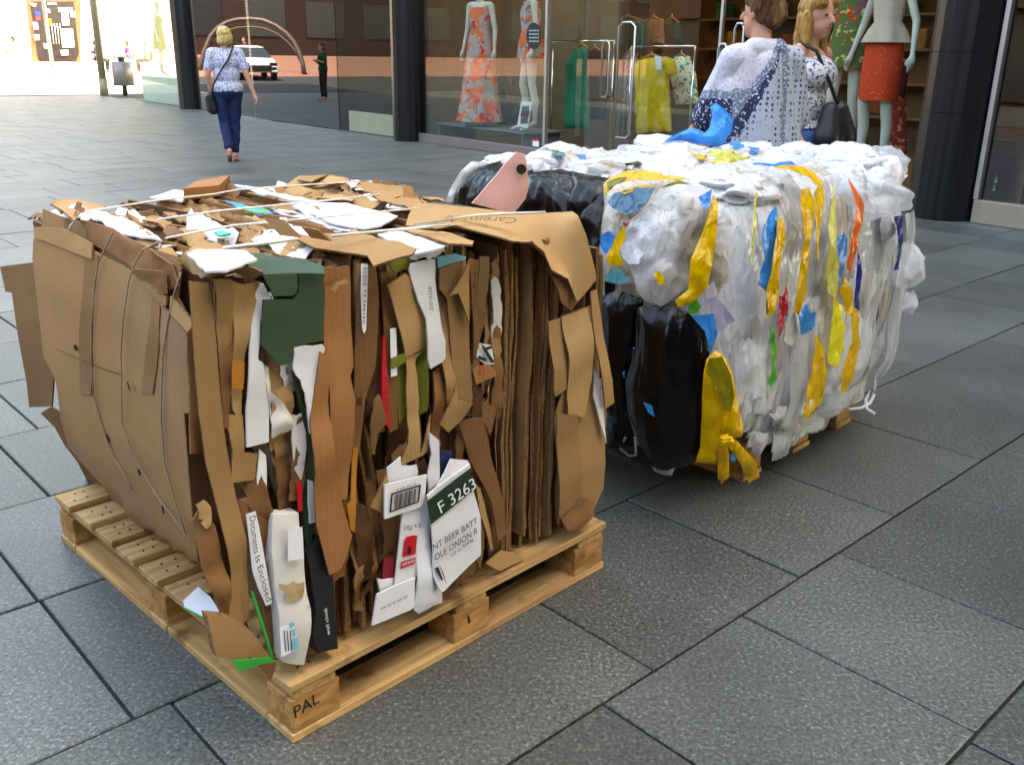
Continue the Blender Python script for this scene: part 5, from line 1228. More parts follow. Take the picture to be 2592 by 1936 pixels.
DKW = mat('dark_interior', '#231613', rough=.6, var=.2); CEIL = mat('ceiling_paint', (.55, .52, .46), rough=.8, var=.05); FAC = mat('facade_stone', '#8f8578', rough=.8, var=.1, vscale=.8)
shop = empty('shop_building', ST(-10, GN + 1, 0), 'clothes shop front with big glass windows and round black polished columns', 'building')
def colm(s, zs, r_=.30, nc=GN + .03):
    zs = [0.0] + list(zs) + [3.6]
    lathe('column_core', [(r_ - .008, 0), (r_ - .008, 3.6)], ST(s, nc), JOINT, shop, 32, True, cap=False)
    for z0, z1 in zip(zs, zs[1:]):
        lathe('column_drum', [(r_, z0 + .003), (r_, z1 - .003)], ST(s, nc), BLACKST, shop, 20, False, cap=False)
colm(-13.66, [onN(1040, 217, GN - .2).z, onN(1040, 85, GN - .2).z, 2.6]); colm(-4.45, [onN(2370, 285, GN - .2).z, onN(2370, 132, GN - .2).z, 2.3]); colm(-24.0, [.95, 1.9, 2.85])
def pane(s0, s1, z0, z1, mt=GLASS, n=GN):
    return box('glass_pane', ((s0 + s1) / 2, n, (z0 + z1) / 2), (s1 - s0) / 2, .004, (z1 - z0) / 2, mt, shop, 'S')
pane(-23.7, -20.1, .012, 3.3, GLASSR); pane(-20.085, -16.12, .012, 3.3, GLASSR); pane(-16.1, -13.95, .012, 3.3)
box('glass_pane', (-16.1, GN + .55, 1.65), .004, .54, 1.64, GLASS, shop, 'S')
box('cream_panel', (-15.05, GN + .07, .185), .80, .02, .175, CREAM, shop, 'S', .003)
box('plinth', (-11.78, GN + .02, .07), 1.56, .05, .068, PLM, shop, 'S', .004)
pane(-13.35, -10.2, .14, 3.3); pane(-6.6, -4.75, .14, 3.3)
box('plinth', (-5.7, GN + .02, .07), .92, .05, .068, PLM, shop, 'S', .004)
box('window_post', (-10.17, GN + .02, 1.7), .022, .03, 1.6, METAL, shop, 'S', .003); box('window_post', (-6.63, GN + .02, 1.7), .025, .03, 1.6, METAL, shop, 'S', .003)
pane(-4.08, .6, .2, 3.3, GLASSR); box('window_post', (-4.12, GN - .02, 1.75), .022, .035, 1.55, METAL, shop, 'S', .003); box('plinth', (-1.7, GN - .03, .1), 2.42, .05, .097, PLM2, shop, 'S', .004)
# door leaves standing open inwards, with tall pull handles
def handle(s, n, z0, z1, w):
    pts = [ST(s, n, z0), ST(s, n, z1 - .05), ST(s + w * .25, n, z1), ST(s + w * .75, n, z1), ST(s + w, n, z1 - .05), ST(s + w, n, z0 + .05), ST(s + w * .75, n, z0), ST(s + w * .1, n, z0)]
    tube('door_handle', pts, .013, METAL, shop, 8)
pane(-9.95, -9.0, .02, 2.5, GLASS, GN + .35); handle(*[sz(1526, 104, GN + .3)[0], GN + .3, sz(1538, 247, GN + .3)[1], sz(1538, 104, GN + .3)[1]], .13)
handle(sz(1568, 60, GN + .15)[0], GN + .15, sz(1560, 348, GN + .15)[1], sz(1592, 57, GN + .15)[1], .28); pane(-9.0, -7.7, .02, 2.5, GLASS, GN + .2)
box('window_post', (sz(1775, 150, GN)[0], GN + .3, 1.7), .018, .02, 1.68, METAL, shop, 'S')
handle(sz(1820, 110, GN + .1)[0], GN + .1, .5, sz(1830, 112, GN + .1)[1], .12); handle(sz(1862, 60, GN + .1)[0], GN + .1, .5, sz(1862, 60, GN + .1)[1], .12)
# interior
box('shop_floor', (-9, GN + 4.1, -.01), 5.2, 4.0, .012, SHF, shop, 'S'); box('back_wall', (-9, GN + 6.0, 1.65), 5.2, .05, 1.65, SHW, shop, 'S')
box('ceiling', (-9, GN + 3, 3.45), 14.0, 3.05, .05, CEIL, shop, 'S')
box('side_wall', (-14.0, GN + 3.1, 1.65), .05, 2.9, 1.65, SHB, shop, 'S'); box('side_wall', (-4.2, GN + 3.1, 1.65), .05, 2.9, 1.65, SHW, shop, 'S')
box('back_wall', (-19, GN + 1.7, 1.65), 4.8, .05, 1.65, DKW, shop, 'S'); box('shop_floor', (-19, GN + .9, -.01), 4.9, .8, .012, DKW, shop, 'S')
box('back_wall', (-1.5, GN + .8, 1.65), 2.6, .05, 1.65, DKW, shop, 'S')
box('display_partition', (-12.2, GN + 1.9, 1.4), 1.4, .03, 1.4, SHB, shop, 'S')
# shelves and stock at the back
SHC = [mat('stock_%d' % i, c, rough=.8, var=.3, vscale=12) for i, c in enumerate(('#7a3b1e', '#2f6a3a', '#8a6b3a', '#33523f', '#9a4a20', '#40302a'))]
for i in range(5):
    box('shelf_board', (-8.6, GN + 5.75, .5 + i * .5), 4.0, .2, .02, SHF, shop, 'S')
for i in range(26):
    box('folded_clothes', (-12.4 + i * .3, GN + 5.72, .52 + (i * 7 % 4) * .5 + .12), .11, .14, .1 + .03 * (i % 3), SHC[i % 6], shop, 'S', .02)
# ceiling lamps added out of view to brighten the shop interior
EML = bpy.data.materials.new('fill_lamp_diffuser'); EML.use_nodes = True
_n = EML.node_tree.nodes; _e = _n.new('ShaderNodeEmission'); _e.inputs[0].default_value = (1.0, .80, .58, 1); _e.inputs[1].default_value = 1.3; EML.node_tree.links.new(_e.outputs[0], _n['Material Output'].inputs[0])
for s_ in (-12.3, -10.4, -8.5, -6.0):
    for n_ in (1.1, 3.2):
        lp = box('fill_ceiling_lamp', (s_, GN + n_, 3.37), .34, .34, .025, METAL, shop, 'S'); box('fill_diffuser', (s_, GN + n_, 3.34), .3, .3, .004, EML, lp, 'S')
# upper storeys
box('upper_wall', (-.5, GN + 3.2, 11.75), 30.5, 3.2, 8.25, FAC, shop, 'S')
for k in range(5):
    for i in range(8):
        w_ = box('window', (-22 + i * 3.6, GN - .02, 5.2 + k * 2.6), .8, .03, .8, DKW, shop, 'S')
for i in (0,): pass
# ---- building on the other side of the street (seen mirrored in the glass; it shades the street)
opp = empty('street_building', ST(-8, -9, 0), 'tall brown brick building across the street seen mirrored in the dark shop glass', 'building')
BRK = mat('brown_brick', '#4f382c', rough=.85, var=.15, vscale=3); OWN = mat('window_dark', (.03, .03, .035), rough=.1, var=.1); OFR = mat('shopfront_frame', '#4a352b', rough=.6, var=.1)
OPN = -15.0
box('wall', (-1, OPN - 4, 4.2), 31.0, 4.0, 4.2, BRK, opp, 'S')
for i in range(13):
    w_ = box('window', (-29 + i * 4.6, OPN + .02, 6.0), .9, .03, .95, OWN, opp, 'S'); box('sill', (-29 + i * 4.6, OPN + .06, 5.0), 1.0, .06, .05, FAC, w_, 'S')
for i in range(12):
    w_ = box('shop_window', (-28.5 + i * 4.6, OPN + .03, 1.5), 1.9, .03, 1.35, OWN, opp, 'S'); box('fascia', (-28.5 + i * 4.6, OPN + .08, 3.25), 2.0, .08, .3, OFR, opp, 'S')
# ---- unseen block added behind the camera to darken the bale fronts, and the dark block across the square (mirrored in the left window)
en2 = empty('shading_block', ST(13, 0, 0), 'unseen brown stone block added across the near end of the street to cut light', 'building')
box('wall', (13, -.5, 7.5), 4.0, 8.7, 7.5, mat('brown_stone', '#5b4c40', rough=.85, var=.1), en2, 'S')
for k in range(3):
    for i in range(5): box('window', (8.98, -7 + i * 3.2, 1.8 + k * 3.2), .03, .9, 1.0, OWN, en2, 'S')
sqb = empty('square_building', ST(-66, -25, 0), 'dark brown block across the sunny square, mirrored in the dark shop glass', 'building')
box('wall', (-70, -32, 9), 4.0, 30.0, 9.0, mat('dark_brown_brick', '#32211c', rough=.8, var=.2), sqb, 'S')
for k in range(4):
    for i in range(12): box('window', (-65.97, -58 + i * 4.6, 3.6 + k * 3.6), .03, 1.5, 1.2, OWN, sqb, 'S')

# ================================================================== MANNEQUINS AND CLOTHES
MAN = mat('mannequin_white', '#c4c4ba', rough=.35, spec=.45, var=.03)
FLOR = pattern_mat('coral_floral', '#a49c9a', [('#e2683f', .45, .52), ('#c8162a', .5, .60), ('#6d6a78', .9, .66), ('#f0b060', 1.3, .68)], 13)
FLOR2 = pattern_mat('green_floral', '#56683a', [('#8d2f6a', .45, .60), ('#d22a22', .6, .64), ('#c8c070', 1.0, .62)], 16)
ORSK = pattern_mat('orange_lace', '#d2401f', [('#b98a6a', 4, .66)], 14); BEIGE = mat('beige_linen', '#bdaa9a', rough=.85, var=.06, vscale=20); LIME = mat('lime_dress', '#9aa421', rough=.8, var=.15, vscale=20, stretch=(1, 1, .2))
RED2 = pattern_mat('red_floral', '#8f2418', [('#caa070', 1.2, .60), ('#b01c38', .6, .6)], 16)
def mannequin(name, pos, rz, k, label, wear, arm=(.0, .0), head=True):
    M = Matrix.Translation(pos) @ Matrix.Rotation(rz, 4, 'Z') @ Matrix.Scale(k, 4)
    root = empty(name, pos, label, 'mannequin', 'shop window mannequins')
    Vv = Vector
    pr = [('e', (0, 0, 1.0), (.145, .10, .11)), ('e', (0, 0, 1.15), (.105, .08, .13)), ('e', (0, .01, 1.32), (.13, .095, .13)), ('c', (-.14, 0, 1.43), .042, (.14, 0, 1.43), .042), ('c', (0, 0, 1.43), .045, (0, .01, 1.55), .042)]
    for sx in (-1, 1):
        sh = Vv((.165 * sx, 0, 1.42)); el = sh + Vv((.05 * sx + arm[0] * sx, -.02, -.27)); wr = el + Vv((.03 * sx + arm[1] * sx, .05, -.24))
        pr += [('c', sh, .04, el, .032), ('c', el, .032, wr, .021)] + hand(wr, wr - el, (0, 1, 0), (-sx, 0, 0))
        fw = .05 if sx > 0 else -.03
        pr += [('c', (.075 * sx, 0, .95), .078, (.085 * sx, .02 + fw, .53), .05), ('c', (.085 * sx, .02 + fw, .53), .05, (.09 * sx, fw - .02, .34), .048), ('c', (.09 * sx, fw - .02, .34), .048, (.09 * sx, fw - .02, .1), .03),
               ('c', (.09 * sx, fw - .02, .1), .032, (.10 * sx, fw + .10, .03), .024), ('c', (.10 * sx, fw + .10, .03), .024, (.10 * sx, fw + .15, .02), .018)]
    if head: pr += [('e', (0, .02, 1.68), (.07, .085, .105)), ('e', (0, .035, 1.62), (.052, .06, .06))]
    blob('figure', pr, MAN, root, .012, 3, M=M)
    for nm, rings, mt, fo, fq_ in wear: loft(nm, rings, mt, root, M, fold=fo, ff=fq_)
    return root
def at_px(x, n, z0): 
    P_ = onN(x, 300, n); return Vector((P_.x, P_.y, z0))
FACE = math.atan2(-ND.x, ND.y) + math.pi         # facing the street
maxi = [('dress', [(0, 0, 1.40, .135, .10), (0, .01, 1.32, .15, .12), (0, 0, 1.15, .125, .10), (0, 0, 1.0, .17, .13), (0, 0, .7, .20, .17, .06), (0, 0, .35, .24, .21, .09), (0, 0, .06, .29, .26, .11)], FLOR, .02, 7)]
mannequin('mannequin', at_px(1215, 8.75, .30), FACE + .3, 1.22, 'pale mannequin in a long coral floral dress behind the shop window', maxi)
tunic = [('tunic', [(0, 0, 1.44, .14, .09), (0, .01, 1.32, .155, .12), (0, 0, 1.15, .14, .11), (0, 0, 1.0, .18, .14), (0, 0, .82, .20, .16, .05)], FLOR, .02, 6)]
mannequin('mannequin', at_px(1340, 8.8, .30), FACE - .5, 1.22, 'pale mannequin in a short coral floral tunic beside the oval sign', tunic)
pep = [('blouse', [(0, 0, 1.46, .13, .085), (0, .01, 1.34, .15, .115), (0, 0, 1.16, .118, .095), (0, 0, 1.10, .16, .14, .06), (0, 0, 1.0, .21, .18, .09)], BEIGE, .02, 6),
       ('skirt', [(0, 0, 1.08, .14, .11), (0, 0, .95, .17, .13), (0, 0, .75, .175, .14), (0, 0, .55, .17, .14, .02)], ORSK, .01, 5)]
mannequin('mannequin', at_px(2215, 8.7, .32), FACE - .2, 1.18, 'pale mannequin in beige peplum top and orange knee length skirt', pep, (.06, .02))
tun2 = [('dress', [(0, 0, 1.44, .14, .09), (0, .01, 1.32, .16, .12), (0, 0, 1.12, .15, .12), (0, 0, .95, .19, .15), (0, 0, .80, .20, .16, .04)], FLOR2, .02, 6)]
mannequin('mannequin', at_px(2128, 8.9, .32), FACE + .2, 1.18, 'pale mannequin in a short green and purple floral dress', tun2)
limed = [('dress', [(0, 0, 1.40, .14, .095), (0, .01, 1.30, .155, .12), (0, 0, 1.15, .13, .10), (0, 0, 1.0, .17, .13), (0, 0, .62, .19, .16, .05)], LIME, .02, 7)]
mannequin('mannequin', ST(-27.3, GN + .45, .70) , FACE + math.pi - .6, 1.08, 'bald pale mannequin in a lime green strap dress in the corner window', limed)
# corner glass box and its plinth
box('glass_pane', (-26.4, GN - .0, 1.7), 2.1, .004, 1.7, GLASS, shop, 'S'); box('glass_pane', (-28.5, GN + .6, 1.7), .004, .59, 1.7, GLASS, shop, 'S')
box('display_platform', (-26.6, GN + .6, .34), 1.8, .4, .34, mat('pale_green_platform', '#a9bdb2', rough=.4, var=.1), shop, 'S', .01)
# window platform with its things
PLT = mat('blue_grey_platform', '#5f6f76', rough=.45, var=.06)
plat = box('display_platform', (-12.1, GN + .62, .285), 1.2, .38, .012, PLT, None, 'S', .004); tag(plat, 'low blue grey display shelf carrying the floral mannequins', 'display shelf')
box('leg', (-13.2, GN + .62, .14), .02, .35, .13, PLT, plat, 'S'); box('leg', (-11.0, GN + .62, .14), .02, .35, .13, PLT, plat, 'S')
CARDM = mat('card_white', (.72, .74, .76), rough=.6, var=.04); MAG = mat('magenta_print', '#b3254f', rough=.6, var=.2)
c_ = [onN(x, y, GN + .3) for x, y in Z('C', (1010, 810), (1095, 818), (1060, 1030), (975, 1010))]
cd = panel('show_card', c_, CARDM, None, thick=.006, crumple=0, res=.1); tag(cd, 'small white poster card leaning on the window display shelf', 'poster')
panel('printed_band', [onN(x, y, GN + .295) for x, y in Z('C', (1010, 890), (1080, 890), (1065, 935), (1000, 930))], MAG, cd, thick=.001, crumple=0, res=.1)
for i in range(5):
    panel('printed_figure', [onN(x, y, GN + .293) for x, y in Z('C', (1015 + i * 12, 850), (1022 + i * 12, 850), (1010 + i * 12, 990), (1002 + i * 12, 990))], INK, cd, thick=.001, crumple=0, res=.1)
ov = panel('oval_sign', [onN(1351 + 19 * math.cos(t), 92 + 34 * math.sin(t), GN - .01) for t in [i * .2618 for i in range(24)]], BLK, None, thick=.004, crumple=0, res=.1); tag(ov, 'black oval sign stuck on the shop window glass', 'sign')
for i in range(4):
    text_fit('iiiiiiii', *[onN(x, y, GN - .012) for x, y in ((1340, 80 + i * 9), (1364, 80 + i * 9), (1340, 76 + i * 9))], CARDM, ov)
stk = panel('sticker', [onN(x, y, GN - .01) for x, y in Z('C', (1100, 1110), (1150, 1115), (1150, 1175), (1100, 1170))], CARDM, None, thick=.002, crumple=0, res=.1); tag(stk, 'small white sticker with red top low on the shop glass', 'sticker')
panel('red_stripe', [onN(x, y, GN - .013) for x, y in Z('C', (1100, 1108), (1150, 1113), (1150, 1130), (1100, 1126))], REDM, stk, thick=.001, crumple=0, res=.1)
cst = [mat('swatch_%d' % i, c, rough=.5, var=.1) for i, c in enumerate(('#2b3f8f', '#8f5a2a', '#3f8f8a'))]
sk2 = empty('sticker', onN(2519, 480, GN - .01), 'strip of tiny coloured stickers on the dark glass door', 'sticker')
for i in range(6):
    panel('swatch', [onN(x, y, GN - .012) for x, y in ((2521 - i * 1.6, 443 + i * 7), (2527 - i * 1.6, 443 + i * 7), (2526 - i * 1.6, 448 + i * 7), (2520 - i * 1.6, 448 + i * 7))], cst[i % 3], sk2, thick=.002, crumple=0, res=.1)
# clothes rails
HNG = mat('hanger_wood', '#a56a2a', rough=.5, var=.1); CHR = mat('chrome', (.7, .7, .7), rough=.15, metal=1.0, var=.02)
def garment(name, k, pts, n, mt, label, pleat=.02, sleeves=()):
    root = empty(name, at_px(k, n, 0) , label, 'dress' if 'dress' in name else 'clothes', 'clothes hanging on the shop rails')
    P_ = [onN(x, y, n) for x, y in pts]
    panel('cloth', P_, mt, root, thick=.03, crumple=.012, inflate=.05, infr=.06, pleat=pleat, pfreq=16, res=.04)
    for s_ in sleeves: panel('sleeve', [onN(x, y, n - .03) for x, y in s_], mt, root, thick=.03, crumple=.01, inflate=.03, res=.04)
    cx_ = sum(p[0] for p in pts[:2]) / 2; cy_ = min(p[1] for p in pts)
    hw = abs(pts[1][0] - pts[0][0]) / 2
    tube('hanger', [onN(cx_ - hw, cy_ + 8, n), onN(cx_, cy_ - 6, n), onN(cx_ + hw, cy_ + 8, n)], .02, HNG, root, 6)
    tube('hook', [onN(cx_, cy_ - 6, n), onN(cx_, cy_ - 14, n)], .006, CHR, root, 6)
    return root
GD = mat('green_dress_cloth', '#0f6a4c', rough=.6, var=.15, vscale=10, stretch=(1, 1, .2)); YD = mat('mustard_cloth', '#c9ac10', rough=.7, var=.12, vscale=10, stretch=(1, 1, .15)); PD = mat('dark_plum_cloth', '#241a20', rough=.8, var=.2)
PT = pattern_mat('grey_print', '#5c5560', [('#a79ca2', 2, .55), ('#2c2a33', 1.5, .6)], 16); GC = mat('bright_green_cloth', '#17633a', rough=.8, var=.15); BT = pattern_mat('beige_print', '#8f7f63', [('#a8472f', 1.5, .58)], 14); TQ = pattern_mat('turquoise_print', '#e2e4c8', [('#1c9a94', 1.6, .55), ('#d8c23a', 1.1, .66)], 12)
GX = mat('dark_green_cloth', '#12402c', rough=.8, var=.15)
nG = GN + 1.5
yel = garment('yellow_dress', 1652, Z('13', (60, 470), (260, 455), (330, 480), (350, 590), (300, 610), (285, 640), (305, 1050), (30, 1070), (30, 640), (5, 610), (10, 560)), GN + 1.1, YD, 'mustard yellow dress hanging on the front clothes rail', .03, (Z('13', (60, 490), (130, 560), (100, 620), (30, 625), (0, 600), (20, 520)),))
panel('price_tag', [onN(x, y, GN + .98) for x, y in Z('13', (180, 450), (235, 455), (235, 560), (195, 560))], CARDM, yel, thick=.004, crumple=0, res=.1)
garment('green_dress', 1470, Z('C', (1440, 375), (1550, 370), (1535, 480), (1540, 700), (1555, 1030), (1350, 1030), (1370, 500)), GN + 1.0, GD, 'long emerald green dress hanging by the shop door', .03)
garment('dark_dress', 1510, Z('C', (1545, 400), (1660, 400), (1690, 600), (1680, 960), (1545, 960)), GN + 1.3, PD, 'dark plum dress hanging beside the emerald dress', .03)
garment('printed_dress', 1570, Z('C', (1830, 430), (1930, 430), (1920, 900), (1800, 940)), GN + 1.3, PT, 'grey printed dress hanging beside the yellow dress', .03)
garment('green_blouse', 1560, Z('C', (1740, 150), (1990, 160), (1980, 400), (1890, 500), (1790, 730), (1720, 730), (1710, 280)), GN + 3.2, GC, 'bright green top hanging at the back of the shop', .02)
garment('printed_blouse', 1655, Z('13', (110, 150), (240, 150), (250, 350), (110, 350)), GN + 3.0, BT, 'beige printed top on the back clothes rail', .02)
garment('green_blouse', 1700, Z('13', (260, 160), (380, 170), (390, 350), (260, 345)), GN + 3.3, GX, 'dark green top next to the beige printed top', .02)
garment('printed_dress', 1725, Z('13', (340, 450), (450, 450), (500, 600), (520, 830), (350, 840), (310, 620)), GN + 1.5, TQ, 'turquoise and cream printed dress behind the yellow dress', .03)
garment('red_dress', 2270, Z('E', (540, 700), (660, 690), (665, 1100), (530, 1060)), GN + .9, RED2, 'red floral dress hanging beside the black column', .02)
garment('plum_blouse', 2270, Z('E', (590, 430), (690, 440), (650, 690), (540, 690)), GN + 1.0, mat('plum_cloth', '#5a1a3a', rough=.8, var=.2), 'plum top hanging above the red floral dress', .02)
rail = empty('clothes_rail', at_px(1640, GN + 1.1, 0), 'chrome clothes rail carrying the mustard yellow dress', 'clothes rail')
zr = onN(1640, 118, GN + 1.1).z
s0_, s1_ = sz(1600, 118, GN + 1.1)[0], sz(1760, 118, GN + 1.1)[0]
tube('bar', [ST(s0_, GN + 1.1, zr), ST(s1_, GN + 1.1, zr)], .014, CHR, rail)
for s_ in (s0_, s1_): tube('upright', [ST(s_, GN + 1.1, 0), ST(s_, GN + 1.1, zr)], .014, CHR, rail)
for s_ in (s0_, s1_): tube('foot', [ST(s_, GN + .85, .015), ST(s_, GN + 1.35, .015)], .014, CHR, rail)
rail2 = empty('clothes_rail', at_px(1480, GN + 1.2, 0), 'chrome clothes rail carrying the emerald green dress', 'clothes rail')
zr = onN(1480, 105, GN + 1.2).z; s0_, s1_ = sz(1400, 118, GN + 1.2)[0], sz(1555, 118, GN + 1.2)[0]
tube('bar', [ST(s0_, GN + 1.2, zr), ST(s1_, GN + 1.2, zr)], .014, CHR, rail2)
for s_ in (s0_, s1_): tube('upright', [ST(s_, GN + 1.2, 0), ST(s_, GN + 1.2, zr)], .014, CHR, rail2)
# shoes and bags on the window shelf
SHO = mat('dark_leather', '#1c1714', rough=.4, var=.2); TANL = mat('tan_leather', '#7d5a3a', rough=.5, var=.2)
hb = empty('handbag', at_px(1275, GN + .9, .30), 'dark handbags piled between the two floral mannequins', 'handbag')
hp_ = at_px(1275, GN + .9, .30)
blob('bag_body', [('e', hp_ + Vector((0, 0, .2)), (.22, .16, .2)), ('e', hp_ + Vector((-.1, 0, .42)), (.13, .12, .2)), ('e', hp_ + Vector((.2, 0, .15)), (.16, .14, .15))], SHO, hb, .02, 3)
tube('strap', [hp_ + SD * (.35 * math.cos(t)) * .6 + Vector((0, 0, .5 + .28 * math.sin(t))) for t in [i * .314 for i in range(11)]], .012, TANL, hb, 6)
# ================================================================== PEOPLE
def person(name, pos, rz, label, J, head_yaw=0.0, k=1.0):
    root = empty(name, pos, label, 'person')
    M = Matrix.Translation(pos) @ Matrix.Rotation(rz, 4, 'Z') @ Matrix.Scale(k, 4)
    b, hd = person_body(J, M, root, head_yaw)
    return root, b, hd, M
# ---- blonde walker seen from behind
J = dict(sh_l=(-.165, 0, 1.32), el_l=(-.235, -.02, 1.05), wr_l=(-.20, .05, .82), sh_r=(.165, 0, 1.32), el_r=(.24, -.06, 1.06), wr_r=(.31, -.09, .84), th_l=(0, 1, 0), th_r=(0, 1, 0),
         hp_l=(-.085, 0, .88), kn_l=(-.075, .02, .47), an_l=(-.05, -.16, .16), hp_r=(.085, 0, .88), kn_r=(.055, .06, .47), an_r=(.03, .04, .085), toe_l=(0, .8, -.6), head=(0, .02, 1.51))
hdg = math.atan2(3.6, 12.2) + .02
wp = gnd(592, 408)
wk, wb_, hd, M = person('person', Vector((wp.x, wp.y, 0)), hdg, 'blonde person in white patterned top and blue trousers walking away', J, .35)
TEE = pattern_mat('lilac_print', '#c9c9d6', [('#7f84a8', 4.2, .52)], 14); JEAN = mat('blue_denim', '#16264f', rough=.8, var=.15, vscale=14); HAIRB = mat('blonde_hair', '#c2a467', rough=.45, var=.5, vscale=90, stretch=(1, 1, .1))
blob('top', [('e', (0, 0, .90), (.195, .14, .13)), ('e', (0, .0, 1.06), (.165, .125, .15)), ('e', (0, .01, 1.22), (.178, .13, .15)), ('c', (-.14, 0, 1.325), .066, (.14, 0, 1.325), .066), ('c', (-.165, 0, 1.32), .066, (-.215, -.01, 1.15), .062), ('c', (.165, 0, 1.32), .066, (.22, -.03, 1.15), .062)], TEE, wk, .012, 3, [((0, 0, .86), (0, 0, -1)), ((0, 0, 1.385), (0, 0, 1)), ((-.2, 0, 1.17), (-.3, 0, -1)), ((.2, 0, 1.17), (.3, 0, -1))][:2], M)
blob('trousers', [('e', (0, 0, .87), (.18, .13, .13)), ('c', (-.085, 0, .86), .095, (-.075, .02, .47), .065), ('c', (-.075, .02, .47), .066, (-.053, -.14, .20), .058), ('c', (.085, 0, .86), .095, (.055, .06, .47), .065), ('c', (.055, .06, .47), .066, (.033, .045, .14), .052)], JEAN, wk, .012, 3, [], M, folds=.008)
blob('hair', [('e', hd(0, -.02, .045), (.088, .098, .085)), ('e', hd(0, -.045, -.02), (.094, .075, .085)), ('e', hd(.05, -.03, -.045), (.05, .06, .055)), ('e', hd(-.05, -.03, -.045), (.05, .06, .055)), ('e', hd(.055, .0, .03), (.04, .07, .07))], HAIRB, wk, .007, 1, [], M, strands=.010)
SAND = mat('sandal_tan', '#a06a52', rough=.6, var=.15)
for an, td in ((Vector((-.05, -.16, .16)), Vector((0, .8, -.6))), (Vector((.03, .04, .085)), Vector((0, 1, -.15)))):
    td.normalize()
    blob('sandal', [('c', an + Vector((0, -.04, -.062)), .032, an + td * .17 + Vector((0, 0, -.062)), .03)], SAND, wk, .008, 2, [], M)
bagm = mat('black_leather', (.012, .012, .012), rough=.4, var=.2)
hb2 = empty('shoulder_bag', M @ Vector((-.2, -.02, .6)), 'black shoulder bag on a strap across the blonde walker', 'bag')
blob('bag_body', [('c', (-.22, -.02, .80), .055, (-.20, -.02, .64), .065), ('c', (-.24, .06, .78), .05, (-.22, .06, .64), .06)], bagm, hb2, .012, 2, [], M)
tube('strap', [M @ Vector(p) for p in ((-.2, -.04, .82), (-.17, -.13, .95), (-.08, -.145, 1.10), (.03, -.145, 1.25), (.09, -.09, 1.375), (.09, .0, 1.40), (.05, .11, 1.32), (-.1, .15, 1.1), (-.2, .1, .85))], .011, bagm, hb2, 6)
# ---- patterned blouse, back to the camera
J2 = dict(sh_l=(-.155, 0, 1.33), el_l=(-.20, .10, 1.08), wr_l=(-.22, .27, .95), sh_r=(.18, 0, 1.33), el_r=(.25, .06, 1.06), wr_r=(.22, .22, .90),
          hp_l=(-.09, 0, .88), kn_l=(-.09, .02, .47), an_l=(-.09, 0, .085), hp_r=(.09, 0, .88), kn_r=(.09, .02, .47), an_r=(.09, 0, .085), head=(0, .04, 1.545))
d2 = ray(1935, 60); p2 = EYE + d2 * (4.75 / d2.y); p2.z = 0
pw, pb2, hd2, M2 = person('person', p2, .30, 'short haired person in loose white and blue printed blouse seen from behind', J2, .45)
BL1 = pattern_mat('white_blouse', '#c9c4cb', [('#b3adb8', 5, .56)], 14); BL2 = pattern_mat('dot_print', '#aab0bd', [('#3f4a5e', 2.6, .30), ('#8b93a6', 5, .62)], 14, kind='dots'); BL3 = pattern_mat('navy_print', '#2b3350', [('#c2c8d6', 5.0, .60)], 14)
BLB = pattern_mat('grey_border_print', '#6f7688', [('#b4bac8', 6, .56)], 14)
def blouse_zone(c):
    x, y, z = c
    if x < -.175 + max(0, z - 1.25) * .3 and y > -.10:          # left sleeve
        return 1 if z > 1.19 else (3 if z > 1.15 else 2)
    if y > .06: return 0
    e = x + .085 - (z - 1.23) * .67                              # slanting edge of the white yoke
    if e < 0 and z > 1.20: return 1
    if e < .035 and z > 1.0: return 3
    if x < -.08 + (z - 1.1) * .5 and z > .98: return 2
    return 3 if .06 < x < .10 else 0
blob('blouse', [('c', (-.09, -.01, 1.33), .07, (-.11, 0, .84), .125), ('c', (.09, -.01, 1.33), .07, (.11, 0, .84), .125), ('c', (-.14, -.005, 1.335), .066, (.14, -.005, 1.335), .066), ('c', (-.06, -.03, 1.38), .05, (.06, -.03, 1.38), .05), ('c', (0, -.03, 1.30), .09, (0, -.02, .84), .15),
     ('c', (-.155, 0, 1.33), .064, (-.195, .08, 1.12), .074), ('c', (-.195, .08, 1.12), .074, (-.205, .11, 1.06), .082), ('c', (-.15, 0, 1.2), .07, (-.14, 0, .95), .10), ('c', (.165, 0, 1.33), .068, (.245, .05, 1.06), .08), ('c', (.19, 0, 1.2), .06, (.17, 0, .95), .08)],
     [BL2, BL1, BL3, BLB], pw, .007, 6, [((0, 0, .70), (0, 0, -1)), ((0, 0, 1.425), (0, 0, 1)), ((0, 0, .69), (0, 0, -1))], M2, matfn=blouse_zone, folds=.003)
blob('trousers', [('e', (0, 0, .87), (.18, .13, .13)), ('c', (-.09, 0, .86), .095, (-.09, .02, .47), .075), ('c', (-.09, .02, .47), .075, (-.09, 0, .1), .06), ('c', (.09, 0, .86), .095, (.09, .02, .47), .075), ('c', (.09, .02, .47), .075, (.09, 0, .1), .06)], mat('grey_trousers', '#4a4650', rough=.8, var=.1), pw, .014, 3, [], M2)
HAIRS = mat('short_brown_hair', '#54371f', rough=.5, var=.5, vscale=90, stretch=(1, 1, .2), var2='#8c6a45', v2scale=14, v2thr=.55)
blob('hair', [('e', hd2(0, -.018, .055), (.086, .096, .078)), ('e', hd2(0, -.055, .0), (.082, .06, .08)), ('e', hd2(0, .04, .085), (.07, .06, .045)), ('e', hd2(.06, -.015, .03), (.03, .05, .05)), ('e', hd2(-.06, -.015, .03), (.03, .05, .05))], HAIRS, pw, .007, 1, [], M2, strands=.012)
for sx in (-1, 1): blob('shoe', [('c', (.09 * sx, -.03, .04), .04, (.09 * sx, .17, .035), .034)], bagm, pw, .01, 2, [], M2)
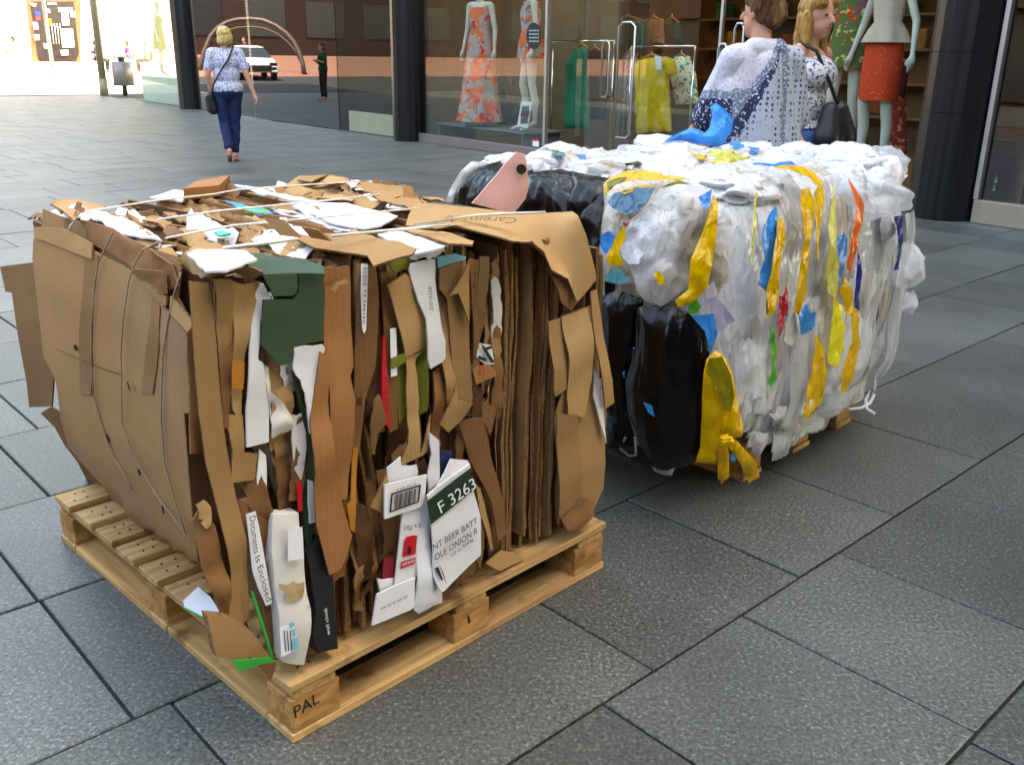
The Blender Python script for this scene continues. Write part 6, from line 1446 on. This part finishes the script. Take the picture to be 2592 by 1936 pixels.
# ---- long blonde hair, vest top, facing right
J3 = dict(sh_l=(-.16, 0, 1.32), el_l=(-.22, -.03, 1.05), wr_l=(-.20, .10, .86), sh_r=(.16, 0, 1.32), el_r=(.21, -.02, 1.05), wr_r=(.19, .12, .86),
          hp_l=(-.085, 0, .88), kn_l=(-.085, .1, .47), an_l=(-.08, .06, .085), hp_r=(.085, 0, .88), kn_r=(.085, -.03, .47), an_r=(.08, -.15, .10), head=(0, .03, 1.52))
d3 = ray(2062, 0); p3 = EYE + d3 * (5.75 / d3.y)
bw3, bb3, hd3, M3 = person('person', Vector((p3.x, p3.y, 0)), math.atan2(-.68, -.73), 'long haired blonde person in patterned white vest and jeans', J3, -.1, 1.03)
VEST = pattern_mat('vest_print', '#cfccd0', [('#55545c', 3.2, .56), ('#8d8a92', 5, .6)], 14); HAIRL = mat('golden_hair', '#9c7236', rough=.45, var=.55, vscale=90, stretch=(1, 1, .08))
blob('vest', [('e', (0, 0, .88), (.185, .13, .13)), ('e', (0, .0, 1.06), (.155, .12, .15)), ('e', (0, .03, 1.22), (.165, .135, .11)), ('c', (-.085, .03, 1.22), .06, (-.095, .0, 1.372), .02), ('c', (.085, .03, 1.22), .06, (.095, 0, 1.372), .02), ('c', (-.09, -.04, 1.22), .06, (-.095, 0, 1.372), .02), ('c', (.09, -.04, 1.22), .06, (.095, 0, 1.372), .02)], VEST, bw3, .012, 2, [((0, 0, .93), (0, 0, -1))], M3)
blob('jeans', [('e', (0, 0, .86), (.178, .13, .13)), ('c', (-.085, 0, .86), .095, (-.085, .1, .47), .066), ('c', (-.085, .1, .47), .066, (-.08, .06, .13), .05), ('c', (.085, 0, .86), .095, (.085, -.03, .47), .066), ('c', (.085, -.03, .47), .066, (.08, -.15, .14), .05)], mat('light_denim', '#43659c', rough=.8, var=.12, vscale=10), bw3, .012, 3, [], M3)
blob('hair', [('e', hd3(0, -.02, .05), (.085, .094, .078)), ('e', hd3(0, -.055, -.03), (.085, .06, .11)), ('c', hd3(.07, -.01, .0), .03, hd3(.085, .0, -.26), .026), ('c', hd3(-.07, -.01, .0), .03, hd3(-.085, .0, -.26), .026), ('c', hd3(0, -.07, -.05), .06, hd3(0, -.085, -.25), .055), ('e', hd3(.05, .05, .075), (.035, .045, .04)), ('e', hd3(-.05, .05, .075), (.035, .045, .04))], HAIRL, bw3, .007, 1, [], M3, strands=.008)
for an in ((-.08, .06), (.08, -.15)): blob('shoe', [('c', (an[0], an[1] - .03, .045), .038, (an[0], an[1] + .16, .035), .03)], bagm, bw3, .01, 2, [], M3)
hb3 = empty('shoulder_bag', M3 @ Vector((.0, .2, .6)), 'slouchy black shoulder bag carried by the long haired person', 'bag')
blob('bag_body', [('c', (-.06, .20, 1.03), .05, (-.09, .22, .88), .08), ('c', (.05, .20, 1.03), .05, (.08, .22, .88), .08), ('c', (-.05, .22, .83), .06, (.05, .22, .83), .06)], bagm, hb3, .012, 3, [], M3)
tube('strap', [M3 @ Vector(p) for p in ((-.04, .2, 1.05), (-.02, .18, 1.1), (.03, .165, 1.18), (.09, .1, 1.34), (.10, .0, 1.385), (.08, -.1, 1.3), (.02, -.13, 1.1), (0, 0, .9))], .011, bagm, hb3, 6)

# ================================================================== FAR END OF THE STREET
SLOPE = .035; S0 = -33.0
def gp(x, y):
    """pixel to a point on the rising square at the end of the street"""
    d = ray(x, y); k = d.z + SLOPE * d.dot(SD)
    t = (SLOPE * S0 - CAM_H) / k
    return EYE + d * t
PST = mat('painted_post', '#8d8166', rough=.5, metal=.3, var=.1); GST = mat('galvanised', '#9a9a98', rough=.45, metal=.6, var=.1)
def post(name, P_, r_, h, mt, label, sq=False):
    root = empty(name, P_, label, 'post')
    tube('shaft', [P_ + Vector((0, 0, .0)), P_ + Vector((0, 0, h))], r_, mt, root, 16 if not sq else 8)
    tube('base_collar', [P_, P_ + Vector((0, 0, .5))], r_ * 1.18, mt, root, 16)
    return root
P_ = gnd(265, 243); post('street_post', P_, .105, 5.5, PST, 'thick olive grey metal post beside the litter bin')
P_ = gp(138, 205); post('lamp_post', P_, .07, 6.0, GST, 'thin grey metal pole in the sunny square')
# litter bin
P_ = gnd(318, 243); lb_ = empty('litter_bin', P_, 'round metal litter bin on a single leg beside the thick post', 'litter bin')
lathe('leg', [(.07, 0), (.07, .36)], P_, mat('dark_metal', '#3a3434', rough=.5, metal=.5, var=.1), lb_, 12)
lathe('body', [(.28, .30), (.31, .31), (.31, 1.0), (.29, 1.01)], P_, mat('bin_steel', '#8a8078', rough=.4, metal=.3, var=.15), lb_, 28)
lathe('neck', [(.09, 1.0), (.09, 1.12)], P_, mat('dark_metal', '#3a3434'), lb_, 12); lathe('lid', [(.12, 1.11), (.16, 1.13), (.15, 1.16), (.03, 1.18)], P_, mat('bin_steel', '#8a8480'), lb_, 20)
# end building with dark glazed door
FS = -52.0; fz = SLOPE * (S0 - FS)
def onS(x, y, s=FS):
    d = ray(x, y); t = (s - EYE.dot(SD)) / d.dot(SD); return EYE + d * t
end = empty('end_building', onS(150, 160), 'sunlit cream building closing the street with a dark glazed door', 'building')
CRW = mat('cream_render', (.72, .66, .54), rough=.85, var=.05); TMB = mat('brown_timber', '#7d5a3c', rough=.6, var=.15); DGL = mat('dark_door_glass', (.03, .02, .02), rough=.12, var=.3)
n0_, n1_ = onS(-700, 160).dot(ND), onS(900, 160).dot(ND)
box('wall', (FS - 3, (n0_ + n1_) / 2, 5), 3.0, (n1_ - n0_) / 2, 6.0, CRW, end, 'S')
def fq2(name, q, mt, parent, off, th=.03, **k):
    return panel(name, [onS(x, y, FS + off) for x, y in q], mt, parent, thick=th, crumple=0, res=.6, **k)
fr = fq2('door_frame', ((62, -40), (205, -40), (203, 160), (85, 165)), TMB, end, .08, .06)
dr = fq2('door', ((78, 5), (186, 5), (200, 135), (192, 158), (105, 158), (98, 150)), DGL, end, .12, .03)
for x in (130, 137, 144, 151): tube('door_handle', [onS(x, 60, FS + .2), onS(x + 6, 112, FS + .2)], .025, METAL, dr, 6)
POST = mat('poster_paper', (.8, .8, .78), rough=.6, var=.05)
for q in (((147, 20), (183, 20), (185, 30), (148, 31)), ((155, 34), (173, 34), (176, 64), (158, 65)), ((153, 74), (184, 74), (189, 120), (158, 121)), ((83, 57), (95, 57), (97, 75), (85, 75)), ((177, 31), (190, 31), (191, 44), (179, 44)), ((86, 88), (99, 88), (101, 102), (88, 102)), ((152, 128), (172, 127), (174, 140), (156, 141)), ((114, 20), (126, 25), (127, 34), (118, 32)), ((110, 110), (121, 112), (122, 125), (112, 123)), ((76, 8), (92, 10), (90, 18), (80, 15)), ((120, 8), (142, 7), (143, 12), (121, 13))):
    fq2('notice', q, POST, dr, .16, .01)
fq2('notice', ((118, 48), (129, 49), (130, 66), (120, 65)), mat('yellow_notice', '#e6d21a', rough=.5, var=.05), dr, .16, .01)
fq2('notice', ((87, 29), (102, 29), (103, 41), (89, 41)), mat('blue_notice', '#2e3a8a', rough=.5, var=.05), dr, .16, .01)
fq2('notice', ((89, 43), (103, 43), (103, 52), (90, 52)), mat('red_notice', '#b03a3a', rough=.5, var=.05), dr, .16, .01)
fq2('step', ((88, 158), (192, 158), (195, 168), (88, 170)), CRW, end, .3, .3)
# pavement cafe: tables, chairs, seated people
CHM = mat('aluminium_chair', '#a8a8a4', rough=.35, metal=.8, var=.1); WIC = mat('wicker', '#b37a3c', rough=.8, var=.3, vscale=60)
def chair(P_, rz, label, mt):
    r_ = empty('cafe_chair', P_, label, 'chair', 'chairs of the pavement cafe', rz); M = Matrix.Translation(P_) @ Matrix.Rotation(rz, 4, 'Z')
    for x in (-.2, .2):
        for y in (-.2, .2): tube('leg', [M @ Vector((x, y, 0)), M @ Vector((x * .9, y * .9, .45))], .014, CHM, r_, 6)
    bm = bmesh.new(); boxv(bm, M @ Vector((0, 0, .46)), M.to_3x3() @ Vector((.21, 0, 0)), M.to_3x3() @ Vector((0, .21, 0)), Vector((0, 0, .015)), .006); bm_obj('seat', bm, mt, r_)
    bm = bmesh.new(); boxv(bm, M @ Vector((0, -.21, .72)), M.to_3x3() @ Vector((.2, 0, 0)), M.to_3x3() @ Vector((0, .015, 0)), Vector((0, 0, .2)), .006); bm_obj('backrest', bm, mt, r_)
    return r_
def table(P_, label):
    r_ = empty('cafe_table', P_, label, 'table', 'tables of the pavement cafe')
    lathe('table_top', [(.36, .72), (.38, .73), (.38, .75), (.36, .755)], P_, mat('table_wood', '#a8794a', rough=.5, var=.15), r_, 20); lathe('leg', [(.03, .02), (.03, .72)], P_, CHM, r_, 10); lathe('base', [(.25, 0), (.24, .02), (.04, .04)], P_, CHM, r_, 16)
    return r_
def sitter(P_, rz, label, topm, hairm, legm):
    J = dict(sh_l=(-.16, 0, 1.0), el_l=(-.22, .06, .76), wr_l=(-.12, .28, .76), sh_r=(.16, 0, 1.0), el_r=(.22, .06, .76), wr_r=(.12, .28, .76))
    root = empty('person', P_, label, 'person'); M = Matrix.Translation(P_) @ Matrix.Rotation(rz, 4, 'Z'); Vv = Vector
    pr = [('e', (0, 0, .56), (.16, .13, .11)), ('e', (0, 0, .75), (.13, .1, .15)), ('e', (0, .01, .92), (.15, .1, .14)), ('c', (-.13, 0, 1.0), .05, (.13, 0, 1.0), .05), ('c', (0, 0, 1.0), .05, (0, .02, 1.12), .045), ('e', (0, .03, 1.21), (.072, .09, .105)), ('c', (0, .11, 1.2), .012, (0, .125, 1.18), .012)]
    for s, sx in (('l', -1), ('r', 1)):
        pr += [('c', Vv(J['sh_' + s]), .048, Vv(J['el_' + s]), .036), ('c', Vv(J['el_' + s]), .036, Vv(J['wr_' + s]), .025)] + hand(J['wr_' + s], Vv(J['wr_' + s]) - Vv(J['el_' + s]), (-sx, 0, 0), (0, 0, -1))
        pr += [('c', (.09 * sx, 0, .54), .085, (.1 * sx, .42, .52), .06), ('c', (.1 * sx, .42, .52), .058, (.1 * sx, .38, .1), .036), ('c', (.1 * sx, .36, .05), .036, (.1 * sx, .55, .035), .025)]
    blob('body', pr, SKIN, root, .014, 2, M=M)
    blob('top', [('e', (0, 0, .62), (.175, .14, .14)), ('e', (0, 0, .78), (.15, .12, .15)), ('e', (0, .01, .92), (.17, .12, .13)), ('c', (-.15, 0, 1.0), .06, (.15, 0, 1.0), .06), ('c', (-.16, 0, 1.0), .058, (-.2, .04, .86), .052), ('c', (.16, 0, 1.0), .058, (.2, .04, .86), .052)], topm, root, .016, 2, [], M)
    blob('trousers', [('e', (0, 0, .55), (.175, .14, .11)), ('c', (.09, 0, .54), .095, (.1, .42, .52), .07), ('c', (.1, .42, .52), .068, (.1, .39, .16), .05), ('c', (-.09, 0, .54), .095, (-.1, .42, .52), .07), ('c', (-.1, .42, .52), .068, (-.1, .39, .16), .05)], legm, root, .016, 2, [], M)
    blob('hair', [('e', (0, .0, 1.25), (.085, .092, .085)), ('e', (0, -.04, 1.18), (.08, .06, .09))], hairm, root, .014, 1, [], M)
WT = mat('white_cloth', (.75, .75, .76), rough=.8, var=.05); PKC = mat('pink_cloth', '#c04a8a', rough=.8, var=.1); PUC = mat('purple_cloth', '#3f3a72', rough=.8, var=.1); BGC = mat('sand_cloth', '#a89a80', rough=.8, var=.1); DKC = mat('dark_cloth', '#2a2626', rough=.8, var=.15)
HB1 = mat('brown_hair', '#3a2416', rough=.5, var=.3); HB2 = mat('auburn_hair', '#7a2f1c', rough=.5, var=.3)
t1 = gp(322, 186); t2 = gp(20, 172)
SV = SD * -1
def side(P_, ds, dn): 
    q = P_ + SD * ds + ND * dn; return Vector((q.x, q.y, SLOPE * (S0 - q.dot(SD))))
fac = lambda v: math.atan2(-v.x, v.y)
lab_c = [('aluminium cafe chair under the person in pink', CHM), ('wicker cafe chair beside the litter bin table', WIC), ('aluminium cafe chair under the purple topped person', CHM), ('dark cafe chair by the door of the sunlit building', CHM)]
sit = [(gp(329, 184), fac(-ND), lab_c[0], 'seated person in a pink and white top at the cafe', PKC, HB2, WT), (gp(376, 186), fac(-ND), lab_c[1], 'seated fair haired person leaning over the cafe table', BGC, HAIRL, DKC), (gp(250, 184), fac(ND), lab_c[2], 'seated person in purple behind the thick post', PUC, HB1, DKC), (gp(42, 171), fac(-ND), lab_c[3], 'seated person in white by the sunlit door', WT, HB1, WT)]
for P_, rz, lc, ls, tm, hm, lm in sit:
    chair(P_, rz, *lc); sitter(P_, rz, ls, tm, hm, lm)
table(gp(295, 184), 'round cafe table behind the litter bin'); table(gp(352, 186), 'round cafe table beside the corner window'); table(gp(22, 171), 'round cafe table by the sunlit door')
# bicycle leaning by the post
bp0 = gp(262, 192); bk = empty('bicycle', bp0, 'bicycle parked behind the thick post in the sun', 'bicycle')
TYR = mat('tyre_rubber', (.02, .02, .02), rough=.8, var=.1); FRM = mat('bicycle_frame', '#7a4a3a', rough=.4, var=.1)
bx_, bz_ = ND, Vector((0, 0, 1)); 
def bw_(x, z): q = bp0 + bx_ * x + bz_ * z; return q
for x in (-.5, .5):
    w_ = tube('wheel', [bw_(x + .33 * math.cos(t), .35 + .33 * math.sin(t)) for t in [i * .2618 for i in range(25)]], .02, TYR, bk, 6)
    v, f = [], []
    for i in range(10): tube_into(v, f, [bw_(x, .35), bw_(x + .32 * math.cos(i * .628), .35 + .32 * math.sin(i * .628))], .003, 4)
    mesh_obj('spokes', v, f, CHM, w_)
v, f = [], []
for a_, b_ in (((-.5, .35), (-.1, .32)), ((-.5, .35), (-.22, .85)), ((-.22, .85), (-.1, .32)), ((-.1, .32), (.36, .75)), ((-.22, .82), (.34, .85)), ((.34, .92), (.5, .35))): tube_into(v, f, [bw_(*a_), bw_(*b_)], .016, 8)
mesh_obj('frame', v, f, FRM, bk, True)
tube('handlebar', [bw_(.34, .92) + SD * .28, bw_(.34, 1.0) + SD * .1, bw_(.34, 1.0) - SD * .1, bw_(.34, .92) - SD * .28], .013, CHM, bk, 6)
blob('saddle', [('c', bw_(-.32, .92), .06, bw_(-.1, .93), .025)], TYR, bk, .012, 2)
# steel arch over the side street, mirrored in the glass
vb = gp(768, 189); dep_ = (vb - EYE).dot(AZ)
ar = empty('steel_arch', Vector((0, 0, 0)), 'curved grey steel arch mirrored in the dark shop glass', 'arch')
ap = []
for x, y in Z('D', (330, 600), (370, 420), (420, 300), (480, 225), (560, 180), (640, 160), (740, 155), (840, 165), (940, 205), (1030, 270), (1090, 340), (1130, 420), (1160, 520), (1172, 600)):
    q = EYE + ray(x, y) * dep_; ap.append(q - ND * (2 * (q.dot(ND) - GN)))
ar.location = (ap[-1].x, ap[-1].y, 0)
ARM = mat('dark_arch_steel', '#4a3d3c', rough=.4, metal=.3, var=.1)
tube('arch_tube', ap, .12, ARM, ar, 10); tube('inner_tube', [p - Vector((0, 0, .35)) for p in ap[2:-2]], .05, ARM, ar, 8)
# ---- things seen only mirrored in the dark glass: parked white car, two passers-by
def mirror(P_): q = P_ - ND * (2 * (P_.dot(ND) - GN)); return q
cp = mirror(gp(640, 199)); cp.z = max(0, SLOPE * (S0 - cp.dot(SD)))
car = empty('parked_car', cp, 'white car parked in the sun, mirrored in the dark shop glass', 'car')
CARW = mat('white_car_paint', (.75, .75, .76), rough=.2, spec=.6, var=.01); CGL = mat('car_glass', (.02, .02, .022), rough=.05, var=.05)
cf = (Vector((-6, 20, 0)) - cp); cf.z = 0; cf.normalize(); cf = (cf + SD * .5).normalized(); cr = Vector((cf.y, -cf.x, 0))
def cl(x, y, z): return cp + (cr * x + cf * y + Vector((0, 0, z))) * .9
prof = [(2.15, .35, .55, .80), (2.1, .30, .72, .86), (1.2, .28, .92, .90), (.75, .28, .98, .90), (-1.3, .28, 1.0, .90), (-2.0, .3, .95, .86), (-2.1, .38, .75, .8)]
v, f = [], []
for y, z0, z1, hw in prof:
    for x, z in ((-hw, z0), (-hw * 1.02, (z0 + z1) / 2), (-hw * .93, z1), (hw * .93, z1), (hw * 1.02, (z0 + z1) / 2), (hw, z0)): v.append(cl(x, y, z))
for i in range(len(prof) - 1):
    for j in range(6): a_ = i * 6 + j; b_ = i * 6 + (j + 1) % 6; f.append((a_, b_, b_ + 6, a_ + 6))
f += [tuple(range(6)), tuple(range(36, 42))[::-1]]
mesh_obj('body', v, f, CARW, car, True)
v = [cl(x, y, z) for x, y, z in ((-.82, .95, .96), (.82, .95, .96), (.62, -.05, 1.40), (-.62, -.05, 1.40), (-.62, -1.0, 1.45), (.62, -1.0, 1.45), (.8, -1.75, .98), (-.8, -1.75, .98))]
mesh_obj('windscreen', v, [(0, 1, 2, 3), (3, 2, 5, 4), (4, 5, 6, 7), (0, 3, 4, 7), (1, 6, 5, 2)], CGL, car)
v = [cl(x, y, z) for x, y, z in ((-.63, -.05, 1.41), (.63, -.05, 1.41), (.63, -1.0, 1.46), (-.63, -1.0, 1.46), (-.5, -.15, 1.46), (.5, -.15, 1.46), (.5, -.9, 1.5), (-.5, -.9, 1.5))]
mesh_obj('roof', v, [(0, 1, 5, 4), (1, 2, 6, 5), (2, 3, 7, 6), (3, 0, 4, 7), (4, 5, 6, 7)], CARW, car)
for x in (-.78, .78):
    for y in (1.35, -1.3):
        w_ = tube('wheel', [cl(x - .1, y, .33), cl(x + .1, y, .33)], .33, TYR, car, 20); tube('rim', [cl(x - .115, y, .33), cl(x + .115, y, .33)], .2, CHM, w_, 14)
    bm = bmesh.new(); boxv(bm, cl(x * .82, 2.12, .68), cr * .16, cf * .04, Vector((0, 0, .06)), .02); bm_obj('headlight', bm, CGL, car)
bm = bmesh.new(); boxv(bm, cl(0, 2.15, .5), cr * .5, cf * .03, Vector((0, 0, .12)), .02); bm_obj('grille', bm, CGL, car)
JS = dict(sh_l=(-.17, 0, 1.33), el_l=(-.24, .03, 1.06), wr_l=(-.10, .2, 1.12), sh_r=(.17, 0, 1.33), el_r=(.24, .03, 1.06), wr_r=(.10, .2, 1.12), hp_l=(-.09, 0, .88), kn_l=(-.09, .02, .47), an_l=(-.09, 0, .085), hp_r=(.09, 0, .88), kn_r=(.09, .02, .47), an_r=(.09, 0, .085))
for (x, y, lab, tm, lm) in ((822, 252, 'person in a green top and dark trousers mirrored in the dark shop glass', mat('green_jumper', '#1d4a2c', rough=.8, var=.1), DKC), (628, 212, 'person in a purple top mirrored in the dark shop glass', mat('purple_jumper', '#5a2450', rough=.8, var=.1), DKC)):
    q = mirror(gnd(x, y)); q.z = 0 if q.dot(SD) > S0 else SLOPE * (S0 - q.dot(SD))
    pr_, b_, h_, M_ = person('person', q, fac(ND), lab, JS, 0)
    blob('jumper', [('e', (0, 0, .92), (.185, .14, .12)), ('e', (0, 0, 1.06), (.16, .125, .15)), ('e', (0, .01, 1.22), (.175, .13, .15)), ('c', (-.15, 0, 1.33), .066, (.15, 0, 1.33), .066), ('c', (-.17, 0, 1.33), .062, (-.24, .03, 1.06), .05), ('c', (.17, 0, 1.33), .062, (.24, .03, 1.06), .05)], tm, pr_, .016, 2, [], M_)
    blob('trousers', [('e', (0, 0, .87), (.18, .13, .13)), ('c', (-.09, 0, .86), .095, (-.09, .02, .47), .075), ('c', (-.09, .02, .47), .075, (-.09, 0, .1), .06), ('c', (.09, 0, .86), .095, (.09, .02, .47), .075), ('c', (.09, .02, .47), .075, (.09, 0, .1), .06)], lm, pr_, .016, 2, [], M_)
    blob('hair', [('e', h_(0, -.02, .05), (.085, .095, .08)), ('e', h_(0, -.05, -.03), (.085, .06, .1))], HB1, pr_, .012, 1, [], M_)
